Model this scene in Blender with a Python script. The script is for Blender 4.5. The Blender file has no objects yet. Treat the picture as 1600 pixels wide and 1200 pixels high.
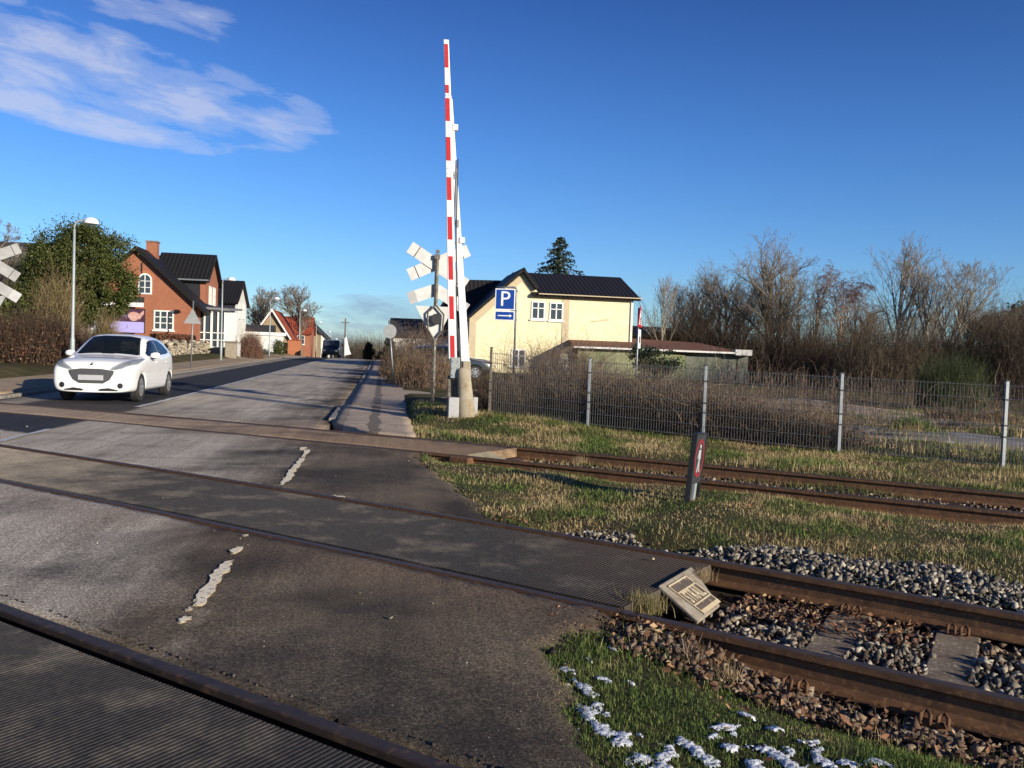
import bpy, bmesh, math, random
import numpy as np
from mathutils import Vector, Matrix
from mathutils.bvhtree import BVHTree
random.seed(7); RNG = np.random.default_rng(7)
R = math.radians
sc = bpy.context.scene
COL = sc.collection

# ------------------------------------------------------------------ camera
CAMH = 1.39
FPX = 1340.0
RR = Vector((0.99939083, 0.00122333, 0.03487805))
UU = Vector((-0.0348995, 0.03503172, 0.99877665))
FF = Vector((0.0, 0.99938545, -0.03505307))
cd = bpy.data.cameras.new('camera')
cam = bpy.data.objects.new('camera', cd)
COL.objects.link(cam)
cd.sensor_fit = 'HORIZONTAL'; cd.sensor_width = 36.0
cd.lens = 36.0 * FPX / 1600.0
cd.clip_start = 0.05; cd.clip_end = 6000
M = Matrix((RR, UU, -FF)).transposed().to_4x4()
M.translation = (0, 0, CAMH)
cam.matrix_world = M
sc.camera = cam

# ------------------------------------------------------------------ light
SUN_AZ, SUN_EL = R(133), R(15)          # azimuth clockwise from +Y
sd = bpy.data.lights.new('sun', 'SUN'); sun = bpy.data.objects.new('sun', sd); COL.objects.link(sun)
sd.energy = 4.6; sd.angle = R(0.5); sd.color = (1.0, 0.90, 0.75)
S = Vector((math.sin(SUN_AZ) * math.cos(SUN_EL), math.cos(SUN_AZ) * math.cos(SUN_EL), math.sin(SUN_EL)))
sun.rotation_euler = (-S).to_track_quat('-Z', 'Y').to_euler()
sun.location = (20, -20, 30)
w = bpy.data.worlds.new('World'); sc.world = w; w.use_nodes = True
sc.view_settings.view_transform = 'Standard'; sc.view_settings.look = 'None'
sc.view_settings.gamma = 1; sc.view_settings.exposure = 0.55
sc.view_settings.use_curve_mapping = False

def NN(nt, typ, **kw):
    n = nt.nodes.new(typ)
    for k, v in kw.items():
        if k.startswith('i_'):
            key = k[2:]
            key = int(key) if key.isdigit() else key.replace('_', ' ')
            n.inputs[key].default_value = v
        else:
            setattr(n, k, v)
    return n
def mth(nt, op, a, b=None, c=None, clamp=False):
    n = nt.nodes.new('ShaderNodeMath'); n.operation = op; n.use_clamp = clamp
    for i, v in enumerate((a, b, c)):
        if v is None: continue
        if isinstance(v, (int, float)): n.inputs[i].default_value = v
        else: nt.links.new(v, n.inputs[i])
    return n.outputs[0]
def ramp(nt, fac, stops, interp='LINEAR'):
    n = nt.nodes.new('ShaderNodeValToRGB'); cr = n.color_ramp; cr.interpolation = interp
    while len(cr.elements) < len(stops): cr.elements.new(0.5)
    for e, (p, c) in zip(cr.elements, stops):
        e.position = p
        e.color = (c, c, c, 1) if isinstance(c, (int, float)) else (c[0], c[1], c[2], 1)
    if fac is not None: nt.links.new(fac, n.inputs[0])
    return n.outputs[0]
def mixc(nt, fac, a, b, mode='MIX'):
    n = nt.nodes.new('ShaderNodeMix'); n.data_type = 'RGBA'; n.blend_type = mode
    for sock, v in ((n.inputs[0], fac), (n.inputs[6], a), (n.inputs[7], b)):
        if isinstance(v, (int, float)): sock.default_value = v
        elif isinstance(v, (tuple, list)): sock.default_value = (v[0], v[1], v[2], 1)
        else: nt.links.new(v, sock)
    return n.outputs[2]

def build_world():
    nt = w.node_tree; nt.nodes.clear(); L = nt.links.new
    out = NN(nt, 'ShaderNodeOutputWorld'); bg = NN(nt, 'ShaderNodeBackground'); bg.inputs[1].default_value = 0.078
    sky = NN(nt, 'ShaderNodeTexSky', sky_type='NISHITA', sun_disc=False)
    sky.sun_elevation = SUN_EL; sky.sun_rotation = SUN_AZ
    sky.altitude = 30; sky.air_density = 1.0; sky.dust_density = 0.0; sky.ozone_density = 3.0
    tc = NN(nt, 'ShaderNodeTexCoord')
    sep = NN(nt, 'ShaderNodeSeparateXYZ'); L(tc.outputs['Generated'], sep.inputs[0])
    X, Y, Z = sep.outputs
    az = mth(nt, 'MULTIPLY', mth(nt, 'ARCTAN2', X, Y), 57.2958)
    el = mth(nt, 'MULTIPLY', mth(nt, 'ARCSINE', Z), 57.2958)
    def blob(a0, e0, ra, re, tilt=0.0):
        da = mth(nt, 'SUBTRACT', az, a0); de = mth(nt, 'SUBTRACT', mth(nt, 'SUBTRACT', el, e0), mth(nt, 'MULTIPLY', da, tilt))
        q = mth(nt, 'ADD', mth(nt, 'POWER', mth(nt, 'DIVIDE', da, ra), 2.0), mth(nt, 'POWER', mth(nt, 'DIVIDE', de, re), 2.0))
        return mth(nt, 'SUBTRACT', 1.0, q, clamp=True)
    b = [(blob(-25, 15.2, 14, 3.0, -.12), 1.0), (blob(-27.5, 12.9, 10, 1.1, -.10), 1.25), (blob(-15.6, 14.0, 3.8, 2.0), .95),
         (blob(-33, 22.3, 5.5, 2.6, -.2), 1.5), (blob(-26, 20.6, 9, 2.2, -.22), .75), (blob(-17, 23.4, 5, 1.2), .5), (blob(-33, 19.4, 3.5, 1.6, -.3), 1.2),
         (blob(-8.8, 2.6, 6.0, 1.1), 1.0), (blob(-8.0, 0.9, 9, 1.2), .9), (blob(-70, 12, 30, 6), .9), (blob(60, 20, 25, 5), .5), (blob(170, 25, 50, 9), .8)]
    tot = None
    for m, k in b:
        v = mth(nt, 'MULTIPLY', m, k)
        tot = v if tot is None else mth(nt, 'MAXIMUM', tot, v)
    cv = NN(nt, 'ShaderNodeCombineXYZ')
    L(mth(nt, 'MULTIPLY', az, .10), cv.inputs[0]); L(mth(nt, 'MULTIPLY', mth(nt, 'ADD', el, mth(nt, 'MULTIPLY', az, .12)), .34), cv.inputs[1])
    no = NN(nt, 'ShaderNodeTexNoise', i_Scale=2.1, i_Detail=10.0, i_Roughness=.60, i_Distortion=.28); L(cv.outputs[0], no.inputs['Vector'])
    d = mth(nt, 'ADD', mth(nt, 'MULTIPLY', tot, .62), mth(nt, 'MULTIPLY', mth(nt, 'SUBTRACT', no.outputs[0], .48), 2.3))
    d = mth(nt, 'MULTIPLY', d, mth(nt, 'MINIMUM', mth(nt, 'MULTIPLY', tot, 4.0), 1.0))
    dens = ramp(nt, d, [(.08, 0.0), (.42, .24), (.9, .62)], 'EASE')
    lowc = ramp(nt, mth(nt, 'MULTIPLY', el, .1), [(.25, (2.0, 2.75, 4.4)), (.7, (5.6, 5.9, 7.2))])
    skc = mixc(nt, 1.0, sky.outputs[0], ramp(nt, mth(nt, 'DIVIDE', el, 40.0), [(0.0, (.74, .95, 1.22)), (.16, (.62, .93, 1.38)), (.34, (.47, .80, 1.32)), (.60, (.28, .50, 1.0)), (1.0, (.24, .42, .85))]), 'MULTIPLY')
    colr = mixc(nt, dens, skc, lowc)
    L(colr, bg.inputs[0]); L(bg.outputs[0], out.inputs[0])
build_world()

# ------------------------------------------------------------------ geometry of the place (track frame: u along the rails, s across them)
T = (-0.85806491, 0.51354125); PV = (0.51354125, 0.85806491); NR = (-0.9888, -0.1495); RD = (-0.1495, 0.9888)
def us(x, y): return x * T[0] + y * T[1], x * PV[0] + y * PV[1]
def xy(u, s): return u * T[0] + s * PV[0], u * T[1] + s * PV[1]
def nn(x, y): return x * NR[0] + y * NR[1]
def c_near(u):
    u = np.asarray(u, float); v = np.clip(u, -8, 8.4)
    c = 4.967 + .0789 * v - .0046 * v * v
    return c + np.where(u < -8, (u + 8) * .1525, 0)
def c_far(u):
    u = np.asarray(u, float); v = np.clip(u, -10, 20)
    c = 10.5716 - .01834 * v - .00327 * v * v
    return c + np.where(u > 20, (u - 20) * -.149, 0) + np.where(u < -10, (u + 10) * .047, 0)
def c_third(u): return 1.527 + .03 * np.asarray(u, float)
HG = .753
def sst(a, b, x):
    t = np.clip((np.asarray(x, float) - a) / (b - a), 0, 1); return t * t * (3 - 2 * t)
def rise(y):
    return np.interp(y, [0, 20, 30, 45, 60, 72, 82, 95, 120, 150, 200, 400, 5000], [0, 0, .05, .16, .27, .33, .35, .26, -.35, -1.4, -3.6, -9, -9])
ASR_S = [0, 2.0, 2.64, 3.18, 3.44, 3.9, 4.22, 5.7, 6.1, 7.2, 8.2, 8.9, 9.6, 12]
ASR_N = [-.7, -.75, -.79, -.83, -.80, -1.0, -1.3, -1.15, -.95, -.85, -.62, -.46, -.55, -.6]
def edge_n(s):
    s = np.asarray(s, float)
    return np.interp(s, ASR_S, ASR_N) + .035 * np.sin(s * 9.1) + .025 * np.sin(s * 23 + 1)
def zg(x, y):
    """height of the open ground (not of the road sheets)"""
    x = np.asarray(x, float); y = np.asarray(y, float)
    u, s = us(x, y); n = nn(x, y)
    z = rise(y) * sst(-40, -8, n) - 0.03
    z = z + .48 * sst(8.9, 11.5, n) + .4 * sst(12, 20, n)
    right = sst(-.5, -.9, n)
    bank = .21 * sst(3, 10.5, u) * sst(12, 14.5, s) * (1 - .8 * sst(17, 21, s))
    z = z + bank * right
    bump = .03 * np.sin(x * 1.7 + 1) * np.sin(y * 1.3) + .018 * np.sin(x * 4.1) * np.cos(y * 3.7 + 2)
    z = z + bump * right * sst(5.9, 7.2, s)
    # track beds outside the crossing
    dn = np.abs(s - c_near(u)); df = np.abs(s - c_far(u)); d3 = np.abs(s - c_third(u))
    z = z - right * (.17 * (1 - sst(.95, 1.75, dn))) * np.where(dn > .80, sst(.02, .95, edge_n(s) - n), 1.0)
    z = z - right * (.13 * (1 - sst(.95, 1.45, df))) - right * (.15 * (1 - sst(.8, 1.0, d3)))
    # under the road sheets
    rd = sst(-.62, -.3, n) * sst(9.0, 8.2, n)
    z = z - rd * np.where(s < 12.5, .22, .10)
    return z
def zgf(x, y): return float(zg(x, y))
def at(px, py, d):
    v = FF + RR * ((px - 800) / FPX) - UU * ((py - 600) / FPX)
    return Vector((0, 0, CAMH)) + v * d
def onground(px, d):
    """ground point at forward depth d under image column px"""
    py = 600
    for _ in range(4):
        p = at(px, py, d); z = zgf(p.x, p.y)
        py -= (z - p.z) / d * FPX
    return Vector((p.x, p.y, z))

# ------------------------------------------------------------------ mesh helpers
class MB:
    def __init__(self): self.v = []; self.f = []
    def add(self, vs, fs):
        k = len(self.v); self.v += [tuple(p) for p in vs]; self.f += [tuple(i + k for i in q) for q in fs]; return self
    def box(self, x0, x1, y0, y1, z0, z1, m=None):
        vs = [Vector(p) for p in ((x0,y0,z0),(x1,y0,z0),(x1,y1,z0),(x0,y1,z0),(x0,y0,z1),(x1,y0,z1),(x1,y1,z1),(x0,y1,z1))]
        if m is not None: vs = [m @ p for p in vs]
        return self.add(vs, [(0,3,2,1),(4,5,6,7),(0,1,5,4),(1,2,6,5),(2,3,7,6),(3,0,4,7)])
    def prism(self, poly, a, b, axis='y', m=None):
        """poly of 2D points extruded from a to b along the axis (y: poly in xz; x: poly in yz; z: poly in xy)"""
        def pt(p, t): return {'y': (p[0], t, p[1]), 'x': (t, p[0], p[1]), 'z': (p[0], p[1], t)}[axis]
        n = len(poly); vs = [Vector(pt(p, a)) for p in poly] + [Vector(pt(p, b)) for p in poly]
        if m is not None: vs = [m @ p for p in vs]
        fs = [tuple(range(n)), tuple(range(2 * n - 1, n - 1, -1))] + [(i, i + n, (i + 1) % n + n, (i + 1) % n) for i in range(n)]
        return self.add(vs, fs)
    def tube(self, pts, r, k=8, cap=True):
        pts = [Vector(p) for p in pts]; n = len(pts)
        rs = r if isinstance(r, (list, tuple)) else [r] * n
        vs = []; up = Vector((0, 0, 1)) if abs((pts[-1] - pts[0]).normalized().z) < .9 else Vector((1, 0, 0))
        for i, p in enumerate(pts):
            d = (pts[min(i + 1, n - 1)] - pts[max(i - 1, 0)]).normalized()
            a = d.cross(up).normalized(); b = d.cross(a).normalized()
            for j in range(k):
                t = 2 * math.pi * j / k; vs.append(p + (a * math.cos(t) + b * math.sin(t)) * rs[i])
        fs = [(i*k+j, i*k+(j+1) % k, (i+1)*k+(j+1) % k, (i+1)*k+j) for i in range(n-1) for j in range(k)]
        if cap: fs += [tuple(range(k-1, -1, -1)), tuple(range((n-1)*k, n*k))]
        return self.add(vs, fs)
    def lathe(self, prof, k=20, m=None, axis='z'):
        vs = []
        for r, z in prof:
            for j in range(k):
                t = 2 * math.pi * j / k; c, s_ = r * math.cos(t), r * math.sin(t)
                vs.append(Vector((c, s_, z)) if axis == 'z' else (Vector((c, z, s_)) if axis == 'y' else Vector((z, c, s_))))
        if m is not None: vs = [m @ p for p in vs]
        n = len(prof)
        fs = [(i*k+j, i*k+(j+1) % k, (i+1)*k+(j+1) % k, (i+1)*k+j) for i in range(n-1) for j in range(k)]
        fs += [tuple(range(k-1, -1, -1)), tuple(range((n-1)*k, n*k))]
        return self.add(vs, fs)
    def build(self, name, mat, parent=None, smooth=False, bevel=0, loc=None):
        me = bpy.data.meshes.new(name); me.from_pydata(self.v, [], self.f)
        bm = bmesh.new(); bm.from_mesh(me); bmesh.ops.recalc_face_normals(bm, faces=bm.faces); bm.to_mesh(me); bm.free()
        me.materials.append(mat)
        if smooth: me.polygons.foreach_set('use_smooth', [True] * len(me.polygons))
        o = bpy.data.objects.new(name, me); COL.objects.link(o)
        if parent is not None: o.parent = parent
        if loc is not None: o.location = loc
        if bevel:
            b = o.modifiers.new('bevel', 'BEVEL'); b.width = bevel; b.segments = 2; b.limit_method = 'ANGLE'; b.angle_limit = R(35)
        return o
def npmesh(name, V, F, mat, parent=None, smooth=False):
    """V (n,3), F (m,k) arrays"""
    me = bpy.data.meshes.new(name); V = np.ascontiguousarray(V, np.float32); F = np.ascontiguousarray(F, np.int32)
    me.vertices.add(len(V)); me.vertices.foreach_set('co', V.ravel())
    k = F.shape[1]; me.loops.add(F.size); me.loops.foreach_set('vertex_index', F.ravel())
    me.polygons.add(len(F)); me.polygons.foreach_set('loop_start', np.arange(0, F.size, k, dtype=np.int32))
    me.polygons.foreach_set('loop_total', np.full(len(F), k, np.int32))
    if smooth: me.polygons.foreach_set('use_smooth', np.ones(len(F), bool))
    me.update(calc_edges=True); me.materials.append(mat)
    o = bpy.data.objects.new(name, me); COL.objects.link(o)
    if parent is not None: o.parent = parent
    return o
def tag(o, label=None, cat=None, group=None, kind=None):
    if label: o['label'] = label
    if cat: o['category'] = cat
    if group: o['group'] = group
    if kind: o['kind'] = kind
    return o
def thing(name, loc, rz, label, cat, group=None):
    o = bpy.data.objects.new(name, None); COL.objects.link(o); o.empty_display_size = .2
    o.location = loc; o.rotation_euler = (0, 0, rz)
    return tag(o, label, cat, group)
def dup(root, loc, rz, label, scale=None, group=None):
    def cp(o, par):
        c = o.copy(); COL.objects.link(c)
        if par is not None: c.parent = par
        for ch in list(o.children): cp(ch, c)
        return c
    r = cp(root, None); r.location = loc; r.rotation_euler = (0, 0, rz)
    if scale is not None: r.scale = scale if isinstance(scale, (tuple, list)) else (scale,) * 3
    if label: r['label'] = label
    if group: r['group'] = group
    return r
def text_mb(txt, size, ext, m, bold=0.0):
    cu = bpy.data.curves.new('lettering', 'FONT'); cu.body = txt; cu.size = size; cu.extrude = ext; cu.offset = bold
    cu.align_x = 'CENTER'; cu.align_y = 'CENTER'; cu.resolution_u = 3
    o = bpy.data.objects.new('lettering', cu); COL.objects.link(o)
    dg = bpy.context.evaluated_depsgraph_get(); me = bpy.data.meshes.new_from_object(o.evaluated_get(dg))
    mb = MB(); mb.add([m @ v.co for v in me.vertices], [tuple(p.vertices) for p in me.polygons])
    bpy.data.objects.remove(o); bpy.data.meshes.remove(me); bpy.data.curves.remove(cu)
    return mb

# ------------------------------------------------------------------ materials
def newmat(name):
    m = bpy.data.materials.new(name); m.use_nodes = True; nt = m.node_tree
    return m, nt, nt.nodes['Principled BSDF']
def setbump(nt, b, h, strength, dist):
    bp = NN(nt, 'ShaderNodeBump'); bp.inputs['Strength'].default_value = strength; bp.inputs['Distance'].default_value = dist
    nt.links.new(h, bp.inputs['Height']); nt.links.new(bp.outputs[0], b.inputs['Normal'])
def pm(name, c1, c2=None, scale=8.0, rough=.7, bump=0.0, metal=0.0, detail=6.0, spec=.4, lo=.35, hi=.65, stretch=None, c3=None, scale3=60.0, coat=0):
    m, nt, b = newmat(name); L = nt.links.new
    b.inputs['Roughness'].default_value = rough; b.inputs['Metallic'].default_value = metal; b.inputs['Specular IOR Level'].default_value = spec
    if coat: b.inputs['Coat Weight'].default_value = coat; b.inputs['Coat Roughness'].default_value = .05
    c2 = c2 or tuple(v * .8 for v in c1)
    tc = NN(nt, 'ShaderNodeTexCoord'); src = tc.outputs['Object']
    if stretch:
        mp = NN(nt, 'ShaderNodeMapping'); mp.inputs['Scale'].default_value = stretch; L(src, mp.inputs[0]); src = mp.outputs[0]
    no = NN(nt, 'ShaderNodeTexNoise', i_Scale=scale, i_Detail=detail, i_Roughness=.6); L(src, no.inputs['Vector'])
    col = mixc(nt, ramp(nt, no.outputs[0], [(lo, 0.0), (hi, 1.0)]), c1, c2)
    if c3:
        n3 = NN(nt, 'ShaderNodeTexNoise', i_Scale=scale3, i_Detail=4.0); L(src, n3.inputs['Vector'])
        col = mixc(nt, ramp(nt, n3.outputs[0], [(.55, 0.0), (.68, 1.0)]), col, c3)
    L(col, b.inputs['Base Color'])
    if bump: setbump(nt, b, no.outputs[0], .6, bump)
    return m
def island(name, stops, rough=.7, trans=0.0, patch=None, spec=.3):
    """colour varies per leaf, blade or stone; patch = (scale, stops2, lo, hi) mixes a second set in by place"""
    m, nt, b = newmat(name); L = nt.links.new
    g = NN(nt, 'ShaderNodeNewGeometry'); col = ramp(nt, g.outputs['Random Per Island'], stops)
    if patch:
        tc = NN(nt, 'ShaderNodeTexCoord'); no = NN(nt, 'ShaderNodeTexNoise', i_Scale=patch[0], i_Detail=4.0); L(tc.outputs['Object'], no.inputs['Vector'])
        col = mixc(nt, ramp(nt, no.outputs[0], [(patch[2], 0.0), (patch[3], 1.0)]), col, ramp(nt, g.outputs['Random Per Island'], patch[1]))
    L(col, b.inputs['Base Color']); b.inputs['Roughness'].default_value = rough; b.inputs['Specular IOR Level'].default_value = spec
    if trans:
        out = nt.nodes['Material Output']; tr = NN(nt, 'ShaderNodeBsdfTranslucent'); L(col, tr.inputs[0])
        mx = NN(nt, 'ShaderNodeMixShader'); mx.inputs[0].default_value = trans
        L(b.outputs[0], mx.inputs[1]); L(tr.outputs[0], mx.inputs[2]); L(mx.outputs[0], out.inputs[0])
    return m
def brick(name, c1, c2, mortar, sc_=4.4):
    m, nt, b = newmat(name); L = nt.links.new
    tc = NN(nt, 'ShaderNodeTexCoord'); sp = NN(nt, 'ShaderNodeSeparateXYZ'); L(tc.outputs['Object'], sp.inputs[0])
    cb = NN(nt, 'ShaderNodeCombineXYZ'); L(mth(nt, 'ADD', sp.outputs[0], sp.outputs[1]), cb.inputs[0]); L(sp.outputs[2], cb.inputs[1])
    br = NN(nt, 'ShaderNodeTexBrick'); L(cb.outputs[0], br.inputs['Vector']); br.inputs['Scale'].default_value = sc_
    br.inputs['Color1'].default_value = (*c1, 1); br.inputs['Color2'].default_value = (*c2, 1); br.inputs['Mortar'].default_value = (*mortar, 1)
    br.inputs['Mortar Size'].default_value = .02
    no = NN(nt, 'ShaderNodeTexNoise', i_Scale=1.1, i_Detail=5.0); L(tc.outputs['Object'], no.inputs['Vector'])
    L(mixc(nt, ramp(nt, no.outputs[0], [(.3, 0.0), (.75, .45)]), br.outputs[0], tuple(v * .6 for v in c1)), b.inputs['Base Color'])
    b.inputs['Roughness'].default_value = .9; setbump(nt, b, br.outputs['Fac'], -.3, .01)
    return m
def tiles(name, col, axis=0, pitch=.25, rough=.45):
    """roof tiles: waves across the slope and courses along it"""
    m, nt, b = newmat(name); L = nt.links.new
    tc = NN(nt, 'ShaderNodeTexCoord'); sp = NN(nt, 'ShaderNodeSeparateXYZ'); L(tc.outputs['Object'], sp.inputs[0])
    wv = mth(nt, 'SINE', mth(nt, 'MULTIPLY', sp.outputs[axis], 6.2832 / pitch))
    cs = mth(nt, 'FRACT', mth(nt, 'DIVIDE', sp.outputs[2], .2))
    h = mth(nt, 'ADD', mth(nt, 'MULTIPLY', wv, .5), cs)
    setbump(nt, b, h, .9, .04)
    no = NN(nt, 'ShaderNodeTexNoise', i_Scale=2.0, i_Detail=6.0); L(tc.outputs['Object'], no.inputs['Vector'])
    L(mixc(nt, ramp(nt, no.outputs[0], [(.35, 0.0), (.7, 1.0)]), col, tuple(v * .6 + .004 for v in col)), b.inputs['Base Color'])
    b.inputs['Roughness'].default_value = rough; b.inputs['Specular IOR Level'].default_value = .22
    return m
def asphalt_mat(name, mode):
    m, nt, b = newmat(name); L = nt.links.new
    tc = NN(nt, 'ShaderNodeTexCoord'); src = tc.outputs['Object']
    sp = NN(nt, 'ShaderNodeSeparateXYZ'); L(src, sp.inputs[0]); X, Y = sp.outputs[0], sp.outputs[1]
    def lin(a, c_): return mth(nt, 'ADD', mth(nt, 'MULTIPLY', X, a), mth(nt, 'MULTIPLY', Y, c_))
    n = lin(*NR); rr = lin(*RD); s = lin(*PV); u = lin(*T)
    rv = NN(nt, 'ShaderNodeCombineXYZ'); L(n, rv.inputs[0]); L(rr, rv.inputs[1])
    mp = NN(nt, 'ShaderNodeMapping'); mp.inputs['Scale'].default_value = (1.0, .16, 1); L(rv.outputs[0], mp.inputs[0])
    streak = NN(nt, 'ShaderNodeTexNoise', i_Scale=1.3, i_Detail=6.0, i_Roughness=.6); L(mp.outputs[0], streak.inputs['Vector'])
    big = NN(nt, 'ShaderNodeTexNoise', i_Scale=.75, i_Detail=5.0, i_Roughness=.55, i_Distortion=.4); L(src, big.inputs['Vector'])
    fine = NN(nt, 'ShaderNodeTexNoise', i_Scale=75.0, i_Detail=4.0, i_Roughness=.75); L(src, fine.inputs['Vector'])
    agg = NN(nt, 'ShaderNodeTexVoronoi', i_Scale=210.0); L(src, agg.inputs['Vector'])
    wob = mth(nt, 'MULTIPLY', mth(nt, 'SUBTRACT', big.outputs[0], .5), 1.0)
    # salt and dust left on the dry surface: the trafficked lane further out
    dry = mth(nt, 'ADD', mth(nt, 'MULTIPLY', ramp(nt, mth(nt, 'MULTIPLY', mth(nt, 'ADD', n, mth(nt, 'MULTIPLY', wob, 2.0)), .1), [(.07, 0.0), (.24, 1.0)]), .95), mth(nt, 'MULTIPLY', mth(nt, 'SUBTRACT', streak.outputs[0], .5), 1.3))
    dry = ramp(nt, dry, [(.15, 0.0), (.85, 1.0)])
    base = mixc(nt, ramp(nt, big.outputs[0], [(.36, 0.0), (.58, 1.0)]), (.052, .039, .024), (.160, .120, .074))
    grey = mixc(nt, ramp(nt, streak.outputs[0], [(.3, 0.0), (.7, 1.0)]), (.35, .30, .23), (.51, .44, .34))
    col = mixc(nt, dry, base, grey)
    if mode == 'road':
        # newer black lane on the far side of the centre line
        bl = mth(nt, 'MULTIPLY', ramp(nt, mth(nt, 'MULTIPLY', mth(nt, 'ADD', n, mth(nt, 'MULTIPLY', wob, .22)), .1), [(.495, 0.0), (.505, 1.0)]),
                 ramp(nt, mth(nt, 'MULTIPLY', mth(nt, 'ADD', s, wob), .05), [(.352, 0.0), (.358, 1.0)]))
        far = ramp(nt, mth(nt, 'MULTIPLY', mth(nt, 'ADD', n, mth(nt, 'MULTIPLY', wob, .3)), .1), [(.735, 1.0), (.76, .35)])
        bl = mth(nt, 'MULTIPLY', bl, far)
        col = mixc(nt, bl, col, mixc(nt, streak.outputs[0], (.016, .017, .020), (.034, .035, .038)))
    # rust washed out beside the far track
    df = mth(nt, 'ABSOLUTE', mth(nt, 'SUBTRACT', s, 10.2))
    ru = mth(nt, 'MULTIPLY', ramp(nt, mth(nt, 'MULTIPLY', df, .25), [(.20, .75), (.45, 0.0)]), ramp(nt, mth(nt, 'MULTIPLY', n, .1), [(.15, 1.0), (.55, .3)]))
    col = mixc(nt, mth(nt, 'MULTIPLY', ru, mth(nt, 'MULTIPLY', big.outputs[0], 1.2)), col, (.20, .125, .065))
    dn = mth(nt, 'ABSOLUTE', mth(nt, 'SUBTRACT', s, 4.25))
    r2 = mth(nt, 'MULTIPLY', ramp(nt, mth(nt, 'MULTIPLY', dn, .5), [(.02, .55), (.32, 0.0)]), big.outputs[0])
    col = mixc(nt, r2, col, (.20, .12, .065))
    if mode == 'far':
        col = mixc(nt, .66, col, (.36, .235, .130))
    st = NN(nt, 'ShaderNodeTexNoise', i_Scale=.62, i_Detail=7.0, i_Roughness=.6, i_Distortion=1.1); sm = NN(nt, 'ShaderNodeMapping'); sm.inputs['Scale'].default_value = (1.0, 1.0, 1); sm.inputs['Location'].default_value = (3.1, 1.7, 0); L(src, sm.inputs[0]); L(sm.outputs[0], st.inputs['Vector'])
    sk = mth(nt, 'MULTIPLY', ramp(nt, st.outputs[0], [(.50, 0.0), (.66, .68)]), ramp(nt, mth(nt, 'MULTIPLY', n, .1), [(.15, 1.0), (.55, .35)]))
    col = mixc(nt, sk, col, (.032, .027, .023))
    m2 = NN(nt, 'ShaderNodeMapping'); m2.inputs['Scale'].default_value = (6.0, .22, 1); L(rv.outputs[0], m2.inputs[0])
    tr_ = NN(nt, 'ShaderNodeTexNoise', i_Scale=1.0, i_Detail=5.0, i_Roughness=.65); L(m2.outputs[0], tr_.inputs['Vector'])
    col = mixc(nt, 1.0, col, ramp(nt, tr_.outputs[0], [(.3, .78), (.5, 1.0), (.7, 1.22)]), 'MULTIPLY')
    sp2 = ramp(nt, fine.outputs[0], [(.40, .45), (.5, 1.0), (.57, 1.45), (.66, 2.5)])
    col = mixc(nt, 1.0, col, sp2, 'MULTIPLY')
    wn = NN(nt, 'ShaderNodeTexVoronoi', i_Scale=26.0); L(src, wn.inputs['Vector'])
    chip = mth(nt, 'MULTIPLY', mth(nt, 'LESS_THAN', wn.outputs['Distance'], .10), mth(nt, 'GREATER_THAN', NNsep(nt, wn.outputs['Color']), .80))
    col = mixc(nt, chip, col, (.42, .38, .32))
    L(col, b.inputs['Base Color']); b.inputs['Roughness'].default_value = .85; b.inputs['Specular IOR Level'].default_value = .25
    hh = mth(nt, 'ADD', agg.outputs['Distance'], mth(nt, 'MULTIPLY', fine.outputs[0], .8))
    setbump(nt, b, hh, .5, .004)
    return m
def paving_mat():
    m, nt, b = newmat('patched paving'); L = nt.links.new
    tc = NN(nt, 'ShaderNodeTexCoord'); src = tc.outputs['Object']; sp = NN(nt, 'ShaderNodeSeparateXYZ'); L(src, sp.inputs[0])
    lin = lambda a, c_: mth(nt, 'ADD', mth(nt, 'MULTIPLY', sp.outputs[0], a), mth(nt, 'MULTIPLY', sp.outputs[1], c_))
    a = NN(nt, 'ShaderNodeTexNoise', i_Scale=1.4, i_Detail=7.0, i_Roughness=.65); L(src, a.inputs['Vector']); f = NN(nt, 'ShaderNodeTexNoise', i_Scale=45.0, i_Detail=4.0); L(src, f.inputs['Vector'])
    wob = mth(nt, 'MULTIPLY', mth(nt, 'SUBTRACT', a.outputs[0], .5), .35)
    n = mth(nt, 'ADD', lin(*NR), wob); r_ = mth(nt, 'ADD', lin(*RD), wob)
    col = mixc(nt, ramp(nt, a.outputs[0], [(.35, 0.0), (.65, 1.0)]), (.44, .335, .235), (.30, .235, .17))
    band = mth(nt, 'LESS_THAN', mth(nt, 'ABSOLUTE', mth(nt, 'SUBTRACT', n, .12)), .10)
    edge = mth(nt, 'GREATER_THAN', n, .66)
    joint = mth(nt, 'LESS_THAN', mth(nt, 'ABSOLUTE', mth(nt, 'SUBTRACT', mth(nt, 'FRACT', mth(nt, 'DIVIDE', r_, 1.25)), .5)), .035)
    dk = mth(nt, 'MAXIMUM', mth(nt, 'MAXIMUM', band, mth(nt, 'MULTIPLY', joint, .7)), mth(nt, 'MULTIPLY', edge, .6))
    col = mixc(nt, mth(nt, 'MULTIPLY', dk, .8), col, (.085, .07, .052))
    col = mixc(nt, 1.0, col, ramp(nt, f.outputs[0], [(.35, .65), (.5, 1.0), (.65, 1.5)]), 'MULTIPLY')
    L(col, b.inputs['Base Color']); b.inputs['Roughness'].default_value = .9; setbump(nt, b, f.outputs[0], .6, .008); return m
def NNsep(nt, c):
    n = nt.nodes.new('ShaderNodeSeparateColor'); nt.links.new(c, n.inputs[0]); return n.outputs[0]
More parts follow.
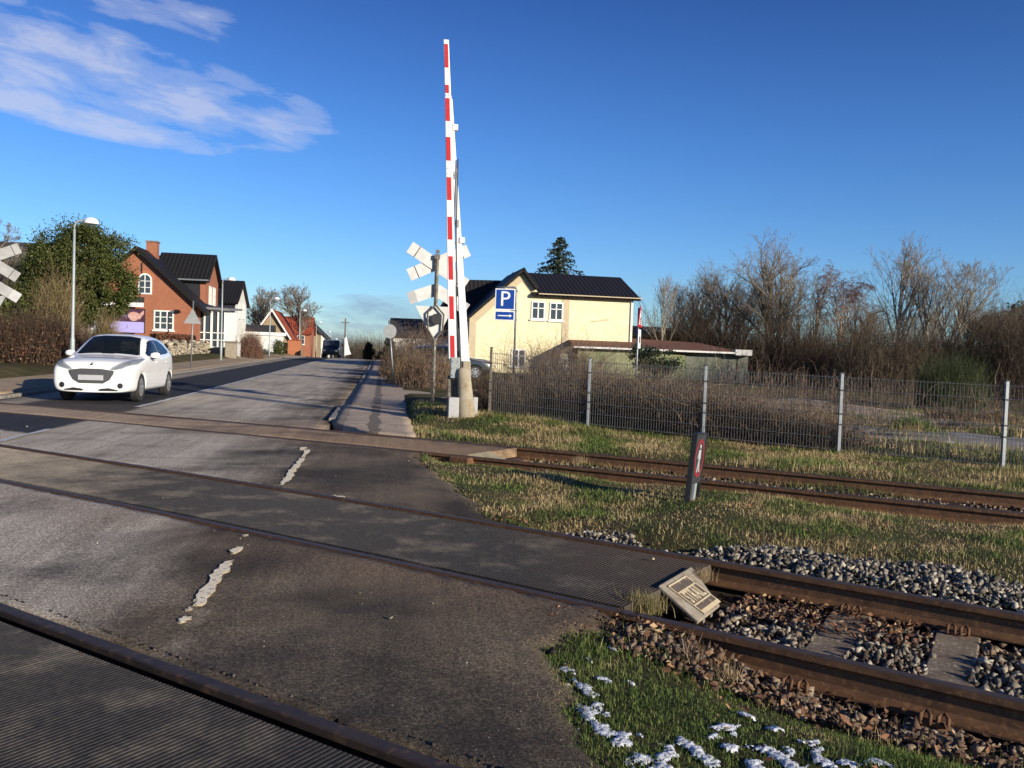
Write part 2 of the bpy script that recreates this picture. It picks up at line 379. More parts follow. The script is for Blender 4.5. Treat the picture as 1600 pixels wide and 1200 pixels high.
def panel_mat():
    m, nt, b = newmat('panel rubber'); L = nt.links.new
    g = NN(nt, 'ShaderNodeNewGeometry'); src = g.outputs['Position']
    sp = NN(nt, 'ShaderNodeSeparateXYZ'); L(src, sp.inputs[0])
    n = mth(nt, 'ADD', mth(nt, 'MULTIPLY', sp.outputs[0], NR[0]), mth(nt, 'MULTIPLY', sp.outputs[1], NR[1]))
    a = NN(nt, 'ShaderNodeTexNoise', i_Scale=2.2, i_Detail=7.0, i_Roughness=.65); L(src, a.inputs['Vector'])
    f = NN(nt, 'ShaderNodeTexNoise', i_Scale=38.0, i_Detail=4.0); L(src, f.inputs['Vector'])
    k = mth(nt, 'ADD', ramp(nt, mth(nt, 'MULTIPLY', n, .1), [(.20, 0.0), (.42, .75)]), mth(nt, 'MULTIPLY', mth(nt, 'SUBTRACT', a.outputs[0], .50), 1.6))
    k = mth(nt, 'MULTIPLY', k, ramp(nt, f.outputs[0], [(.3, .6), (.7, 1.2)]), clamp=True)
    col = mixc(nt, ramp(nt, f.outputs[0], [(.3, 0.0), (.7, 1.0)]), (.022, .021, .020), (.050, .043, .035))
    col = mixc(nt, k, col, (.31, .26, .195))
    ru = ramp(nt, mth(nt, 'MULTIPLY', mth(nt, 'ADD', n, mth(nt, 'MULTIPLY', a.outputs[0], 1.5)), -.4), [(.05, 0.0), (.6, .75)])
    col = mixc(nt, ru, col, (.085, .058, .036))
    L(col, b.inputs['Base Color']); b.inputs['Roughness'].default_value = .7; b.inputs['Specular IOR Level'].default_value = .3
    setbump(nt, b, f.outputs[0], .4, .004)
    return m

MT = {}
MT['asphalt'] = asphalt_mat('asphalt road', 'road')
MT['asphalt_far'] = asphalt_mat('asphalt rusty', 'far')
MT['panel'] = panel_mat()
MT['rail'] = pm('rusty rail steel', (.15, .075, .033), (.085, .042, .021), 9, .65, .002, 0, c3=(.22, .11, .045), scale3=40, spec=.45)
MT['railshade'] = pm('shade-darkened rail', (.045, .029, .019), (.026, .018, .013), 7, .6, .002, 0, c3=(.085, .048, .025), scale3=18)  # rail steel darkened: shade on its near side is put into the colour
MT['railhead'] = pm('worn rail head', (.085, .055, .036), (.05, .034, .024), 14, .55, .001, .15, stretch=(1, 1, 1))
MT['rust'] = pm('rust', (.17, .085, .035), (.085, .04, .02), 25, .8, .004)
MT['concrete'] = pm('old concrete', (.24, .21, .165), (.13, .105, .08), 6, .9, .006, c3=(.09, .06, .04), scale3=25)
MT['sleeper'] = pm('sleeper concrete', (.24, .185, .125), (.13, .092, .06), 9, .92, .008, c3=(.36, .31, .24), scale3=40)
MT['ceramic'] = pm('lichen concrete', (.38, .335, .25), (.27, .22, .145), 3, .9, .006, c3=(.24, .18, .10), scale3=7)
MT['galv'] = pm('galvanised steel', (.27, .29, .30), (.19, .205, .22), 12, .48, 0, .55)
MT['galvold'] = pm('weathered steel post', (.16, .14, .11), (.09, .075, .06), 14, .6, .002, .3, c3=(.3, .28, .25), scale3=20)
MT['white'] = pm('white paint', (.78, .78, .76), (.68, .68, .65), 5, .5, 0)
MT['signback'] = pm('weathered sign back', (.62, .62, .59), (.50, .50, .47), 6, .6, .001)
MT['signgrey'] = pm('greyed sign end', (.42, .42, .41), (.36, .36, .35), 8, .6)
MT['red'] = pm('red reflective', (.48, .012, .018), (.40, .012, .016), 6, .45)
MT['blue'] = pm('sign blue', (.006, .055, .30), (.006, .045, .25), 6, .4)
MT['signwhite'] = pm('sign white', (.80, .80, .80), (.74, .74, .74), 6, .4)
MT['black'] = pm('black plastic', (.018, .018, .019), (.03, .03, .03), 12, .5)
MT['darkgrey'] = pm('dark sign face', (.028, .030, .034), (.04, .042, .046), 9, .5)
MT['grey'] = pm('grey painted steel', (.30, .32, .32), (.24, .26, .26), 10, .5)
MT['green_metal'] = pm('green grey cabinet', (.10, .16, .15), (.07, .12, .11), 5, .6)
MT['plaster_y'] = pm('yellow plaster', (.80, .71, .45), (.74, .65, .40), 1.3, .9, .003, c3=(.72, .62, .36), scale3=3)
MT['plaster_trim'] = pm('beige trim', (.54, .44, .29), (.47, .38, .25), 3, .9)
MT['plaster_w'] = pm('white wall', (.70, .68, .61), (.60, .58, .52), 2, .85, c3=(.5, .48, .42), scale3=5)
MT['mossy'] = pm('algae stained wall', (.33, .34, .20), (.20, .22, .105), .9, .9, 0, stretch=(1, 1, .25))
MT['brick'] = brick('red brick', (.36, .118, .056), (.29, .09, .043), (.30, .2, .13))
MT['brick2'] = brick('orange brick', (.46, .15, .06), (.40, .12, .045), (.34, .2, .12))
MT['tile_black'] = tiles('black glazed tiles', (.016, .015, .015), 0, .28, .55)
MT['tile_blacky'] = tiles('black glazed tiles side', (.016, .015, .015), 1, .28, .55)
MT['tile_red'] = tiles('red tiles', (.36, .085, .035), 1, .3, .7)
MT['tile_redx'] = tiles('red tiles front', (.33, .07, .035), 0, .3, .7)
MT['tile_shed'] = pm('red brown felt roof', (.17, .07, .042), (.12, .055, .036), 2.5, .9, .004, c3=(.22, .11, .07), scale3=9)
MT['feltdark'] = pm('dark felt roof', (.05, .048, .046), (.03, .03, .03), 3, .8)
MT['frame'] = pm('white window frame', (.78, .77, .72), (.72, .71, .66), 4, .5)
MT['sandstone'] = pm('sand paving', (.33, .245, .165), (.22, .165, .112), 2.2, .9, .004, c3=(.11, .09, .07), scale3=14)
MT['paving'] = paving_mat()
MT['verge'] = pm('gravel verge', (.34, .25, .16), (.25, .185, .12), 1.2, .95, .01, c3=(.13, .11, .07), scale3=30)
MT['kerb'] = pm('granite kerb', (.27, .245, .21), (.17, .15, .125), 7, .9, .006)
MT['lane'] = pm('car park asphalt', (.25, .225, .19), (.19, .17, .14), 1.5, .9, .004, c3=(.33, .32, .31), scale3=2.2)
MT['paint'] = pm('cracked road paint', (.95, .84, .60), (.86, .74, .51), 9, .75, .003, c3=(.15, .12, .09), scale3=34)
MT['paintw'] = pm('white line', (.60, .60, .57), (.45, .45, .42), 8, .7, 0, c3=(.2, .2, .19), scale3=26)
MT['bark'] = pm('bark', (.20, .162, .115), (.105, .085, .06), 10, .95, .01, stretch=(1, 1, .3))
MT['barkpale'] = pm('pale bark', (.36, .32, .25), (.20, .17, .13), 8, .95, .01, stretch=(1, 1, .4))
MT['twig'] = island('twigs', [(0, (.045, .033, .021)), (.5, (.09, .066, .042)), (1, (.17, .13, .088))], .9)
MT['brushmid'] = island('brown hedge twigs', [(0, (.045, .028, .019)), (.5, (.085, .054, .036)), (1, (.16, .11, .075))], .9)
MT['brushred'] = island('reddish brush', [(0, (.046, .032, .021)), (.5, (.095, .066, .044)), (1, (.18, .13, .088))], .9)
MT['twigred'] = island('reddish twigs', [(0, (.10, .055, .038)), (.5, (.16, .09, .065)), (1, (.23, .14, .10))], .9)
MT['twiggrey'] = island('grey twigs', [(0, (.13, .105, .08)), (.5, (.21, .178, .14)), (1, (.30, .26, .21))], .9)
MT['bramble'] = island('dead bramble stems', [(0, (.06, .038, .027)), (.45, (.13, .086, .06)), (.8, (.25, .175, .12)), (1, (.44, .35, .25))], .9)
MT['reed'] = island('dry reeds', [(0, (.24, .165, .085)), (.5, (.35, .25, .13)), (1, (.42, .32, .18))], .85, .2)
MT['deadleaf'] = island('withered leaves', [(0, (.10, .050, .030)), (.5, (.18, .098, .058)), (1, (.30, .18, .105))], .85, .15)
MT['beech'] = island('rusty hedge leaves', [(0, (.09, .038, .024)), (.5, (.145, .062, .036)), (1, (.20, .10, .055))], .85, .15)
MT['evergreen'] = island('evergreen leaves', [(0, (.030, .042, .010)), (.5, (.062, .080, .018)), (.85, (.105, .12, .028)), (1, (.17, .165, .055))], .5, .2, spec=.3)
MT['olive'] = island('olive leaves', [(0, (.06, .065, .02)), (.5, (.11, .10, .032)), (1, (.2, .16, .06))], .7, .2)
MT['needles'] = island('spruce needles', [(0, (.012, .022, .012)), (.5, (.022, .038, .02)), (1, (.036, .055, .026))], .7)
MT['conifer'] = island('dark needles', [(0, (.012, .018, .010)), (.5, (.02, .03, .014)), (1, (.035, .045, .02))], .7)
MT['broom'] = island('green broom', [(0, (.025, .038, .012)), (.5, (.042, .060, .018)), (1, (.075, .092, .03))], .7)
G1 = [(0, (.055, .095, .018)), (.45, (.095, .150, .028)), (.75, (.15, .205, .048)), (1, (.25, .26, .09))]
ST = [(0, (.26, .185, .080)), (.5, (.50, .37, .17)), (1, (.72, .58, .31))]
GM = [(0, (.050, .095, .018)), (.5, (.125, .19, .036)), (1, (.32, .34, .10))]
MT['grass_fore'] = island('fresh grass', G1, .6, .3, (2.2, ST, .56, .70))
MT['grass_mid'] = island('winter grass', GM, .7, .3, (1.6, ST, .43, .56))
MT['grass_bank'] = island('bank grass', GM, .7, .3, (1.1, ST, .44, .55))
MT['stone'] = island('ballast stones', [(0, (.060, .050, .037)), (.4, (.15, .13, .098)), (.8, (.28, .246, .19)), (1, (.47, .42, .33))], .9)
MT['crumb'] = island('asphalt crumbs', [(0, (.018, .015, .012)), (.6, (.045, .036, .028)), (1, (.11, .085, .06))], .9)
MT['stone_rust'] = island('rusty ballast', [(0, (.075, .045, .03)), (.45, (.14, .09, .058)), (.8, (.22, .16, .105)), (1, (.33, .28, .20))], .9)
MT['fieldstone'] = island('field stones', [(0, (.22, .19, .14)), (.5, (.33, .28, .20)), (1, (.46, .40, .30))], .9)
MT['autumn'] = island('fallen leaves', [(0, (.05, .026, .016)), (.4, (.12, .058, .034)), (.75, (.24, .115, .06)), (.93, (.40, .24, .12)), (1, (.60, .42, .24))], .8, .15)
def snow_mat():
    m, nt, b = newmat('old snow'); b.inputs['Roughness'].default_value = .8
    tc = NN(nt, 'ShaderNodeTexCoord'); no = NN(nt, 'ShaderNodeTexNoise', i_Scale=120.0, i_Detail=4.0); nt.links.new(tc.outputs['Object'], no.inputs['Vector'])
    nt.links.new(mixc(nt, ramp(nt, no.outputs[0], [(.35, 0.0), (.7, 1.0)]), (.60, .62, .66), (.80, .81, .84)), b.inputs['Base Color'])
    setbump(nt, b, no.outputs[0], .5, .006); return m
MT['snow'] = snow_mat()
def glass_mat(name, tint, rough=.03, alpha=.35):
    m, nt, b = newmat(name); L = nt.links.new
    no = NN(nt, 'ShaderNodeTexNoise', i_Scale=3.0); tc = NN(nt, 'ShaderNodeTexCoord'); L(tc.outputs['Object'], no.inputs['Vector'])
    L(mixc(nt, no.outputs[0], tint, tuple(v * 1.4 for v in tint)), b.inputs['Base Color'])
    b.inputs['Roughness'].default_value = rough; b.inputs['Specular IOR Level'].default_value = .5
    if alpha < 1:
        tr = NN(nt, 'ShaderNodeBsdfTransparent'); tr.inputs[0].default_value = (.55, .6, .6, 1)
        mx = NN(nt, 'ShaderNodeMixShader'); mx.inputs[0].default_value = 1 - alpha
        L(b.outputs[0], mx.inputs[1]); L(tr.outputs[0], mx.inputs[2]); L(mx.outputs[0], nt.nodes['Material Output'].inputs[0])
    return m
MT['glass'] = glass_mat('window glass', (.035, .045, .055), .05, 1)
MT['carglass'] = glass_mat('car glass', (.008, .011, .012), .03, .72)
MT['carpaint'] = pm('white car paint', (.82, .82, .80), (.78, .78, .76), 1.0, .35, 0, coat=1.0)
MT['cardark'] = pm('dark car paint', (.012, .016, .018), (.018, .022, .024), 1.0, .3, 0, coat=1.0)
MT['tyre'] = pm('tyre rubber', (.02, .02, .02), (.032, .03, .028), 14, .8)
MT['alloy'] = pm('alloy wheel', (.50, .51, .52), (.42, .43, .44), 8, .35, 0, .8)
MT['chrome'] = pm('chrome reflector', (.62, .63, .65), (.5, .5, .52), 8, .15, 0, .9)
MT['lens'] = glass_mat('headlamp lens', (.30, .31, .34), .04, .42)
MT['lampwhite'] = pm('lamp opal shade', (.80, .82, .84), (.74, .76, .78), 3, .3, 0)
MT['skin'] = pm('skin', (.50, .28, .19), (.46, .25, .17), 8, .6)
MT['lavender'] = pm('lavender print', (.42, .38, .72), (.38, .34, .66), 3, .4)
MT['aubergine'] = pm('aubergine print', (.085, .035, .06), (.055, .022, .045), 3, .4)
MT['cream'] = pm('worn cream paint', (.62, .53, .36), (.50, .40, .24), 16, .7, .001)
MT['tuft'] = island('dry grass tuft', [(0, (.10, .11, .035)), (.4, (.22, .19, .075)), (.8, (.38, .29, .13)), (1, (.5, .4, .2))], .8, .25)
# ------------------------------------------------------------------ ground sheet
def ground_mat():
    m, nt, b = newmat('ground'); L = nt.links.new
    tc = NN(nt, 'ShaderNodeTexCoord'); src = tc.outputs['Object']
    a = NN(nt, 'ShaderNodeTexNoise', i_Scale=.9, i_Detail=7.0, i_Roughness=.62); L(src, a.inputs['Vector'])
    f = NN(nt, 'ShaderNodeTexNoise', i_Scale=22.0, i_Detail=6.0, i_Roughness=.7); L(src, f.inputs['Vector'])
    g = mixc(nt, ramp(nt, a.outputs[0], [(.38, 0.0), (.62, 1.0)]), (.055, .065, .022), (.14, .105, .052))
    g = mixc(nt, ramp(nt, f.outputs[0], [(.3, .8), (.6, 0.0)]), g, (.03, .026, .016))
    at_ = NN(nt, 'ShaderNodeAttribute', attribute_name='dirt')
    d = mixc(nt, ramp(nt, f.outputs[0], [(.35, 0.0), (.65, 1.0)]), (.028, .020, .014), (.085, .058, .038))
    col = mixc(nt, at_.outputs['Fac'], g, d)
    L(col, b.inputs['Base Color']); b.inputs['Roughness'].default_value = .95; b.inputs['Specular IOR Level'].default_value = .1
    setbump(nt, b, f.outputs[0], .9, .03); return m
def build_ground():
    fov = np.radians(np.linspace(-42, 42, 400)); rest = np.radians(np.linspace(42, 318, 100))[1:-1]
    ang = np.concatenate([fov, rest]); na = len(ang)
    rad = np.concatenate([[.3], 1.0 * 1.025 ** np.arange(0, 215), [250, 330, 450, 650, 1000, 1700, 3000, 5000]])
    rad = rad[np.argsort(rad)]
    A, Rd = np.meshgrid(ang, rad); x = Rd * np.sin(A); y = Rd * np.cos(A)
    z = zg(x, y); z[0, :] = z[0].mean()
    V = np.c_[x.ravel(), y.ravel(), z.ravel()]
    nr = len(rad); i = np.arange(nr - 1)[:, None] * na; j = np.arange(na)[None, :]; j2 = (j + 1) % na
    F = np.stack([i + j, i + na + j, i + na + j2, i + j2], -1).reshape(-1, 4)[:, ::-1]
    o = npmesh('ground', V, F, ground_mat(), smooth=True); o['kind'] = 'structure'
    u, s = us(V[:, 0], V[:, 1]); n = nn(V[:, 0], V[:, 1])
    d = np.maximum.reduce([sst(1.7, 1.0, np.abs(s - c_near(u))), sst(1.3, .8, np.abs(s - c_far(u))), sst(1.3, .8, np.abs(s - c_third(u))),
                           sst(-.75, -.55, n) * sst(9, 8, n), .7 * sst(15, 16, s) * sst(18.5, 17.5, s) * sst(-11, -9, n)])
    d *= (np.hypot(V[:, 0], V[:, 1]) < 80)
    at_ = o.data.attributes.new('dirt', 'FLOAT', 'POINT'); at_.data.foreach_set('value', d.astype(np.float32))
build_ground()

def sheet(name, P, mat, skirt=.12):
    """P: (a,b,3) grid of points -> sheet with a skirt hanging from its four edges"""
    a, b, _ = P.shape; V = [P.reshape(-1, 3)]; F = []
    i, j = np.meshgrid(np.arange(a - 1), np.arange(b - 1), indexing='ij'); q = i * b + j
    F.append(np.stack([q, q + 1, q + b + 1, q + b], -1).reshape(-1, 4))
    k = a * b
    idx = np.arange(a * b).reshape(a, b)
    for e in (idx[0, :], idx[-1, ::-1], idx[::-1, 0], idx[:, -1]):
        p = P.reshape(-1, 3)[e].copy(); p[:, 2] -= skirt; V.append(p); m = len(e); lo = np.arange(k, k + m); k += m
        F.append(np.stack([e[:-1], lo[:-1], lo[1:], e[1:]], -1))
    V = np.concatenate(V); F = np.concatenate(F)
    o = npmesh(name, V, F, mat)
    bm = bmesh.new(); bm.from_mesh(o.data); bmesh.ops.recalc_face_normals(bm, faces=bm.faces); bm.to_mesh(o.data); bm.free()
    o['kind'] = 'structure'; return o
def u_edge(s): return (edge_n(s) - .15 + .636 * s) / .7717
def trackstrip(name, slo, shi, mat, z=-.008, uL=26, nu=260, ns=26, rag=.012, uR=None, skirt=.13):
    v = np.linspace(0, 1, ns); t = np.linspace(0, 1, nu) ** 1.25
    P = np.zeros((nu, ns, 3)); r1 = RNG.normal(0, rag, nu); r2 = RNG.normal(0, rag, nu)
    for b in range(ns):
        ue = 3.0
        for _ in range(4):
            s0 = slo(ue) + v[b] * (shi(ue) - slo(ue)); ue = float(u_edge(s0)) if uR is None else uR
        u = ue + t * (uL - ue); s = slo(u) + v[b] * (shi(u) - slo(u))
        s = s + np.abs(r1) * (v[b] == 0) - np.abs(r2) * (v[b] == 1)
        x, y = xy(u, s); P[:, b, 0] = x; P[:, b, 1] = y
        P[:, b, 2] = z + .006 * np.sin(x * 2.1) * np.sin(y * 1.7) - .075 * (1 - sst(0, .34, u - ue)) * (uR is None) * sst(10, 9, s)
    return sheet(name, P, mat, skirt)
trackstrip('road', lambda u: c_third(u) + HG + .050, lambda u: c_near(u) - HG - .050, MT['asphalt'])
trackstrip('road', lambda u: c_near(u) + HG + .055, lambda u: c_far(u) - HG - .05, MT['asphalt'], ns=40)
trackstrip('crossing_surface', lambda u: c_far(u) - HG + .085, lambda u: c_far(u) + HG - .085, MT['asphalt_far'], uR=6.45, uL=40, nu=200, ns=8, rag=.004)
# strip of rusty paving in front of the far track, nearest the grass

def road_beyond():
    ys = np.concatenate([np.linspace(0, 40, 120), np.linspace(40.6, 130, 110), np.linspace(133, 320, 40)])
    ns = np.linspace(0, 1, 24); P = np.zeros((len(ys), 24, 3))
    for a, dd in enumerate(ys):
        for b, v in enumerate(ns):
            n = .92 + v * (8.45 - .92)
            # start on the far rail, then follow the road's own direction
            u0 = (n + .636 * 11) / .7717
            for _ in range(3): s0 = float(c_far(u0)) + HG + .05; u0 = (n + .636 * s0) / .7717
            x0, y0 = xy(u0, s0)
            if dd < 1e-6: x, y = x0, y0
            else: x, y = x0 + RD[0] * dd, y0 + RD[1] * dd
            P[a, b] = (x, y, float(rise(y)) - .008 + .05 * v * (1 - v) * sst(0, 6, dd))
    sheet('road', P, MT['asphalt'], .15)
road_beyond()

def rn(n, y):
    """point on the line n = const at forward distance y"""
    return ((n + .1495 * y) / -.9888, y)
def roadstrip(name, n0, n1, y0, y1, mat, dz, my=60, mn=6, skirt=.14, wob=0, tilt=0.0, zfun=None):
    P = np.zeros((my, mn, 3)); yy = y0 + (y1 - y0) * np.linspace(0, 1, my) ** 1.3
    wv = RNG.normal(0, 1, (my, 2)) * wob
    for a in range(my):
        for b in range(mn):
            v = b / (mn - 1); n = n0 + v * (n1 - n0) + (wv[a, 0] if b == 0 else 0) + (wv[a, 1] if b == mn - 1 else 0)
            x, y = rn(n, yy[a]); P[a, b] = (x, y, (float(rise(y)) if zfun is None else zfun(x, y)) + dz + tilt * v)
    return sheet(name, P, mat, skirt)
# right-hand footway: two kerbed stretches with the car park entrance between them
def footway_first():
    m, k = 40, 10; P = np.zeros((m, k, 3))
    for b in range(k):
        v = b / (k - 1); n = -.55 + v * 1.45
        u0 = 8.0
        for _ in range(3): s0 = float(c_far(u0)) + HG + .06; u0 = (n + .636 * s0) / .7717
        x0, y0 = xy(u0, s0); yend = 20.6
        for a in range(m):
            t = a / (m - 1); y = y0 + t * (yend - y0); nn_ = n
            if v > .55:   # rounded kerb corner by the rail
                nn_ = n - (v - .55) / .45 * .5 * (1 - sst(0, .22, t))
            x, y_ = rn(nn_, y); P[a, b] = (x + .02 * math.sin(y * 5 + b), y_, .012 + .035 * sst(0, .4, t) + .012 * math.sin(x * 3 + y) - .07 * sst(.93, 1.0, t))
    sheet('footway', P, MT['paving'], .16)
footway_first()
roadstrip('footway', -.6, .78, 33.5, 130, MT['paving'], .02, 140, 6, .2, .07)
roadstrip('side_road', -16, .92, 20.7, 33.4, MT['paving'], .0, 24, 50, .1)
roadstrip('footway', 8.75, 11.2, 20, 140, MT['verge'], .05, 80, 12, .2, .05, tilt=.28)
roadstrip('cycle_lane', 8.46, 8.74, 16, 140, MT['sandstone'], .035, 80, 3, .12, .01)
# kerb stones along the right footway
def kerb(name, n, y0, y1, top=.03):
    mb = MB(); y = y0
    while y < y1:
        L_ = .95; a = rn(n, y); b = rn(n, min(y + L_, y1)); d = Vector((b[0]-a[0], b[1]-a[1], 0)).normalized(); o = Vector((-d.y, d.x, 0)) * .065
        za, zb = float(rise(a[1])), float(rise(b[1])); g = d * .008
        vs = []
        for p, z in ((a, za), (b, zb)):
            for sgn in (-1, 1):
                for h in (-.1, top):
                    vs.append(Vector((p[0], p[1], z + h)) + o * sgn + (g if p is a else -g))
        mb.add(vs, [(0,1,3,2),(4,6,7,5),(0,2,6,4),(1,5,7,3),(0,4,5,1),(2,3,7,6)]); y += L_
    o = mb.build(name, MT['kerb'], bevel=.02); o['kind'] = 'structure'
kerb('kerb', .86, 33.3, 100)
kerb('kerb', .93, 16.3, 20.4, .055)
kerb('kerb', 8.42, 19, 110, .07)
# white centre line (solid) and worn edge dashes
def mark(poly, name='lane_marking', mat=None, dz=.004):
    P = [Vector((x, y, z)) for x, y, z in poly]
    mb = MB(); k = len(P); mb.add([p + Vector((0, 0, dz)) for p in P] + [p - Vector((0, 0, .003)) for p in P],
        [tuple(range(k))] + [(i, i + k, (i + 1) % k + k, (i + 1) % k) for i in range(k)])
    o = mb.build(name, mat or MT['paint']); o['kind'] = 'structure'; return o
def hit(px, py, z=0.0):
    v = FF + RR * ((px - 800) / FPX) - UU * ((py - 600) / FPX); t = (z - CAMH) / v.z; return Vector((v.x * t, v.y * t, z))
def roadz(v): return float(rise(v.y)) - .008 + .05 * max(0, min(1, (nn(v.x, v.y) - .92) / 7.5)) * (1 - max(0, min(1, (nn(v.x, v.y) - .92) / 7.5)))
def line_seg(n, y0, y1, wd, rag=.01):
    a, b = [], []
    k = max(2, int((y1 - y0) / .35))
    for i in range(k + 1):
        y = y0 + (y1 - y0) * i / k; x, _ = rn(n, y); z = roadz(Vector((x, y, 0))) if y > 16.2 else .0
        a.append((x - wd / 2 + random.gauss(0, rag), y, z)); b.append((x + wd / 2 + random.gauss(0, rag), y, z))
    for i in range(k): mark([a[i], a[i+1], b[i+1], b[i]], mat=MT['paintw']) if False else None
    mb = MB(); V = [(p[0], p[1], p[2] + .006) for p in a + b]; m = len(a)
    mb.add(V, [(i, i + 1, m + i + 1, m + i) for i in range(m - 1)])
    o = mb.build('lane_marking', MT['paintw']); o['kind'] = 'structure'
line_seg(5.06, 17.9, 70, .13); line_seg(4.98, 10.9, 13.0, .10)
for k in range(4): line_seg(4.9 + .05 * k, 75 + 9 * k, 79 + 9 * k, .12)
def worn_dash(px_pts, wd_px):
    """peeling painted dash: centre line in the photograph's pixels, laid on the asphalt with a torn outline"""
    L_, R_ = [], []
    for i, (px, py) in enumerate(px_pts):
        wpx = wd_px[i] * .82
        L_.append(hit(px - wpx / 2, py)); R_.append(hit(px + wpx / 2, py))
    def sub(E):
        out = []
        for a, b in zip(E[:-1], E[1:]):
            for t in (0, .25, .5, .75):
                p = a.lerp(b, t); out.append(p + Vector((random.gauss(0, .010), random.gauss(0, .010), 0)))
        out.append(E[-1]); return out
    L_, R_ = sub(L_), sub(R_); m = len(L_); mb = MB()
    mb.add([(p.x, p.y, .004) for p in L_ + R_], [(i, i + 1, m + i + 1, m + i) for i in range(m - 1)])
    mb.add([(p.x, p.y, -.004) for p in L_ + R_], [(i, i + 1, m + i + 1, m + i) for i in range(m - 1)])
    o = mb.build('lane_marking', MT['paint']); o['kind'] = 'structure'
worn_dash([(361, 876), (352, 884), (342, 896), (332, 912), (322, 926), (314, 938), (310, 946)], [10, 24, 26, 22, 26, 26, 16])
worn_dash([(374, 855), (368, 860), (362, 865)], [10, 18, 8]); worn_dash([(294, 963), (288, 967), (280, 973)], [8, 20, 8]); worn_dash([(297, 951), (293, 954)], [6, 6])
worn_dash([(385, 835.5), (380, 837)], [10, 10])
worn_dash([(472, 716), (466, 724), (459, 733), (453, 742), (448, 750), (439, 758)], [8, 12, 11, 12, 14, 8]); worn_dash([(480, 703), (474, 714)], [10, 8]); worn_dash([(476, 699), (470, 703)], [12, 6])
worn_dash([(520, 774), (535, 777)], [10, 12])
# faded ramp bars at the footway dip
for k in range(6):
    y = 21.0 + .42 * k; x0, _ = rn(.75 - .02 * k, y); x1, _ = rn(-.1, y + .1)
    mark([(x0, y, .006), (x0, y + .16, .006), (x1, y + .24, .006), (x1, y + .1, .006)], mat=MT['sandstone'])

# ------------------------------------------------------------------ rails
RP = [(-.036, -.004), (-.026, 0), (.026, 0), (.036, -.004), (.036, -.032), (.030, -.040), (.009, -.052), (.0085, -.125), (.022, -.140), (.070, -.150), (.070, -.160),
      (-.070, -.160), (-.070, -.150), (-.022, -.140), (-.0085, -.125), (-.009, -.052), (-.030, -.040), (-.036, -.032)]
def rail(cf, off, label, u0=-14, u1=34, dz=0.0, mat='rail'):
    u = np.arange(u0, u1 + .01, .4); s = cf(u) + off; x, y = xy(u, s)
    V = []; k = len(RP); n = len(u)
    dx = np.gradient(x); dy = np.gradient(y); l = np.hypot(dx, dy); nx, ny = dy / l, -dx / l
    for i in range(n):
        for a, z in RP: V.append((x[i] + nx[i] * a, y[i] + ny[i] * a, z + dz))
    F = [(i*k+j, i*k+(j+1) % k, (i+1)*k+(j+1) % k, (i+1)*k+j) for i in range(n-1) for j in range(k)] 
    mb = MB(); mb.add(V, F + [tuple(range(k)), tuple(range(n*k-1, (n-1)*k-1, -1))])
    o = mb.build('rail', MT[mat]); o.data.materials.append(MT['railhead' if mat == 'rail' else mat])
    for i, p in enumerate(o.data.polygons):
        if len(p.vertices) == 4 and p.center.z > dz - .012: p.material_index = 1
    return tag(o, label, 'rail', 'rails of the three tracks')
rail(c_third, HG, 'nearest rail, dark head sunk in the asphalt beside the bottom left panels', u1=20, dz=.004, mat='railshade')
rail(c_third, -HG, 'rail on the near side of the foreground panels, mostly below the picture', u1=20)
rail(c_near, -HG, 'nearer rail of the middle track, passing in front of the tilted concrete end block')
rail(c_near, HG, 'farther rail of the middle track, beside the heap of grey ballast stones')
rail(c_far, -HG, 'nearer rail of the back track, rusty and half buried in grass')
rail(c_far, HG, 'farther rail of the back track, rusty, along the grass bank')

# ------------------------------------------------------------------ grooved rubber panels
def panel_mesh():
    mb = MB(); W = .5985; D = 2 * HG - .072 - .13; ng = 25; p = W / ng
    prof = [(-W / 2, -.11)]
    for i in range(ng):
        a = -W / 2 + i * p; e = .0052
        prof += [(a + .0005, -.018), (a + e, -.001), (a + e + .0015, 0), (a + p - e - .0015, 0), (a + p - e, -.001), (a + p - .0005, -.018)]
    prof += [(W / 2, -.11)]
    mb.prism(prof, -D / 2, D / 2, 'y'); return mb
pm0 = None
def panels(cf, u_start, count, labels, grp):
    global pm0
    for i in range(count):
        u = u_start + .6 * (i + .5); s = float(cf(u)); x, y = xy(u, s)
        sl = float(cf(u + .1) - cf(u - .1)) / .2
        ang = math.atan2(T[1] + PV[1] * sl, T[0] + PV[0] * sl)
        if pm0 is None: o = pm0 = panel_mesh().build('rubber_panel', MT['panel'])
        else: o = pm0.copy(); COL.objects.link(o)
        o.location = (x, y, -.009 - random.random() * .0008); o.rotation_euler = (0, 0, ang)
        tag(o, labels(i), 'crossing panel', grp)
panels(c_near, 1.83, 18, lambda i: 'grooved black rubber panel at the track end, right beside the tilted end block' if i == 0 else
       ('grooved rubber panel second from the tilted end block' if i == 1 else 'grooved rubber panel between the middle rails, farther from the tilted block'), 'rubber panels in the middle track')
panels(c_third, -.6, 16, lambda i: 'grooved black rubber panel with pale worn streaks beside the nearest rail at the bottom left', 'rubber panels in the nearest track')

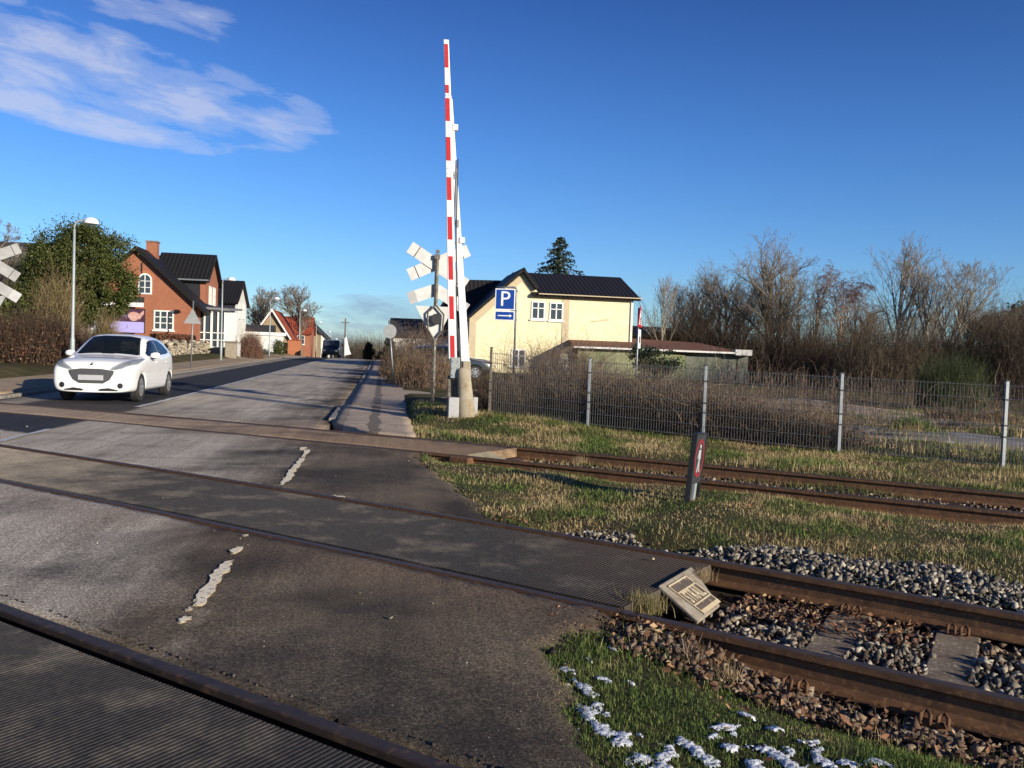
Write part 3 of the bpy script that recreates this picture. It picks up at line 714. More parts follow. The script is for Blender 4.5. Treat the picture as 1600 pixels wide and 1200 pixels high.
# ------------------------------------------------------------------ concrete sleepers with their clips
def make_sleeper(x, y, ang, label):
    t = thing('sleeper', (x, y, 0), ang, label, 'sleeper', 'concrete sleepers of the middle track')
    mb = MB()
    prof = [(-1.25, -.30), (-1.25, -.165), (-.45, -.165), (-.3, -.185), (.3, -.185), (.45, -.165), (1.25, -.165), (1.25, -.30)]
    # tapered top across the sleeper
    n = len(prof); vs = []
    for sx, k in ((-1, 0), (1, 0)):
        for a, z in prof: vs.append((sx * (.14 if z < -.29 else .115), a, z))
    mb.add(vs, [tuple(range(n)), tuple(range(2*n-1, n-1, -1))] + [(i, i+n, (i+1) % n+n, (i+1) % n) for i in range(n)])
    mb.build('sleeper_body', MT['sleeper'], t, bevel=.008)
    for r in (-HG, HG):
        for sd_ in (-1, 1):
            q = MB(); y0 = r + sd_ * .085
            q.box(-.06, .06, y0 - .02 + sd_ * .03, y0 + .02 + sd_ * .03, -.17, -.14)
            for xx in (-.035, .035):
                q.tube([(xx - .02, y0 + sd_ * .05, -.155), (xx - .02, y0 + sd_ * .03, -.118), (xx, y0 - sd_ * .015, -.112), (xx + .02, y0 + sd_ * .03, -.118), (xx + .02, y0 + sd_ * .05, -.155)], .0095, 6)
            q.build('rail_clip', MT['rust'], t, smooth=True)
    return t
lab_s = {1: 'concrete sleeper nearest the tilted end block, spotted with pale lichen', 2: 'second concrete sleeper from the tilted end block', }
for i in range(16):
    u = 1.47 - .60 * i; x, y = xy(u, float(c_near(u))); ang = math.atan2(T[1], T[0])
    if i == 0: continue
    make_sleeper(x, y, ang, lab_s.get(i, 'weathered concrete sleeper in the ballast of the middle track, toward the right edge'))

# ------------------------------------------------------------------ scattered stuff
ICO_V = []; 
def ico():
    t = (1 + 5 ** .5) / 2
    v = np.array([(-1,t,0),(1,t,0),(-1,-t,0),(1,-t,0),(0,-1,t),(0,1,t),(0,-1,-t),(0,1,-t),(t,0,-1),(t,0,1),(-t,0,-1),(-t,0,1)], float) / math.hypot(1, t)
    f = np.array([(0,11,5),(0,5,1),(0,1,7),(0,7,10),(0,10,11),(1,5,9),(5,11,4),(11,10,2),(10,7,6),(7,1,8),(3,9,4),(3,4,2),(3,2,6),(3,6,8),(3,8,9),(4,9,5),(2,4,11),(6,2,10),(8,6,7),(9,8,1)])
    return v, f
def rotm(n):
    q = RNG.normal(size=(n, 4)); q /= np.linalg.norm(q, axis=1)[:, None]; a, b, c, d = q.T
    return np.stack([np.stack([1-2*(c*c+d*d), 2*(b*c-a*d), 2*(b*d+a*c)], -1), np.stack([2*(b*c+a*d), 1-2*(b*b+d*d), 2*(c*d-a*b)], -1), np.stack([2*(b*d-a*c), 2*(c*d+a*b), 1-2*(b*b+c*c)], -1)], 1)
def stones(name, P, size, mat, label, cat, flat=1.0, rough=.42, kind='stuff'):
    """angular broken stones: jittered, squashed octahedra with their corners cut unevenly"""
    v = np.array([(1,0,0),(-1,0,0),(0,1,0),(0,-1,0),(0,0,1),(0,0,-1)], float); f = np.array([(0,2,4),(2,1,4),(1,3,4),(3,0,4),(2,0,5),(1,2,5),(3,1,5),(0,3,5)])
    n = len(P); base = v[None] * RNG.uniform(.75, 1.3, (n, 6, 1)) * RNG.uniform(.6, 1.25, (n, 1, 3)) + RNG.normal(0, rough * .75, (n, 6, 3))
    base = np.einsum('nij,nkj->nki', rotm(n), base); base[:, :, 2] *= flat
    V = base * np.asarray(size).reshape(-1, 1, 1) + P[:, None, :]
    F = f[None] + (np.arange(n) * 6)[:, None, None]
    return tag(npmesh(name, V.reshape(-1, 3), F.reshape(-1, 3), mat), label, cat, None, kind)
def scatter_us(n, u0, u1, s0, s1, cf=None):
    u = RNG.uniform(u0, u1, n); d = RNG.uniform(s0, s1, n); s = d + (cf(u) if cf else 0); x, y = xy(u, s); return x, y, u, s, d
def P3(x, y, dz=0): return np.c_[x, y, zg(x, y) + dz]
# grey heap beside the farther rail
x, y, u, s, d = scatter_us(17000, -4, 3.4, .80, 2.15, c_near)
edge = 1.28 + .22 * np.sin(u * 1.9) + .12 * np.sin(u * 5) + .30 * sst(2.6, 0, u)
k = (d < edge * sst(3.5, 2.6, u) + .86 * (1 - sst(3.5, 2.6, u))); x, y, u, d = x[k], y[k], u[k], d[k]
stones('ballast', np.c_[x, y, -.110 + .085 * sst(.8, 1.2, d) + RNG.uniform(-.012, .026, len(x))], RNG.uniform(.011, .029, len(x)), MT['stone'], 'heap of grey crushed ballast stones along the farther rail', 'ballast')
# inside the track and on its near shoulder
x, y, u, s, d = scatter_us(7800, -4, 1.55, -.66, .66, c_near)
fr = np.abs(((1.47 - u) / .6) - np.round((1.47 - u) / .6)) * .6
k = (fr > .10) | (u > 1.1); x, y, u, d = x[k], y[k], u[k], d[k]
rust = RNG.random(len(x)) < .25 + .75 * sst(.15, .62, d) + .35 * sst(1.0, 1.5, u)
z = -.215 + RNG.uniform(0, .045, len(x))
stones('ballast', np.c_[x, y, z][~rust], RNG.uniform(.014, .030, (~rust).sum()), MT['stone'], 'grey crushed stones between the rails of the middle track', 'ballast')
stones('ballast', np.c_[x, y, z][rust], RNG.uniform(.012, .026, rust.sum()), MT['stone_rust'], 'rust stained stones between the rails of the middle track', 'ballast')
x, y, u, s, d = scatter_us(2600, -4, 1.7, -1.25, -.84, c_near)
stones('ballast', P3(x, y, .008) + np.c_[0*x, 0*x, RNG.uniform(0, .03, len(x))], RNG.uniform(.010, .026, len(x)), MT['stone_rust'], 'rust brown stones on the near shoulder of the middle track', 'ballast')
x, y, u, s, d = scatter_us(3000, -6, 6.0, -.66, .66, c_far)
stones('ballast', np.c_[x, y, -.165 + RNG.uniform(0, .03, len(x))], RNG.uniform(.012, .028, len(x)), MT['stone_rust'], 'dirty brown stones between the rails of the back track', 'ballast')

def leaves(name, P, size, mat, label, cat, tilt=.5, kind='stuff', parent=None):
    """small bent quads (two triangles folded along the rib)"""
    n = len(P); a = RNG.uniform(0, 2*np.pi, n); q = np.array([(-1, 0, 0), (0, -.55, .0), (1, 0, 0), (0, .55, .0)], float)
    V = np.repeat(q[None], n, 0); V[:, 1, 2] += RNG.uniform(0, .5, n); V[:, 3, 2] += RNG.uniform(0, .5, n)
    if tilt >= 9: M_ = rotm(n)
    else:
        ax = RNG.normal(0, tilt, n); ay = RNG.normal(0, tilt, n); ca, sa = np.cos(a), np.sin(a)
        Rz = np.zeros((n, 3, 3)); Rz[:, 0, 0] = ca; Rz[:, 0, 1] = -sa; Rz[:, 1, 0] = sa; Rz[:, 1, 1] = ca; Rz[:, 2, 2] = 1
        Rx = np.zeros((n, 3, 3)); Rx[:, 0, 0] = 1; Rx[:, 1, 1] = np.cos(ax); Rx[:, 1, 2] = -np.sin(ax); Rx[:, 2, 1] = np.sin(ax); Rx[:, 2, 2] = np.cos(ax)
        Ry = np.zeros((n, 3, 3)); Ry[:, 1, 1] = 1; Ry[:, 0, 0] = np.cos(ay); Ry[:, 0, 2] = np.sin(ay); Ry[:, 2, 0] = -np.sin(ay); Ry[:, 2, 2] = np.cos(ay)
        M_ = Rz @ Rx @ Ry
    V = np.einsum('nij,nkj->nki', M_, V) * np.asarray(size).reshape(-1, 1, 1) + P[:, None, :]
    b = (np.arange(n) * 4)[:, None]
    F = np.concatenate([b + np.array([[0, 1, 2]]), b + np.array([[0, 2, 3]])])
    o = npmesh(name, V.reshape(-1, 3), F, mat, parent)
    return tag(o, label, cat, None, kind) if label else o
PL = []
for (n_, u0, u1, a, b, cf) in ((620, -2, 2.0, -1.35, -.80, c_near), (240, 1.2, 2.2, -1.25, -.82, c_near), (260, 2.3, 3.9, .78, 1.15, c_near), (500, .4, 1.5, .1, .64, c_near), (160, .5, 4.5, 1.0, 2.8, c_near), (70, 0, 1.9, -2.3, -1.3, c_near), (40, -2, 5, 2.6, 3.4, c_near), (70, -2, 8, .9, 3, c_far)):
    x, y, u, s, d = scatter_us(n_, u0, u1, a, b, cf); k = nn(x, y) < np.where(s < c_near(u), -1.3, -.95); x, y = x[k], y[k]
    zz = zg(x, y) + .03 + RNG.uniform(0, .03, len(x))
    if cf is c_near and a > 0 and b < .7: zz = -.15 + RNG.uniform(0, .03, len(x))
    PL.append(np.c_[x, y, zz])
PL = np.concatenate(PL); leaves('fallen_leaves', PL, RNG.uniform(.008, .025, len(PL)), MT['autumn'], 'brown fallen leaves along the rails and in the grass', 'leaves', .6)

def blades(name, P, h, wd, mat, label, cat='grass', lean=.5, parent=None, kind='stuff'):
    n = len(P); h = np.asarray(h) * np.ones(n); wd = np.asarray(wd) * np.ones(n)
    a = RNG.uniform(0, 2*np.pi, n); l = np.abs(RNG.normal(0, lean, n)); b = RNG.uniform(0, 2*np.pi, n)
    dx, dy = np.cos(a) * wd, np.sin(a) * wd
    mid = P + np.c_[np.cos(b) * l * h * .35, np.sin(b) * l * h * .35, h * .6 / (1 + .3 * l)]
    tip = P + np.c_[np.cos(b) * l * h, np.sin(b) * l * h, h / (1 + .9 * l * l)]
    o_ = np.c_[dx, dy, 0 * dx]
    V = np.stack([P - o_, P + o_, mid + o_ * .75, mid - o_ * .75, tip], 1).reshape(-1, 3)
    k = (np.arange(n) * 5)[:, None]
    F = np.concatenate([k + np.array([[0, 1, 2]]), k + np.array([[0, 2, 3]]), k + np.array([[3, 2, 4]])])
    o = npmesh(name, V, F, mat, parent); return tag(o, label, cat, None, kind) if label else o
def clump(x, y, sc1=2.3):
    return .5 + .25 * np.sin(x * sc1 + 1.3 * np.sin(y * sc1 * .7)) + .25 * np.sin(y * sc1 * 1.31 + 1.7 * np.sin(x * sc1 * .6 + 2))
# foreground patch with snow
x, y, u, s, d = scatter_us(70000, -1.5, 2.3, 2.45, 4.0); n = nn(x, y)
k = (n < edge_n(s) + .17 - RNG.exponential(.05, len(s))) & (s < c_near(u) - 1.02 + .12 * np.sin(u * 6) + .1 * sst(1.0, 1.7, u)) & (RNG.random(len(s)) < .35 + .8 * clump(x, y, 5)); x, y = x[k], y[k]
blades('grass', P3(x, y, -.005), RNG.uniform(.014, .045, len(x)) * (.5 + .8 * clump(x, y, 4)), RNG.uniform(.0011, .0022, len(x)), MT['grass_fore'], 'fresh green grass with snow at the asphalt edge in the right foreground', lean=.75)
# between middle and back track
x, y, u, s, d = scatter_us(115000, -3.5, 7.0, 5.7, 9.75); n = nn(x, y)
k = (n < edge_n(s) + .15 - RNG.exponential(.06, len(s))) & (s > c_near(u) + np.where(u > 3.3, .95, 1.18 + .22 * np.sin(u * 1.9) + .12 * np.sin(u * 5) + .30 * sst(2.6, 0, u)) + RNG.normal(0, .06, len(s))) & (s < c_far(u) - .84 + .2 * sst(4, 7, u)) & (RNG.random(len(s)) < .3 + .9 * clump(x, y, 2.6)); x, y = x[k], y[k]
blades('grass', P3(x, y, -.006), RNG.uniform(.02, .068, len(x)) * (.45 + 1.0 * clump(x, y, 3)), RNG.uniform(.0017, .0034, len(x)), MT['grass_mid'], 'tufty winter grass between the middle and the back track', lean=1.25)
# along the back track and the bank up to the fence
x, y, u, s, d = scatter_us(105000, -4, 11.5, 11.1, 15.2); n = nn(x, y)
k = (n < edge_n(s) + .06 - RNG.exponential(.05, len(s))) & (s > c_far(u) + .85) & (RNG.random(len(s)) < .35 + .9 * clump(x, y, 1.9)); x, y = x[k], y[k]
blades('grass', P3(x, y, -.01), RNG.uniform(.035, .115, len(x)) * (.5 + .9 * clump(x, y, 1.7)), RNG.uniform(.002, .004, len(x)), MT['grass_bank'], 'rough grass bank between the back track and the mesh fence', lean=1.2)
x, y, u, s, d = scatter_us(26000, 8.0, 13.5, 15.0, 18.4); n = nn(x, y); k = (n < -.62) & (n > -4) & (y < 20.75); x, y = x[k], y[k]
blades('grass', P3(x, y, -.01), RNG.uniform(.04, .11, len(x)), RNG.uniform(.002, .004, len(x)), MT['grass_bank'], 'grass around the crossbuck post and the barrier base', lean=1.0)
x, y, u, s, d = scatter_us(3600, 1, 6.2, -.70, .70, c_far); k = np.abs(d) > .2; x, y = x[k], y[k]
blades('grass', P3(x, y, -.02), RNG.uniform(.05, .13, len(x)), .0025, MT['grass_bank'], 'dry grass growing through the back track', lean=.8)
# meadow beyond the fence
x, y, u, s, d = scatter_us(60000, -14, 8, 15.0, 30.0); k = ((s < 18.0) | (s > 21.2)) & (RNG.random(len(s)) < .3 + .9 * clump(x, y, .9)) & (u < 12 - .3 * s); x, y = x[k], y[k]
blades('grass', P3(x, y, -.02), RNG.uniform(.08, .26, len(x)) * (.5 + .9 * clump(x, y, 1.1)), RNG.uniform(.004, .008, len(x)), MT['grass_bank'], 'long pale grass beyond the mesh fence', lean=.9)
# dry tufts by the rails
def tuft(px, py, n_, h, z=0.0, spread=.05, mat='bramble', label=None, wd=.0016):
    p = hit(px, py, z); P = np.c_[RNG.normal(p.x, spread, n_), RNG.normal(p.y, spread, n_), np.full(n_, p.z)]
    return blades('dry_tuft', P, RNG.uniform(.4, 1, n_) * h, wd, MT[mat], label, 'grass tuft', lean=.6, kind=None)
tuft(1006, 955, 520, .15, -.07, .055, 'tuft', 'dense dry grass tuft left of the tilted end block')
tuft(1080, 1035, 90, .17, -.08, .05, 'bramble', 'thin brown stalks in front of the nearer middle rail, below the tilted block')
tuft(1135, 1060, 60, .12, -.08, .03, 'reed', 'short straw tuft against the nearer middle rail, right of the brown stalks')
tuft(1097, 905, 110, .10, -.05, .04, 'reed', 'small dry tuft at the far top corner of the tilted end block')
tuft(905, 722, 120, .13, -.02, .05, 'reed', 'straw tuft beside the back track, left of the small track sign')
# old snow: a low crust whose outline breaks up over the grass
SNP = ((890, 1045, .05, 22), (905, 1075, .075, 60), (925, 1110, .085, 70), (945, 1140, .08, 70), (975, 1155, .06, 40), (920, 1028, .03, 8), (960, 1010, .03, 8), (945, 1062, .035, 14), (1165, 1112, .04, 18), (1130, 1140, .06, 26), (1080, 1165, .07, 34),
                       (1040, 1175, .06, 28), (1010, 1190, .07, 30), (1110, 1185, .05, 24), (1150, 1165, .05, 20), (1215, 1175, .07, 44), (1240, 1195, .06, 34), (1185, 1195, .05, 26), (1270, 1160, .05, 16), (1290, 1190, .06, 24), (985, 1065, .03, 7), (1330, 1195, .05, 24), (1215, 1135, .04, 12), (1375, 1190, .04, 14))
def snow_crust():
    st = .007; gx = np.arange(-.05, 2.2, st); gy = np.arange(2.3, 4.2, st); X, Y = np.meshgrid(gx, gy); m = np.full(X.shape, -9.0)
    for px, py, r, nb in SNP:
        p = hit(px, py, -.02); k = r * 1.35; a = RNG.uniform(0, 3.1); c, s_ = math.cos(a), math.sin(a); dx, dy = X - p.x, Y - p.y
        m = np.maximum(m, 1 - ((dx * c + dy * s_) / (k * 1.25)) ** 2 - ((dy * c - dx * s_) / (k * .75)) ** 2)
    ns = sum(np.sin(X * f * math.cos(q) + Y * f * math.sin(q) + ph) * am for f, q, ph, am in [(RNG.uniform(40, 90), RNG.uniform(0, 6.3), RNG.uniform(0, 6.3), .20) for _ in range(7)] + [(RNG.uniform(130, 300), RNG.uniform(0, 6.3), RNG.uniform(0, 6.3), .06) for _ in range(10)])
    m = m * 1.0 + ns * .8 - .58 + RNG.normal(0, .08, X.shape); on = (m > 0) & (nn(X, Y) < edge_n(us(X, Y)[1]) + .05)
    Z = zg(X, Y) + .003 + .012 * np.clip(m * 1.5, 0, 1) ** .5 + RNG.normal(0, .0016, X.shape)
    idx = np.arange(X.size).reshape(X.shape); q = on[:-1, :-1] & on[1:, :-1] & on[1:, 1:] & on[:-1, 1:] | (on[:-1, :-1] & on[1:, 1:])
    F = np.stack([idx[:-1, :-1], idx[:-1, 1:], idx[1:, 1:], idx[1:, :-1]], -1)[q]
    u_, inv = np.unique(F, return_inverse=True); V = np.c_[X.ravel(), Y.ravel(), Z.ravel()][u_]
    tag(npmesh('snow', V, inv.reshape(F.shape), MT['snow'], smooth=True), 'patches of old white snow in the grass at the right foreground', 'snow', None, 'stuff')
snow_crust()
# crumbs on the asphalt, crumbling edges along the rails
x, y, u, s, d = scatter_us(2600, -1, 14, 2.4, 9.6); k = (nn(x, y) > edge_n(s) + .02) & ((np.abs(s - c_near(u)) > .9) | (RNG.random(len(s)) < .2)); x, y = x[k], y[k]
stones('grit', np.c_[x, y, np.full(len(x), -.003)], RNG.exponential(.0018, len(x)) + .0012, MT['stone'], 'loose grit scattered over the asphalt', 'grit', .8)
x, y, u, s, d = scatter_us(4200, .5, 9, 0, .085); s = c_third(u) + HG + .035 + d; x, y = xy(u, s)
stones('grit', np.c_[x, y, -.055 + d * .55 + RNG.uniform(-.006, .006, len(x))], RNG.uniform(.004, .012, len(x)), MT['crumb'], 'crumbling asphalt edge along the nearest rail', 'grit')
o = stones('pebble', np.array([[*hit(1020, 875)[:2], .008]]), [.011], MT['cream'], 'single white pebble lying on the rubber panels', 'pebble', kind=None)

x, y, u, s, d = scatter_us(60000, .4, 8.5, 2.3, 9.7); e_ = nn(x, y) - edge_n(s); k = (np.abs(e_ - .04) < .16) & (RNG.random(len(s)) < np.exp(-((e_ - .04) / .08) ** 2)) & (np.abs(s - c_near(u)) > .84); x, y, e_ = x[k], y[k], e_[k]
stones('grit', np.c_[x, y, np.maximum(zg(x, y), -.02 - .075 * sst(.26, .0, e_) * (e_ > 0)) + .002], RNG.exponential(.0035, len(x)) + .003, MT['crumb'], 'dark crumbs along the broken asphalt edge by the grass', 'grit', .8)
x, y, u, s, d = scatter_us(190, 1.5, 2.2, -1.2, -.80, c_near); k = nn(x, y) > edge_n(s) - .5; x, y, s = x[k], y[k], s[k]
leaves('fallen_leaves', np.c_[x, y, np.maximum(zg(x, y) + .02, -.04)], RNG.uniform(.008, .02, len(x)), MT['autumn'], 'leaf litter where the asphalt ends at the nearer middle rail', 'leaves', .6)
x, y, u, s, d = scatter_us(2600, -1.5, 2.0, -1.35, -.86, c_near); k = (nn(x, y) < edge_n(s) + .05) & (RNG.random(len(s)) < clump(x, y, 9) ** 1.5); x, y = x[k], y[k]
blades('grass', P3(x, y, -.005), RNG.uniform(.03, .10, len(x)), .0017, MT['grass_mid'], 'thin straw and grass among the leaves along the nearer middle rail', lean=.8)
# ------------------------------------------------------------------ level crossing barrier, signs, fence
def loc_px(bx, by, s, zoff=0.0):
    """pixel -> local (x, z) of an upright thing whose base stands at (bx, by), s metres per pixel (camera roll taken out)"""
    def f(px, py):
        k = 1 / (1 + .035 * (by - py) / FPX + zoff)
        return ((px - bx - (by - py) * .035) * s * k, (by - py) * s * k)
    return f
ROADROT = R(8.6)
def rodpost(parent, h, r, mat, name='post', lean=(0, 0)):
    return MB().tube([(0, 0, -.3), (lean[0] * .5, lean[1] * .5, h * .5), (lean[0], lean[1], h)], r, 10).build(name, mat, parent, smooth=True)

def barrier():
    p = onground(728, 17.0); t = thing('crossing_barrier', p, ROADROT, 'raised level crossing barrier with red and white striped boom', 'barrier')
    s = 17.0 / FPX; q = loc_px(728, 650, s, .019)
    def beam(name, a, b, wa, wb, y0, y1, mat, par=t, bev=.006):
        (xa, za), (xb, zb) = q(*a), q(*b); mb = MB()
        mb.prism([(xa - wa / 2, za), (xa + wa / 2, za), (xb + wb / 2, zb), (xb - wb / 2, zb)], y0, y1, 'y')
        return mb.build(name, mat, par, bevel=bev)
    boom = beam('boom', (706.3, 562), (700.0, 148), .158, .125, -.16, -.09, MT['white'])
    beam('boom_tip', (700.0, 156), (697.0, 60), .115, .098, -.15, -.10, MT['white'])
    ys = [(67, 104), (131, 144), (152, 188), (213, 250), (276, 312), (338, 374), (400, 437), (463, 499), (525, 559)]
    def bx(py): return 697.0 + (py - 60) / 502 * 9.3
    for a, b in ys:
        wv = .072 if a < 148 else .088
        mb = MB(); (x0, z0), (x1, z1) = q(bx(b) - .3, b), q(bx(a) - .3, a)
        mb.prism([(x0 - wv / 2, z0), (x0 + wv / 2, z0), (x1 + wv / 2, z1), (x1 - wv / 2, z1)], -.164 if a > 148 else -.154, -.158 if a > 148 else -.149, 'y'); mb.build('red_band', MT['red'], boom)
    mb = MB()
    for py in (148, 160, 171, 262, 271):
        for dx in (-2, 2):
            x, z = q(bx(py) + dx, py); mb.lathe([(.007, 0), (.007, .012)], 6, Matrix.Translation((x, -.172, z)), 'y')
    mb.build('bolt', MT['black'], boom)
    rear = beam('rear_beam', (727.0, 565), (705.0, 150), .165, .05, -.06, .04, MT['white'])
    for a, b, c in ((711, 195, 9), (721.5, 373, 9)):
        x, z = q(a, b); mb = MB(); mb.box(x - .05, x + .06, -.09, .05, z - .06, z + .06)
        o = mb.build('boom_lamp', MT['white'], rear, bevel=.015)
        MB().tube([(x - .14, -.02, z - .06), (x - .02, -.02, z - .02)], .025, 8).build('lamp_arm', MT['grey'], o)
    mb = MB()
    for a, b in ((710, 271), (714, 347)):
        x, z = q(a, b); mb.box(x - .035, x + .035, -.075, -.055, z - .07, z + .07)
        mb.tube([(x - .13, -.08, z), (x, -.07, z)], .02, 8)
    mb.build('tie_plate', MT['galv'], t)
    x0, z0 = q(711.5, 360); x1, z1 = q(722, 560)
    MB().tube([(x0, -.1, z0 + 1.4), (x0 + .01, -.1, z0), (x0 + .04, -.1, z0 - .7), (x0 + .06, -.1, z0 - 1.6), (x1 - .02, -.1, z1 - .2)], .014, 6).build('cable', MT['black'], t)
    # hinge bracket
    mb = MB(); x, z = q(709.5, 575); mb.box(x - .085, x + .095, -.19, -.05, z - .21, z + .20)
    br = mb.build('hinge_bracket', MT['grey'], t, bevel=.012)
    mb = MB()
    for dx in (-.05, .05):
        for dz in (-.15, -.02, .12): mb.lathe([(.013, 0), (.013, .014)], 7, Matrix.Translation((x + dx, -.205, z + dz)), 'y')
    mb.build('bolt', MT['galv'], br)
    # machine posts behind: two steel legs and the concrete pillar
    for a, b in ((703, 590), (712.5, 592)):
        x, z = q(a, b); MB().prism([(x - .05, -.1), (x + .065, -.1), (x + .065, z - .1), (x + .03, z + .02), (x - .05, z + .02)], -.10, .02, 'y').build('leg', MT['galvold'], t, bevel=.01)
    x, z = q(729, 565); MB().prism([(x - .05, .45), (x + .14, .2), (x + .075, z + .03), (x - .075, z + .03)], -.04, .09, 'y').build('mast_foot', MT['ceramic'], t, bevel=.02)
    xb, _ = q(729.5, 650); xt, zt = q(724, 577)
    prof = [(0, .165), (.15, .16), (.45, .147), (.7, .135), (.84, .125), (.90, .105), (.93, .06), (.94, .01)]
    mb = MB(); k = 18; vs = []
    for zz, r_ in [(-.25, .17)] + prof:
        cx = xb + (xt - xb) * zz / .93 - .02
        for j in range(k):
            a = 2 * math.pi * j / k; vs.append((cx + r_ * math.cos(a), -.22 + r_ * math.sin(a) * .8, zz))
    m_ = len(prof) + 1
    mb.add(vs, [(i*k+j, i*k+(j+1) % k, (i+1)*k+(j+1) % k, (i+1)*k+j) for i in range(m_-1) for j in range(k)] + [tuple(range(k-1, -1, -1)), tuple(range((m_-1)*k, m_*k))])
    mb.build('concrete_pillar', MT['ceramic'], t, smooth=True)
    for a, b, w_ in ((706, 648, .2), (742.0, 648, .09)):
        x, z = q(a, b); MB().box(x - w_ / 2, x + w_ / 2, -.36 if a < 720 else -.1, -.12 if a < 720 else .12, -.12, z + .33).build('counterweight', MT['signgrey'], t, bevel=.01)
barrier()

def board(mb, q, a, b, wpx, s, y0, y1):
    (xa, za), (xb, zb) = q(*a), q(*b); d = Vector((xb - xa, zb - za)).normalized(); n = Vector((-d.y, d.x)) * (wpx * s / 2)
    mb.prism([(xa + n.x, za + n.y), (xb + n.x, zb + n.y), (xb - n.x, zb - n.y), (xa - n.x, za - n.y)], y0, y1, 'y')
MT['signdim'] = pm('grimy board', (.33, .33, .32), (.25, .25, .24), 6, .7)
def crossbuck(base, rz, label, scale=1.0, front=False, lamp=True):
    t = thing('crossbuck_sign', base, rz, label, 'railway sign')
    s = 20.2 / FPX * scale; q = loc_px(675.5, 633, s)
    mb = MB()
    # old rail used as a post, with an open ring round the signal lamp
    pts = lambda L: [(q(a, b)[0], 0.0, q(a, b)[1]) for a, b in L]
    mb.tube(pts([(675.3, 650), (677, 590), (678.5, 535)]), .052 * scale, 6)
    mb.tube(pts([(681, 485), (683.5, 408)]), .05 * scale, 6)
    mb.tube(pts([(678.5, 537), (669.5, 521), (669, 496), (681, 484)]), .024 * scale, 6)
    mb.tube(pts([(678.5, 537), (691, 522), (693, 498), (681, 484)]), .024 * scale, 6)
    x, z = q(683.6, 410); mb.box(x - .06, x + .06, -.05, .05, z - .08, z + .02); x, z = q(684, 405); mb.box(x - .035, x + .045, -.035, .035, z - .02, z + .05)
    mb.build('post', MT['galvold'], t)
    yb0, yb1 = .055, .075
    for a, b, yy in (((643, 399), (727, 452), 0), ((641.5, 441), (731, 399), .024)):
        mb = MB(); board(mb, q, a, b, 18.5, s, yb0 + yy, yb1 + yy); o = mb.build('cross_board', MT['signdim' if front else 'signback'], t)
        c0 = [a[i] + (b[i] - a[i]) * .125 for i in (0, 1)]; c1 = [a[i] + (b[i] - a[i]) * .875 for i in (0, 1)]
        for e0, e1 in ((a, c0), (c1, b)):
            mb = MB(); board(mb, q, e0, e1, 18.3, s, yb0 + yy - .003, yb0 + yy); mb.build('board_end', MT['signdim' if front else 'signback'], o)
        mb = MB()
        for c in (c0, c1):
            e = [c[i] + (b[i] - a[i]) * .012 for i in (0, 1)]; board(mb, q, c, e, 18.3, s, yb0 + yy - .006, yb0 + yy - .003)
        mb.build('board_seam', MT['black'], o)
    for a, b in (((682, 461), (641, 476)), ((682, 461), (728, 489))):
        mb = MB(); board(mb, q, a, b, 18, s, yb0, yb1); o = mb.build('lower_board', MT['signdim' if front else 'signback'], t)
        mb = MB(); c = [a[i] + (b[i] - a[i]) * .72 for i in (0, 1)]; board(mb, q, c, b, 17.8, s, yb0 - .003, yb0); mb.build('board_end', MT['signgrey'], o)
    mb = MB(); P = [q(*c) for c in ((651, 486), (708, 486), (680, 541))]; mb.prism(P, .08, .095, 'y'); mb.build('triangle_plate', MT['signdim' if front else 'signback'], t)
    if lamp:
        x, z = q(681.5, 505.5); mb = MB(); mb.lathe([(.115 * scale, 0), (.125 * scale, .015), (.125 * scale, .07), (.05, .09)], 20, Matrix.Translation((x, -.09, z)), 'y'); mb.build('signal_lamp', MT['black'], t, smooth=False)
    return t
g = onground(675.5, 19.3); crossbuck(g, ROADROT, 'white crossbuck with triangle seen from behind, on a rusty post left of the striped barrier')
g = onground(-21, 22.5); crossbuck(g, R(30), 'weathered crossbuck boards cut off by the left edge of the photograph', 1.0, True, True)

def arrow_poly(x0, x1, z, h, head):
    return [(x0, z - h), (x1 - head, z - h), (x1 - head, z - h * 3.2), (x1, z), (x1 - head, z + h * 3.2), (x1 - head, z + h), (x0, z + h)]
def psign():
    d = 30.0; base = onground(803.5, d); t = thing('parking_sign', base, R(-2), 'blue parking sign with a white P and an arrow plate below', 'road sign')
    s = d / FPX; by = 0.0
    v = at(789.5, 468, d) - base; cz = v.z; mi = Matrix.Rotation(R(2), 3, 'Z'); cx = (mi @ v).x; w_ = 31.5 * s
    px_ = cx + 17.2 * s
    MB().tube([(px_, .05, -.3), (px_, .05, cz + .36), (px_ - .03, .05, cz + .41), (px_ - .1, .05, cz + .425), (cx - .36, .05, cz + .425)], .038, 10).build('post', MT['galv'], t, smooth=True)
    def plate(zc, w, h, name):
        o = MB().box(cx - w / 2, cx + w / 2, -.012, .012, zc - h / 2, zc + h / 2).build(name, MT['signwhite'], t, bevel=.008)
        MB().box(cx - w / 2 + .035, cx + w / 2 - .035, -.0155, -.0125, zc - h / 2 + .035, zc + h / 2 - .035).build('blue_face', MT['blue'], o); return o
    o = plate(cz, .70, .74, 'sign_plate')
    text_mb('P', .74, .003, Matrix.Translation((cx, -.019, cz - .005)) @ Matrix.Rotation(R(90), 4, 'X')).build('letter', MT['signwhite'], o)
    o2 = plate(cz - .57, .70, .34, 'arrow_plate')
    MB().prism(arrow_poly(cx - .24, cx + .26, cz - .57, .018, .10), -.021, -.0165, 'y').build('arrow', MT['signwhite'], o2)
    for zz in (cz - .385, cz + .30, cz - .70): MB().box(cx + .20, px_ + .05, .014, .09, zz - .02, zz + .02).build('clamp', MT['galv'], t)
psign()

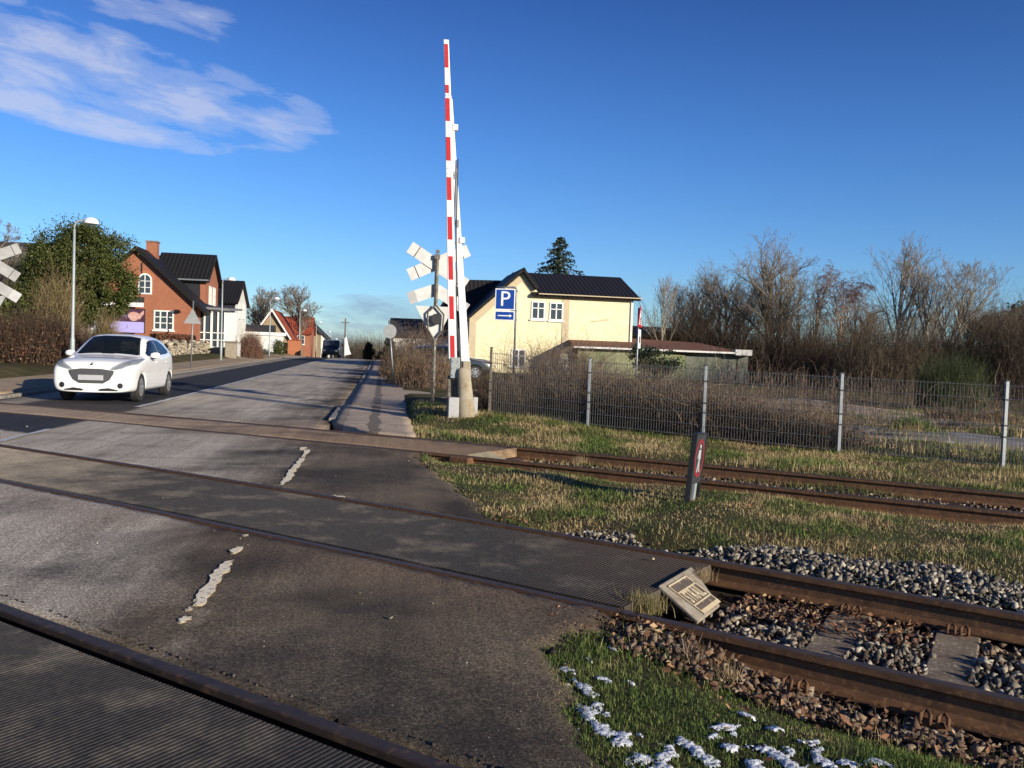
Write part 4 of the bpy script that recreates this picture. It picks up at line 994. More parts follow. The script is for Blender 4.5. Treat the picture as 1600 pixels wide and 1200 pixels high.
def warning_sign():
    d = 27.0; base = onground(994.5, d); t = thing('warning_sign', base, R(73), 'red rimmed triangular warning sign seen almost edge on, above a white plate', 'road sign')
    s = d / FPX; z0 = at(1000, 505, d).z - base.z
    MB().tube([(0, .04, -.3), (0, .04, z0 + .48)], .03, 10).build('post', MT['galv'], t, smooth=True)
    def tri(r, zc): return [(-r * .9, zc - r * .5), (r * .9, zc - r * .5), (0, zc + r)]
    o = MB().prism(tri(.46, z0 + .10), -.02, 0, 'y').build('triangle_plate', MT['red'], t)
    MB().prism(tri(.31, z0 + .10), -.024, -.021, 'y').build('sign_face', MT['signwhite'], o)
    mb = MB(); zc = z0 + .05
    for k in range(3): mb.box(-.12, .12, -.028, -.025, zc - .08 + .07 * k, zc - .05 + .07 * k)
    mb.box(-.10, -.07, -.029, -.026, zc - .11, zc + .14); mb.box(.07, .10, -.029, -.026, zc - .11, zc + .14); mb.build('pictogram', MT['black'], o)
    o = MB().box(-.25, .25, -.02, 0, z0 - .80, z0 - .20).build('lower_plate', MT['signwhite'], t, bevel=.006)
    MB().box(-.10, .10, -.024, -.021, z0 - .62, z0 - .42).build('pictogram', MT['black'], o)
warning_sign()

MT['reddull'] = pm('dark sign red', (.26, .02, .028), (.20, .018, .024), 9, .6)  # darker red than the barrier bands
def track_sign():
    base = onground(1080, 8.55); base.z -= .02
    t = thing('track_sign', base, R(61), 'small dark sign with a red ring and a walking figure, leaning in the grass', 'no entry sign')
    M_ = Matrix.Rotation(R(-61), 4, 'Z') @ Matrix.Rotation(R(5), 4, 'Y') @ Matrix.Rotation(R(61), 4, 'Z'); H_ = .70; w_ = .335; y0 = -.03
    def bx(*a): return MB().box(*a, M_)
    o = bx(-w_/2, w_/2, -.02, .02, .20, H_).build('sign_board', MT['darkgrey'], t, bevel=.004)
    mb = MB()
    for a in ((-w_/2 - .006, -w_/2 + .008, -.026, .026, 0, H_ + .006), (w_/2 - .008, w_/2 + .006, -.026, .026, .05, H_ + .006), (-w_/2, w_/2, -.026, .026, H_ - .008, H_ + .006)): mb.box(*a, M_)
    mb.build('edge_frame', MT['black'], t)
    bx(-w_/2 + .01, -w_/2 + .06, -.02, .03, -.15, .22).build('leg', MT['black'], t); bx(w_/2 - .10, w_/2 - .03, .005, .03, -.15, .22).build('leg', MT['grey'], t)
    k = 28; mb = MB(); vs = []
    for r_, yy in ((.150, -.0245), (.150, -.0215), (.122, -.0215), (.122, -.0245)):
        for j in range(k):
            a = 2 * math.pi * j / k; vs.append(M_ @ Vector((r_ * math.cos(a), yy, .455 + 1.28 * r_ * math.sin(a))))
    mb.add(vs, [(c*k+j, c*k+(j+1) % k, ((c+1) % 4)*k+(j+1) % k, ((c+1) % 4)*k+j) for c in range(4) for j in range(k)]); mb.build('red_ring', MT['reddull'], o)
    mb = MB(); cz = .455
    mb.lathe([(.001, -.0245), (.022, -.0244), (.022, -.0205)], 14, M_ @ Matrix.Translation((.006, 0, cz + .118)), 'y')
    mb.prism([(-.030, cz + .085), (.032, cz + .085), (.040, cz - .01), (.022, cz - .01), (.020, cz - .05), (.050, cz - .14), (.022, cz - .14), (.0, cz - .06), (-.026, cz - .14), (-.052, cz - .14), (-.018, cz - .04), (-.018, cz + .03), (-.046, cz - .01), (-.056, cz + .0)], -.0245, -.0205, 'y', M_)
    mb.build('walking_figure', MT['signgrey'], o)
track_sign()

# ------------------------------------------------------------------ end deflectors
def wedge():
    u1, u0 = 1.86, 1.575
    A = [xy(u1, 4.93), xy(u1, 5.53), xy(u0, 5.27), xy(u0, 4.86)]; Z = [.012, .012, -.14, -.14]
    c = Vector((sum(a[0] for a in A) / 4, sum(a[1] for a in A) / 4, -.15))
    t = thing('deflector_block', c, 0, 'tilted pale concrete end block of the crossing with a lettered dark plate', 'end block')
    top = [Vector((a[0], a[1], z)) - c for a, z in zip(A, Z)]
    nrm = (top[1] - top[0]).cross(top[3] - top[0]).normalized(); nrm *= -1 if nrm.z < 0 else 1
    bot = [p - nrm * .026 for p in top]
    MB().add(top + bot, [(0,1,2,3),(7,6,5,4),(0,4,5,1),(1,5,6,2),(2,6,7,3),(3,7,4,0)]).build('block', MT['ceramic_pale'], t, bevel=.008)
    # a rib underneath keeps it propped up
    mid = (bot[0] + bot[1]) / 2; m2 = (bot[2] + bot[3]) / 2; mb = MB()
    for k in (-.12, .12):
        e = (top[1] - top[0]).normalized() * k; g = (top[1] - top[0]).normalized() * .02
        mb.add([mid + e - g, mid + e + g, m2 + e*.6 + g, m2 + e*.6 - g, mid + e - g + Vector((0,0,-.16)), mid + e + g + Vector((0,0,-.16)), m2 + e*.6 + g + Vector((0,0,-.02)), m2 + e*.6 - g + Vector((0,0,-.02))], [(0,1,2,3),(7,6,5,4),(0,4,5,1),(1,5,6,2),(2,6,7,3),(3,7,4,0)])
    mb.build('rib', MT['concrete'], t)
    # plate: local frame on the sloping face; right = toward the far rail, up = toward the panels
    rt = (top[1] - top[0]).normalized(); up = nrm.cross(rt).normalized(); up = up if up.dot(top[0] - top[3]) > 0 else -up
    o = (top[0] + top[1] + top[2] + top[3]) / 4 - up * .012
    def F(off): return Matrix((rt.to_4d(), up.to_4d(), nrm.to_4d(), (0, 0, 0, 1))).transposed() if False else Matrix(((rt.x, up.x, nrm.x, o.x + nrm.x*off), (rt.y, up.y, nrm.y, o.y + nrm.y*off), (rt.z, up.z, nrm.z, o.z + nrm.z*off), (0, 0, 0, 1)))
    W, H2 = .32, .27
    pl = MB().box(-W/2, W/2, -H2/2, H2/2, 0, .006, F(0.0)).build('plate', MT['platebrown'], t, bevel=.002)
    mb = MB()
    for a in ((-W/2, W/2, H2/2 - .012, H2/2), (-W/2, -W/2 + .010, -H2/2, H2/2), (W/2 - .010, W/2, -H2/2, H2/2), (-W/2, W/2, .054, .064), (-W/2, W/2, -.064, -.054), (-W/2 + .01, W/2 - .01, -H2/2, -H2/2 + .03)):
        mb.box(a[0], a[1], a[2], a[3], .0065, .0085, F(0))
    mb.build('plate_border', MT['cream'], pl)
    text_mb('STRAIL', .104, .0012, F(.0082) @ Matrix.Diagonal((.80, 1.35, 1, 1)), .0014).build('lettering', MT['cream'], pl)
MT['ceramic_pale'] = pm('pale worn concrete', (.34, .30, .23), (.26, .22, .16), 9, .85, .004, c3=(.19, .14, .09), scale3=22)
MT['platebrown'] = pm('worn dark plate', (.075, .06, .047), (.12, .095, .072), 18, .7, .002, c3=(.26, .18, .11), scale3=30)
wedge()
def wedge2():
    p = hit(757, 708); t = thing('end_wedge', (p.x, p.y, 0), math.atan2(T[1], T[0]), 'greenish concrete wedge with rusty ends closing the back track crossing', 'end block')
    MB().add([(.1,.28,.0),(.1,-.28,.0),(-.34,-.28,-.14),(-.34,.28,-.14),(.1,.28,-.2),(.1,-.28,-.2),(-.34,-.28,-.2),(-.34,.28,-.2)], [(0,1,2,3),(7,6,5,4),(0,4,5,1),(1,5,6,2),(2,6,7,3),(3,7,4,0)]).build('wedge', MT['mossstone'], t, bevel=.01)
    MB().box(-.62, -.40, -.16, .16, -.2, -.04).build('stop_block', MT['rust'], t, bevel=.02)
    MB().box(.10, .22, -.62, -.30, -.2, -.012).build('end_piece', MT['rust'], t, bevel=.02)
    MB().box(-.12, .20, .30, .58, -.2, -.012).build('end_piece', MT['rust'], t, bevel=.02)
MT['mossstone'] = pm('greenish stone', (.34, .31, .20), (.24, .20, .12), 7, .9, .005)
wedge2()

# ------------------------------------------------------------------ mesh fence
def ray_s(px, py, s):
    v = FF + RR * ((px - 800) / FPX) - UU * ((py - 600) / FPX); t = s / (v.x * PV[0] + v.y * PV[1]); return v.x * t, v.y * t
def fence():
    S_ = 14.55; cols = [764, 918, 1099, 1312, 1570]; us_ = [us(*ray_s(c, 660, S_))[0] for c in cols]
    sp = (us_[0] - us_[-1]) / 4; u_all = us_ + [us_[-1] - sp * k for k in range(1, 5)]
    x0, y0 = xy(us_[2], S_); t = thing('mesh_fence', (x0, y0, zgf(x0, y0)), 0, 'grey wire mesh fence on steel posts along the tracks', 'fence'); o0 = t.location.copy()
    H = 1.24; pts = []
    for i, u in enumerate(u_all):
        x, y = xy(u, S_); z = zgf(x, y); b = Vector((x, y, z)) - o0; pts.append(b)
        h = 1.06 * H if i == 0 else H + .04
        post = MB().box(b.x - .026, b.x + .026, b.y - .026, b.y + .026, b.z - .3, b.z + h, None).build('fence_post', MT['galvold'] if i == 0 else MT['galv'], t, bevel=.006)
        MB().box(b.x - .030, b.x + .030, b.y - .030, b.y + .030, b.z + h, b.z + h + .02).build('post_cap', MT['black'], post)
        for zz in (.45, .62, 1.0): MB().box(b.x - .032, b.x + .032, b.y - .032, b.y + .032, b.z + zz, b.z + zz + .025).build('clamp', MT['black'], post)
    MT['wire'] = pm('zinc wire', (.21, .205, .19), (.14, .14, .135), 20, .55, 0, .2)
    for a, b in zip(pts[:-1], pts[1:]):
        d = b - a; L_ = d.length; n = int(L_ / .05); mb = MB(); w_ = .0030; dn = Vector((d.x, d.y, 0)).normalized(); pn = Vector((-dn.y, dn.x, 0))
        def bar(p, q_, r_):
            ax = (q_ - p).normalized(); e1 = pn * r_; e2 = ax.cross(pn) * r_
            mb.add([p+e1+e2, p-e1+e2, p-e1-e2, p+e1-e2, q_+e1+e2, q_-e1+e2, q_-e1-e2, q_+e1-e2], [(0,1,5,4),(1,2,6,5),(2,3,7,6),(3,0,4,7)])
        for i in range(1, n):
            p = a + d * (i / n); bar(p + Vector((0, 0, .03)), p + Vector((0, 0, H)), w_)
        for k in range(7):
            z = Vector((0, 0, .05 + k * .2 * .97))
            for sgn in (-1, 1): bar(a + z + pn * .008 * sgn, b + z + pn * .008 * sgn, .0038)
        mb.build('mesh_panel', MT['wire'], t)
fence()

# ------------------------------------------------------------------ street lamps, other street furniture
def street_lamp():
    t = thing('street_lamp', (0, 0, 0), 0, 'x', 'street lamp', 'street lamps along the left footway')
    MB().lathe([(.075, -.3), (.075, 1.1), (.055, 1.15), (.045, 3), (.038, 4.75)], 12).build('pole', MT['lamppost'], t, smooth=True)
    MB().tube([(0, 0, 4.7), (0, 0, 4.85), (.04, 0, 4.96), (.14, 0, 5.03), (.3, 0, 5.05), (.42, 0, 5.05)], .034, 8).build('arm', MT['lamppost'], t, smooth=True)
    h = MB().lathe([(.02, .16), (.10, .155), (.19, .10), (.235, .02), (.245, -.05), (.22, -.06), (.05, -.07)], 20, Matrix.Translation((.52, 0, 5.0))).build('lamp_shade', MT['lampwhite'], t, smooth=True)
    return t
MT['lamppost'] = pm('painted lamp post', (.36, .40, .40), (.30, .34, .34), 6, .55, 0, .2)
LP = [(112.5, 28.5, 'tall grey street lamp with white shade, in front of the evergreen tree'), (345, 52.4, 'street lamp with white shade in front of the white conservatory'), (420.5, 74, 'street lamp with white shade before the steep orange gable'),
      (467, 98, 'small street lamp in front of the taller bare tree on the left'), (493, 122, 'tiny far street lamp just right of the taller bare tree'), (509, 146, 'tiny far street lamp, second from the crest of the road'), (520, 168, 'tiny far street lamp right above the crest of the road')]
lamp0 = None
for i, (px, d, lab) in enumerate(LP):
    p = onground(px, d)
    if d > 90: p.z = float(rise(d)) + .3
    if lamp0 is None: lamp0 = street_lamp(); lamp0.location = p; lamp0.rotation_euler = (0, 0, ROADROT); lamp0['label'] = lab
    else: dup(lamp0, p, ROADROT, lab)

MT['signdull'] = pm('dull zinc sign back', (.30, .31, .31), (.24, .25, .25), 6, .6)
def back_sign(px, pb, d, ptop, cpy, r_px, kind, lean, label, rz=0):
    base = onground(pb, d); t = thing('road_sign', base, rz, label, 'road sign'); s = d / FPX
    zt = at(px, ptop, d).z - base.z; zc = at(px, cpy, d).z - base.z
    MB().tube([(0, 0, -.3), (lean, 0, zt)], .035, 8).build('post', MT['galv'], t, smooth=True)
    r_ = r_px * s; xc = lean * zc / zt
    if kind == 'tri': P = [(xc - r_, zc - r_ * .9), (xc + r_, zc - r_ * .9), (xc, zc + r_ * .9)]
    else: P = [(xc + r_ * math.cos(a), zc + 1.1 * r_ * math.sin(a)) for a in [i * math.pi / 10 for i in range(20)]]
    MB().prism(P, -.06, -.045, 'y').build('sign_plate', MT['signdull'], t)
back_sign(301, 298, 40, 470, 494, 13, 'tri', .05, 'grey back of a triangular sign on a thin post by the hedge', R(10))
back_sign(611, 616.5, 33, 501, 518, 10, 'disc', -.28, 'pale back of a round sign on a leaning post by the footway', R(8))
p = onground(257.5, 33); t = thing('utility_cabinet', p, ROADROT, 'green grey utility cabinet at the road edge behind the white car', 'cabinet')
MB().box(-.12, .15, -.15, .2, -.1, 1.0).build('cabinet_body', MT['green_metal'], t, bevel=.02); MB().box(-.14, .17, -.17, .22, 1.0, 1.05).build('lid', MT['green_metal'], t, bevel=.01)
p = onground(370, 62); t = thing('cable_cabinet', p, ROADROT, 'small pale cabinet standing against the stone wall', 'cabinet')
MB().box(-.25, .25, -.15, .15, -.1, .85).build('cabinet_body', MT['signgrey'], t, bevel=.02); MB().box(-.28, .28, -.18, .18, .85, .9).build('lid', MT['grey'], t, bevel=.01)
p = onground(360.5, 58); t = thing('stone_pillar', p, ROADROT, 'sandy stone gate pillar between the wall and the pale cabinet', 'pillar')
MB().box(-.35, .35, -.3, .3, -.2, 1.0).build('shaft', MT['ceramic_pale'], t, bevel=.05); MB().box(-.4, .4, -.35, .35, 1.0, 1.12).build('cap', MT['concrete'], t, bevel=.03)

# ------------------------------------------------------------------ cars
def patch(bvh, poly, dirn, off, name, mat, parent, cuts=3, far=6.0):
    """a thin skin laid on the body: polygon (3D points) pushed along dirn on to the surface"""
    bm = bmesh.new(); vs = [bm.verts.new(p) for p in poly]; bm.faces.new(vs); bmesh.ops.triangulate(bm, faces=bm.faces)
    for _ in range(cuts): bmesh.ops.subdivide_edges(bm, edges=bm.edges, cuts=1, use_grid_fill=True)
    bmesh.ops.triangulate(bm, faces=bm.faces)
    d = Vector(dirn).normalized(); prev = None
    for v in bm.verts:
        h, n, i, q = bvh.ray_cast(v.co - d * far * .5, d)
        if h is None:
            h, n, i, q = bvh.find_nearest(v.co)
        v.co = h + (n if n.dot(d) < 0 else -n) * off
    me = bpy.data.meshes.new(name); bm.normal_update(); bm.to_mesh(me); bm.free(); me.materials.append(mat)
    me.polygons.foreach_set('use_smooth', [True] * len(me.polygons))
    o = bpy.data.objects.new(name, me); COL.objects.link(o); o.parent = parent; return o
def inpoly(p, P):
    c = False; j = len(P) - 1
    for i in range(len(P)):
        if (P[i][1] > p[1]) != (P[j][1] > p[1]) and p[0] < (P[j][0] - P[i][0]) * (p[1] - P[i][1]) / (P[j][1] - P[i][1]) + P[i][0]: c = not c
        j = i
    return c
def make_car(label, loc, rz):
    t = thing('hatchback_car', loc, rz, label, 'car')
    low = [(0, .19), (.78, .19), (.84, .28), (.865, .52)]
    ST_ = [(.00, [(0,.22),(.60,.22),(.71,.30),(.75,.47),(.73,.68),(.65,.755),(.50,.79),(.27,.81),(0,.815)]),
           (.10, [(0,.20),(.70,.20),(.79,.28),(.825,.48),(.805,.74),(.72,.825),(.55,.865),(.28,.885),(0,.89)]),
           (.40, [(0,.19),(.77,.19),(.835,.28),(.86,.5),(.848,.80),(.775,.875),(.60,.92),(.3,.938),(0,.943)]),
           (.80, low + [(.858,.84),(.80,.90),(.62,.935),(.3,.95),(0,.955)]),
           (1.10, low + [(.862,.87),(.815,.935),(.68,.965),(.34,.982),(0,.99)]),
           (1.22, low + [(.862,.87),(.82,.955),(.735,1.01),(.38,1.05),(0,1.06)]),
           (1.55, low + [(.865,.89),(.825,.985),(.715,1.215),(.46,1.275),(0,1.29)]),
           (1.90, low + [(.868,.91),(.83,.995),(.675,1.36),(.46,1.42),(0,1.435)]),
           (2.05, low + [(.868,.915),(.83,1.0),(.665,1.39),(.46,1.45),(0,1.465)]),
           (2.50, low + [(.87,.93),(.83,1.01),(.655,1.40),(.45,1.465),(0,1.48)]),
           (3.05, low + [(.865,.95),(.825,1.02),(.635,1.38),(.43,1.44),(0,1.455)]),
           (3.50, low + [(.85,.97),(.815,1.04),(.625,1.345),(.42,1.405),(0,1.42)]),
           (3.74, [(0,.24),(.74,.24),(.82,.34),(.84,.56),(.825,.93),(.79,1.02),(.66,1.20),(.45,1.27),(0,1.28)]),
           (3.90, [(0,.30),(.70,.30),(.78,.40),(.80,.58),(.79,.88),(.75,.95),(.62,1.0),(.43,1.02),(0,1.025)]),
           (3.96, [(0,.36),(.6,.36),(.68,.43),(.70,.56),(.67,.68),(.60,.70),(.5,.72),(.34,.73),(0,.735)])]
    mb = MB(); rings = []
    for y, h in ST_:
        ring = [(x, y, z) for x, z in h] + [(-x, y, z) for x, z in h[-2:0:-1]]; rings.append(ring)
    k = len(rings[0]); V = [p for r_ in rings for p in r_]
    Fc = [(i*k+j, i*k+(j+1) % k, (i+1)*k+(j+1) % k, (i+1)*k+j) for i in range(len(rings)-1) for j in range(k)]
    def cap(i): return [(i*k + j, i*k + j + 1, i*k + k - j - 1, i*k + (k - j) % k) for j in range(0, 1)] + [(i*k+j, i*k+j+1, i*k+k-j-1, i*k+k-j) for j in range(1, k//2 - 1)] + [(i*k + k//2 - 1, i*k + k//2, i*k + k//2 + 1)]
    Fc += [tuple(f) if len(set(f)) == 4 else tuple(dict.fromkeys(f)) for f in cap(0)] + [tuple(reversed(list(dict.fromkeys(f)))) for f in cap(len(rings)-1)]
    mb.add(V, Fc); tmp = mb.build('car_body', MT['carpaint'])
    m = tmp.modifiers.new('s', 'SUBSURF'); m.levels = 3; m.render_levels = 3
    cut = MB()
    for yw in (.82, 3.36):
        for sg in (-1, 1): cut.lathe([(.345, 0), (.345, .5)], 28, Matrix.Translation((.60 if sg > 0 else -1.10, yw, .315)), 'x')
    co = cut.build('cut', MT['black']); bo = tmp.modifiers.new('b', 'BOOLEAN'); bo.object = co; bo.operation = 'DIFFERENCE'; bo.solver = 'EXACT'
    dg = bpy.context.evaluated_depsgraph_get(); me = bpy.data.meshes.new_from_object(tmp.evaluated_get(dg))
    bpy.data.objects.remove(tmp); bpy.data.objects.remove(co)
    bm = bmesh.new(); bm.from_mesh(me); bvh = BVHTree.FromBMesh(bm)
    ws = [(-.69, .995), (-.30, 1.02), (.30, 1.02), (.69, .995), (.535, 1.375), (.28, 1.41), (-.28, 1.41), (-.535, 1.375)]
    s1 = [(1.42, .98), (1.36, 1.03), (1.86, 1.30), (2.28, 1.345), (2.30, 1.0)]; s2 = [(2.36, 1.005), (2.35, 1.348), (2.85, 1.325), (3.12, 1.25), (3.34, 1.10), (3.28, 1.05), (2.9, 1.02)]
    rw = [(-.52, 1.08), (.52, 1.08), (.40, 1.30), (-.40, 1.30)]
    dele = []
    for f in bm.faces:
        c = f.calc_center_median(); n = f.normal
        if c.z < .96: f.material_index = 0
        if 1.0 < c.y < 2.02 and n.y < -.2 and inpoly((c.x, c.z), [(x * .96, z) for x, z in ws]): dele.append(f)
        elif abs(n.x) > .5 and (inpoly((c.y, c.z), s1) or inpoly((c.y, c.z), s2)): dele.append(f)
        elif c.y > 3.2 and n.y > .3 and inpoly((c.x, c.z), rw): dele.append(f)
    bmesh.ops.delete(bm, geom=dele, context='FACES'); bm.to_mesh(me); bm.free()
    me.polygons.foreach_set('use_smooth', [True] * len(me.polygons)); me.materials.clear(); me.materials.append(MT['carpaint'])
    body = bpy.data.objects.new('body', me); COL.objects.link(body); body.parent = t
    P = lambda L, f: [Vector(f(a, b)) for a, b in L]
    patch(bvh, P(ws, lambda x, z: (x, 0, z)), (0, 1, 0), .007, 'windscreen', MT['carglass'], t, 4)
    patch(bvh, P(rw, lambda x, z: (x, 4.5, z)), (0, -1, 0), .007, 'rear_window', MT['carglass'], t, 3)
    for sg in (1, -1):
        for L_ in (s1, s2): patch(bvh, P(L_, lambda y, z: (sg * 1.5, y, z)), (-sg, 0, 0), .007, 'side_window', MT['carglass'], t, 3)
        hl = [(0.385, 0.690), (0.440, 0.755), (0.600, 0.840), (0.790, 0.930), (0.830, 0.905), (0.825, 0.815), (0.660, 0.730), (0.490, 0.690)]
        h = patch(bvh, P(hl, lambda x, z: (sg * x, 0, z)), (0, 1, 0), .010, 'headlight', MT['lens'], t, 3)
        il = [(0.460, 0.720), (0.600, 0.805), (0.740, 0.865), (0.760, 0.815), (0.640, 0.750), (0.510, 0.710)]
        patch(bvh, P(il, lambda x, z: (sg * x, 0, z)), (0, 1, 0), .004, 'reflector', MT['chrome'], h, 2)
        fl = [(.60 + .058 * math.cos(a * math.pi / 6), .365 + .058 * math.sin(a * math.pi / 6)) for a in range(12)]
        patch(bvh, P(fl, lambda x, z: (sg * x, 0, z)), (0, 1, 0), .007, 'fog_light', MT['black'], t, 2)
        sl = [(.14, .27), (.20, .295), (.36, .315), (.56, .275), (.54, .255), (.18, .25)]
        patch(bvh, P(sl, lambda x, z: (sg * x, 0, z)), (0, 1, 0), .006, 'lower_intake', MT['black'], t, 2)
        mi = MB().lathe([(.005, -.11), (.06, -.09), (.085, -.02), (.085, .06), (.06, .10), (.005, .11)], 14, Matrix.Translation((sg * .945, 1.52, 1.00)) @ Matrix.Diagonal((1, .55, .85, 1)), 'x').build('wing_mirror', MT['carpaint'], t, smooth=True)
        MB().box(sg * .92 - .07, sg * .92 - .07 + .12, 1.49, 1.55, .925, .95).build('mirror_foot', MT['black'], mi)
        dl = [(2.325, .35), (2.335, .35), (2.335, .99), (2.325, .99)]; patch(bvh, P(dl, lambda y, z: (sg * 1.5, y, z)), (-sg, 0, 0), .003, 'door_gap', MT['black'], t, 1)
        dl = [(1.36, .35), (1.368, .35), (1.368, .95), (1.36, .95)]; patch(bvh, P(dl, lambda y, z: (sg * 1.5, y, z)), (-sg, 0, 0), .003, 'door_gap', MT['black'], t, 1)
        for yh in (2.1, 3.0): MB().box(sg * .868 - .015, sg * .868 + .015, yh - .1, yh + .1, .83, .855).build('door_handle', MT['carpaint'], t, bevel=.008)
        for yw in (.82, 3.36):
            wl = MB().lathe([(.15, -.10), (.285, -.10), (.315, -.07), (.315, .06), (.29, .095), (.21, .095), (.20, .06), (.02, .05)], 30, Matrix.Translation((sg * .745, yw, .315)) @ (Matrix.Identity(4) if sg > 0 else Matrix.Rotation(math.pi, 4, 'Z')), 'x').build('wheel', MT['tyre'], t, smooth=False)
            rm = MB(); mt_ = Matrix.Translation((sg * .745, yw, .315)) @ (Matrix.Identity(4) if sg > 0 else Matrix.Rotation(math.pi, 4, 'Z'))
            rm.lathe([(.205, .055), (.205, .085), (.185, .085), (.18, .055)], 30, mt_, 'x'); rm.lathe([(.05, .06), (.05, .09), (.03, .10)], 12, mt_, 'x')
            for q_ in range(7):
                a = q_ * 2 * math.pi / 7; mm = mt_ @ Matrix.Rotation(a, 4, 'X'); rm.box(.06, .088, -.022, .022, .03, .19, mm)
            rm.build('rim', MT['alloy'], wl)
    gr = [(-0.470, 0.675), (-0.200, 0.710), (0.200, 0.710), (0.470, 0.675), (0.460, 0.610), (0.380, 0.480), (0.250, 0.405), (-0.250, 0.405), (-0.380, 0.480), (-0.460, 0.610)]
    gq = patch(bvh, P(gr, lambda x, z: (x, 0, z)), (0, 1, 0), .006, 'grille', MT['grille'], t, 3)
    MB().box(-.26, .26, -.035, -.012, .47, .58).build('number_plate', MT['plate'], t, bevel=.004)
    em = [(-0.035, 0.790), (-0.015, 0.803), (0.000, 0.825), (0.022, 0.823), (0.034, 0.840), (0.040, 0.813), (0.016, 0.800), (0.028, 0.777), (0.000, 0.783), (-0.022, 0.773)]
    patch(bvh, P(em, lambda x, z: (x, 0, z)), (0, 1, 0), .006, 'badge', MT['badge'], t, 1)
    # cabin
    MB().box(-.70, .70, 1.30, 3.3, .32, .42).build('cabin_floor', MT['black'], t)
    MB().prism([(1.12, .6), (1.55, .6), (1.55, .92), (1.15, .98)], -.72, .72, 'x').build('dashboard', MT['black'], t)
    for sg in (-1, 1):
        st = MB().box(sg * .36 - .24, sg * .36 + .24, 1.95, 2.45, .42, .60).build('front_seat', MT['seat'], t, bevel=.05)
        MB().prism([(2.42, .55), (2.56, .55), (2.68, 1.08), (2.60, 1.08)], sg * .36 - .23, sg * .36 + .23, 'x').build('seat_back', MT['seat'], st, bevel=.04)
        MB().box(sg * .36 - .12, sg * .36 + .12, 2.62, 2.70, 1.10, 1.28).build('headrest', MT['seat'], st, bevel=.03)
    MB().prism([(2.95, .5), (3.1, .5), (3.3, 1.02), (3.2, 1.02)], -.62, .62, 'x').build('rear_seat', MT['seat'], t, bevel=.04)
    rim = [(.36 + .18 * math.cos(a * math.pi / 9), 1.70 - .06 * math.sin(a * math.pi / 9), .90 + .17 * math.sin(a * math.pi / 9)) for a in range(19)]
    MB().tube(rim, .016, 6).build('steering_wheel', MT['black'], t)
    MB().box(-.11, .11, 1.86, 1.88, 1.28, 1.34).build('rear_mirror', MT['black'], t, bevel=.01)
    return t
def skinbody(name, nodes, edges, mat, parent, sub=2):
    """one continuous skin grown over a skeleton: nodes (x,y,z,r)"""
    me = bpy.data.meshes.new(name); me.from_pydata([n[:3] for n in nodes], edges, [])
    o = bpy.data.objects.new(name, me); COL.objects.link(o)
    m = o.modifiers.new('skin', 'SKIN'); sk = me.skin_vertices[0].data if me.skin_vertices else None
    if sk is None:
        bm = bmesh.new(); bm.from_mesh(me); bm.verts.layers.skin.verify(); bm.to_mesh(me); bm.free(); sk = me.skin_vertices[0].data
    for v, n in zip(sk, nodes): v.radius = (n[3], n[3] if len(n) < 5 else n[4])
    sk[0].use_root = True
    s_ = o.modifiers.new('sub', 'SUBSURF'); s_.levels = sub; s_.render_levels = sub
    dg = bpy.context.evaluated_depsgraph_get(); me2 = bpy.data.meshes.new_from_object(o.evaluated_get(dg)); bpy.data.objects.remove(o)
    me2.materials.clear(); me2.materials.append(mat); me2.polygons.foreach_set('use_smooth', [True] * len(me2.polygons))
    o = bpy.data.objects.new(name, me2); COL.objects.link(o); o.parent = parent; return o
def driver(loc, rz):
    t = thing('person', loc, rz, 'driver in dark clothes at the wheel of the white car', 'person')
    X = .36
    nodes = [(X, 2.32, .66, .15), (X, 2.40, .85, .15), (X, 2.42, 1.02, .155), (X, 2.40, 1.09, .06), (X, 2.385, 1.16, .055), (X, 2.37, 1.24, .085), (X, 2.375, 1.32, .08),
             (X + .19, 2.40, 1.02, .065), (X + .25, 2.22, .84, .05), (X + .17, 1.80, .95, .036), (X - .19, 2.40, 1.02, .065), (X - .25, 2.22, .84, .05), (X - .17, 1.80, .95, .036),
             (X + .10, 2.30, .62, .09), (X + .13, 1.85, .62, .065), (X + .12, 1.55, .42, .045), (X - .10, 2.30, .62, .09), (X - .13, 1.85, .62, .065), (X - .12, 1.55, .42, .045), (X + .17, 1.73, .99, .032), (X - .17, 1.73, .99, .032)]
    ed = [(0,1),(1,2),(2,3),(3,4),(4,5),(5,6),(2,7),(7,8),(8,9),(2,10),(10,11),(11,12),(0,13),(13,14),(14,15),(0,16),(16,17),(17,18),(9,19),(12,20)]
    skinbody('person_body', nodes, ed, MT['skin'], t)
    cl = [(n[0], n[1], n[2], n[3] * 1.09) for n in nodes[:3]] + [(X, 2.405, 1.07, .075)] + [(n[0], n[1], n[2], n[3] * 1.15) for n in nodes[7:13]]
    skinbody('jacket', cl, [(0,1),(1,2),(2,3),(2,4),(4,5),(5,6),(2,7),(7,8),(8,9)], MT['jacket'], t)
    MB().lathe([(.094, -.02), (.098, .04), (.085, .09), (.05, .125), (.005, .135)], 16, Matrix.Translation((X, 2.395, 1.28))).build('hair', MT['seat'], t, smooth=True)
    MB().tube([(X, 2.275, 1.255), (X, 2.262, 1.232)], [.010, .016], 8).build('nose', MT['skin'], t, smooth=True)
    for sg in (-1, 1):
        MB().lathe([(.011, 0), (.011, .006)], 8, Matrix.Translation((X + sg * .032, 2.287, 1.27)), 'y').build('eye', MT['black'], t)
        mb = MB()
        for f in range(4): mb.tube([(X + sg * .17 - .03 * sg + .012 * f * sg, 1.73, 1.0 + .012 * f), (X + sg * (.19 + .004 * f), 1.69, 1.005 + .014 * f), (X + sg * (.17 + .004 * f), 1.675, .99 + .014 * f)], [.010, .009, .007], 6)
        mb.tube([(X + sg * .15, 1.74, 1.0), (X + sg * .15, 1.70, 1.03)], [.011, .008], 6)
    return t
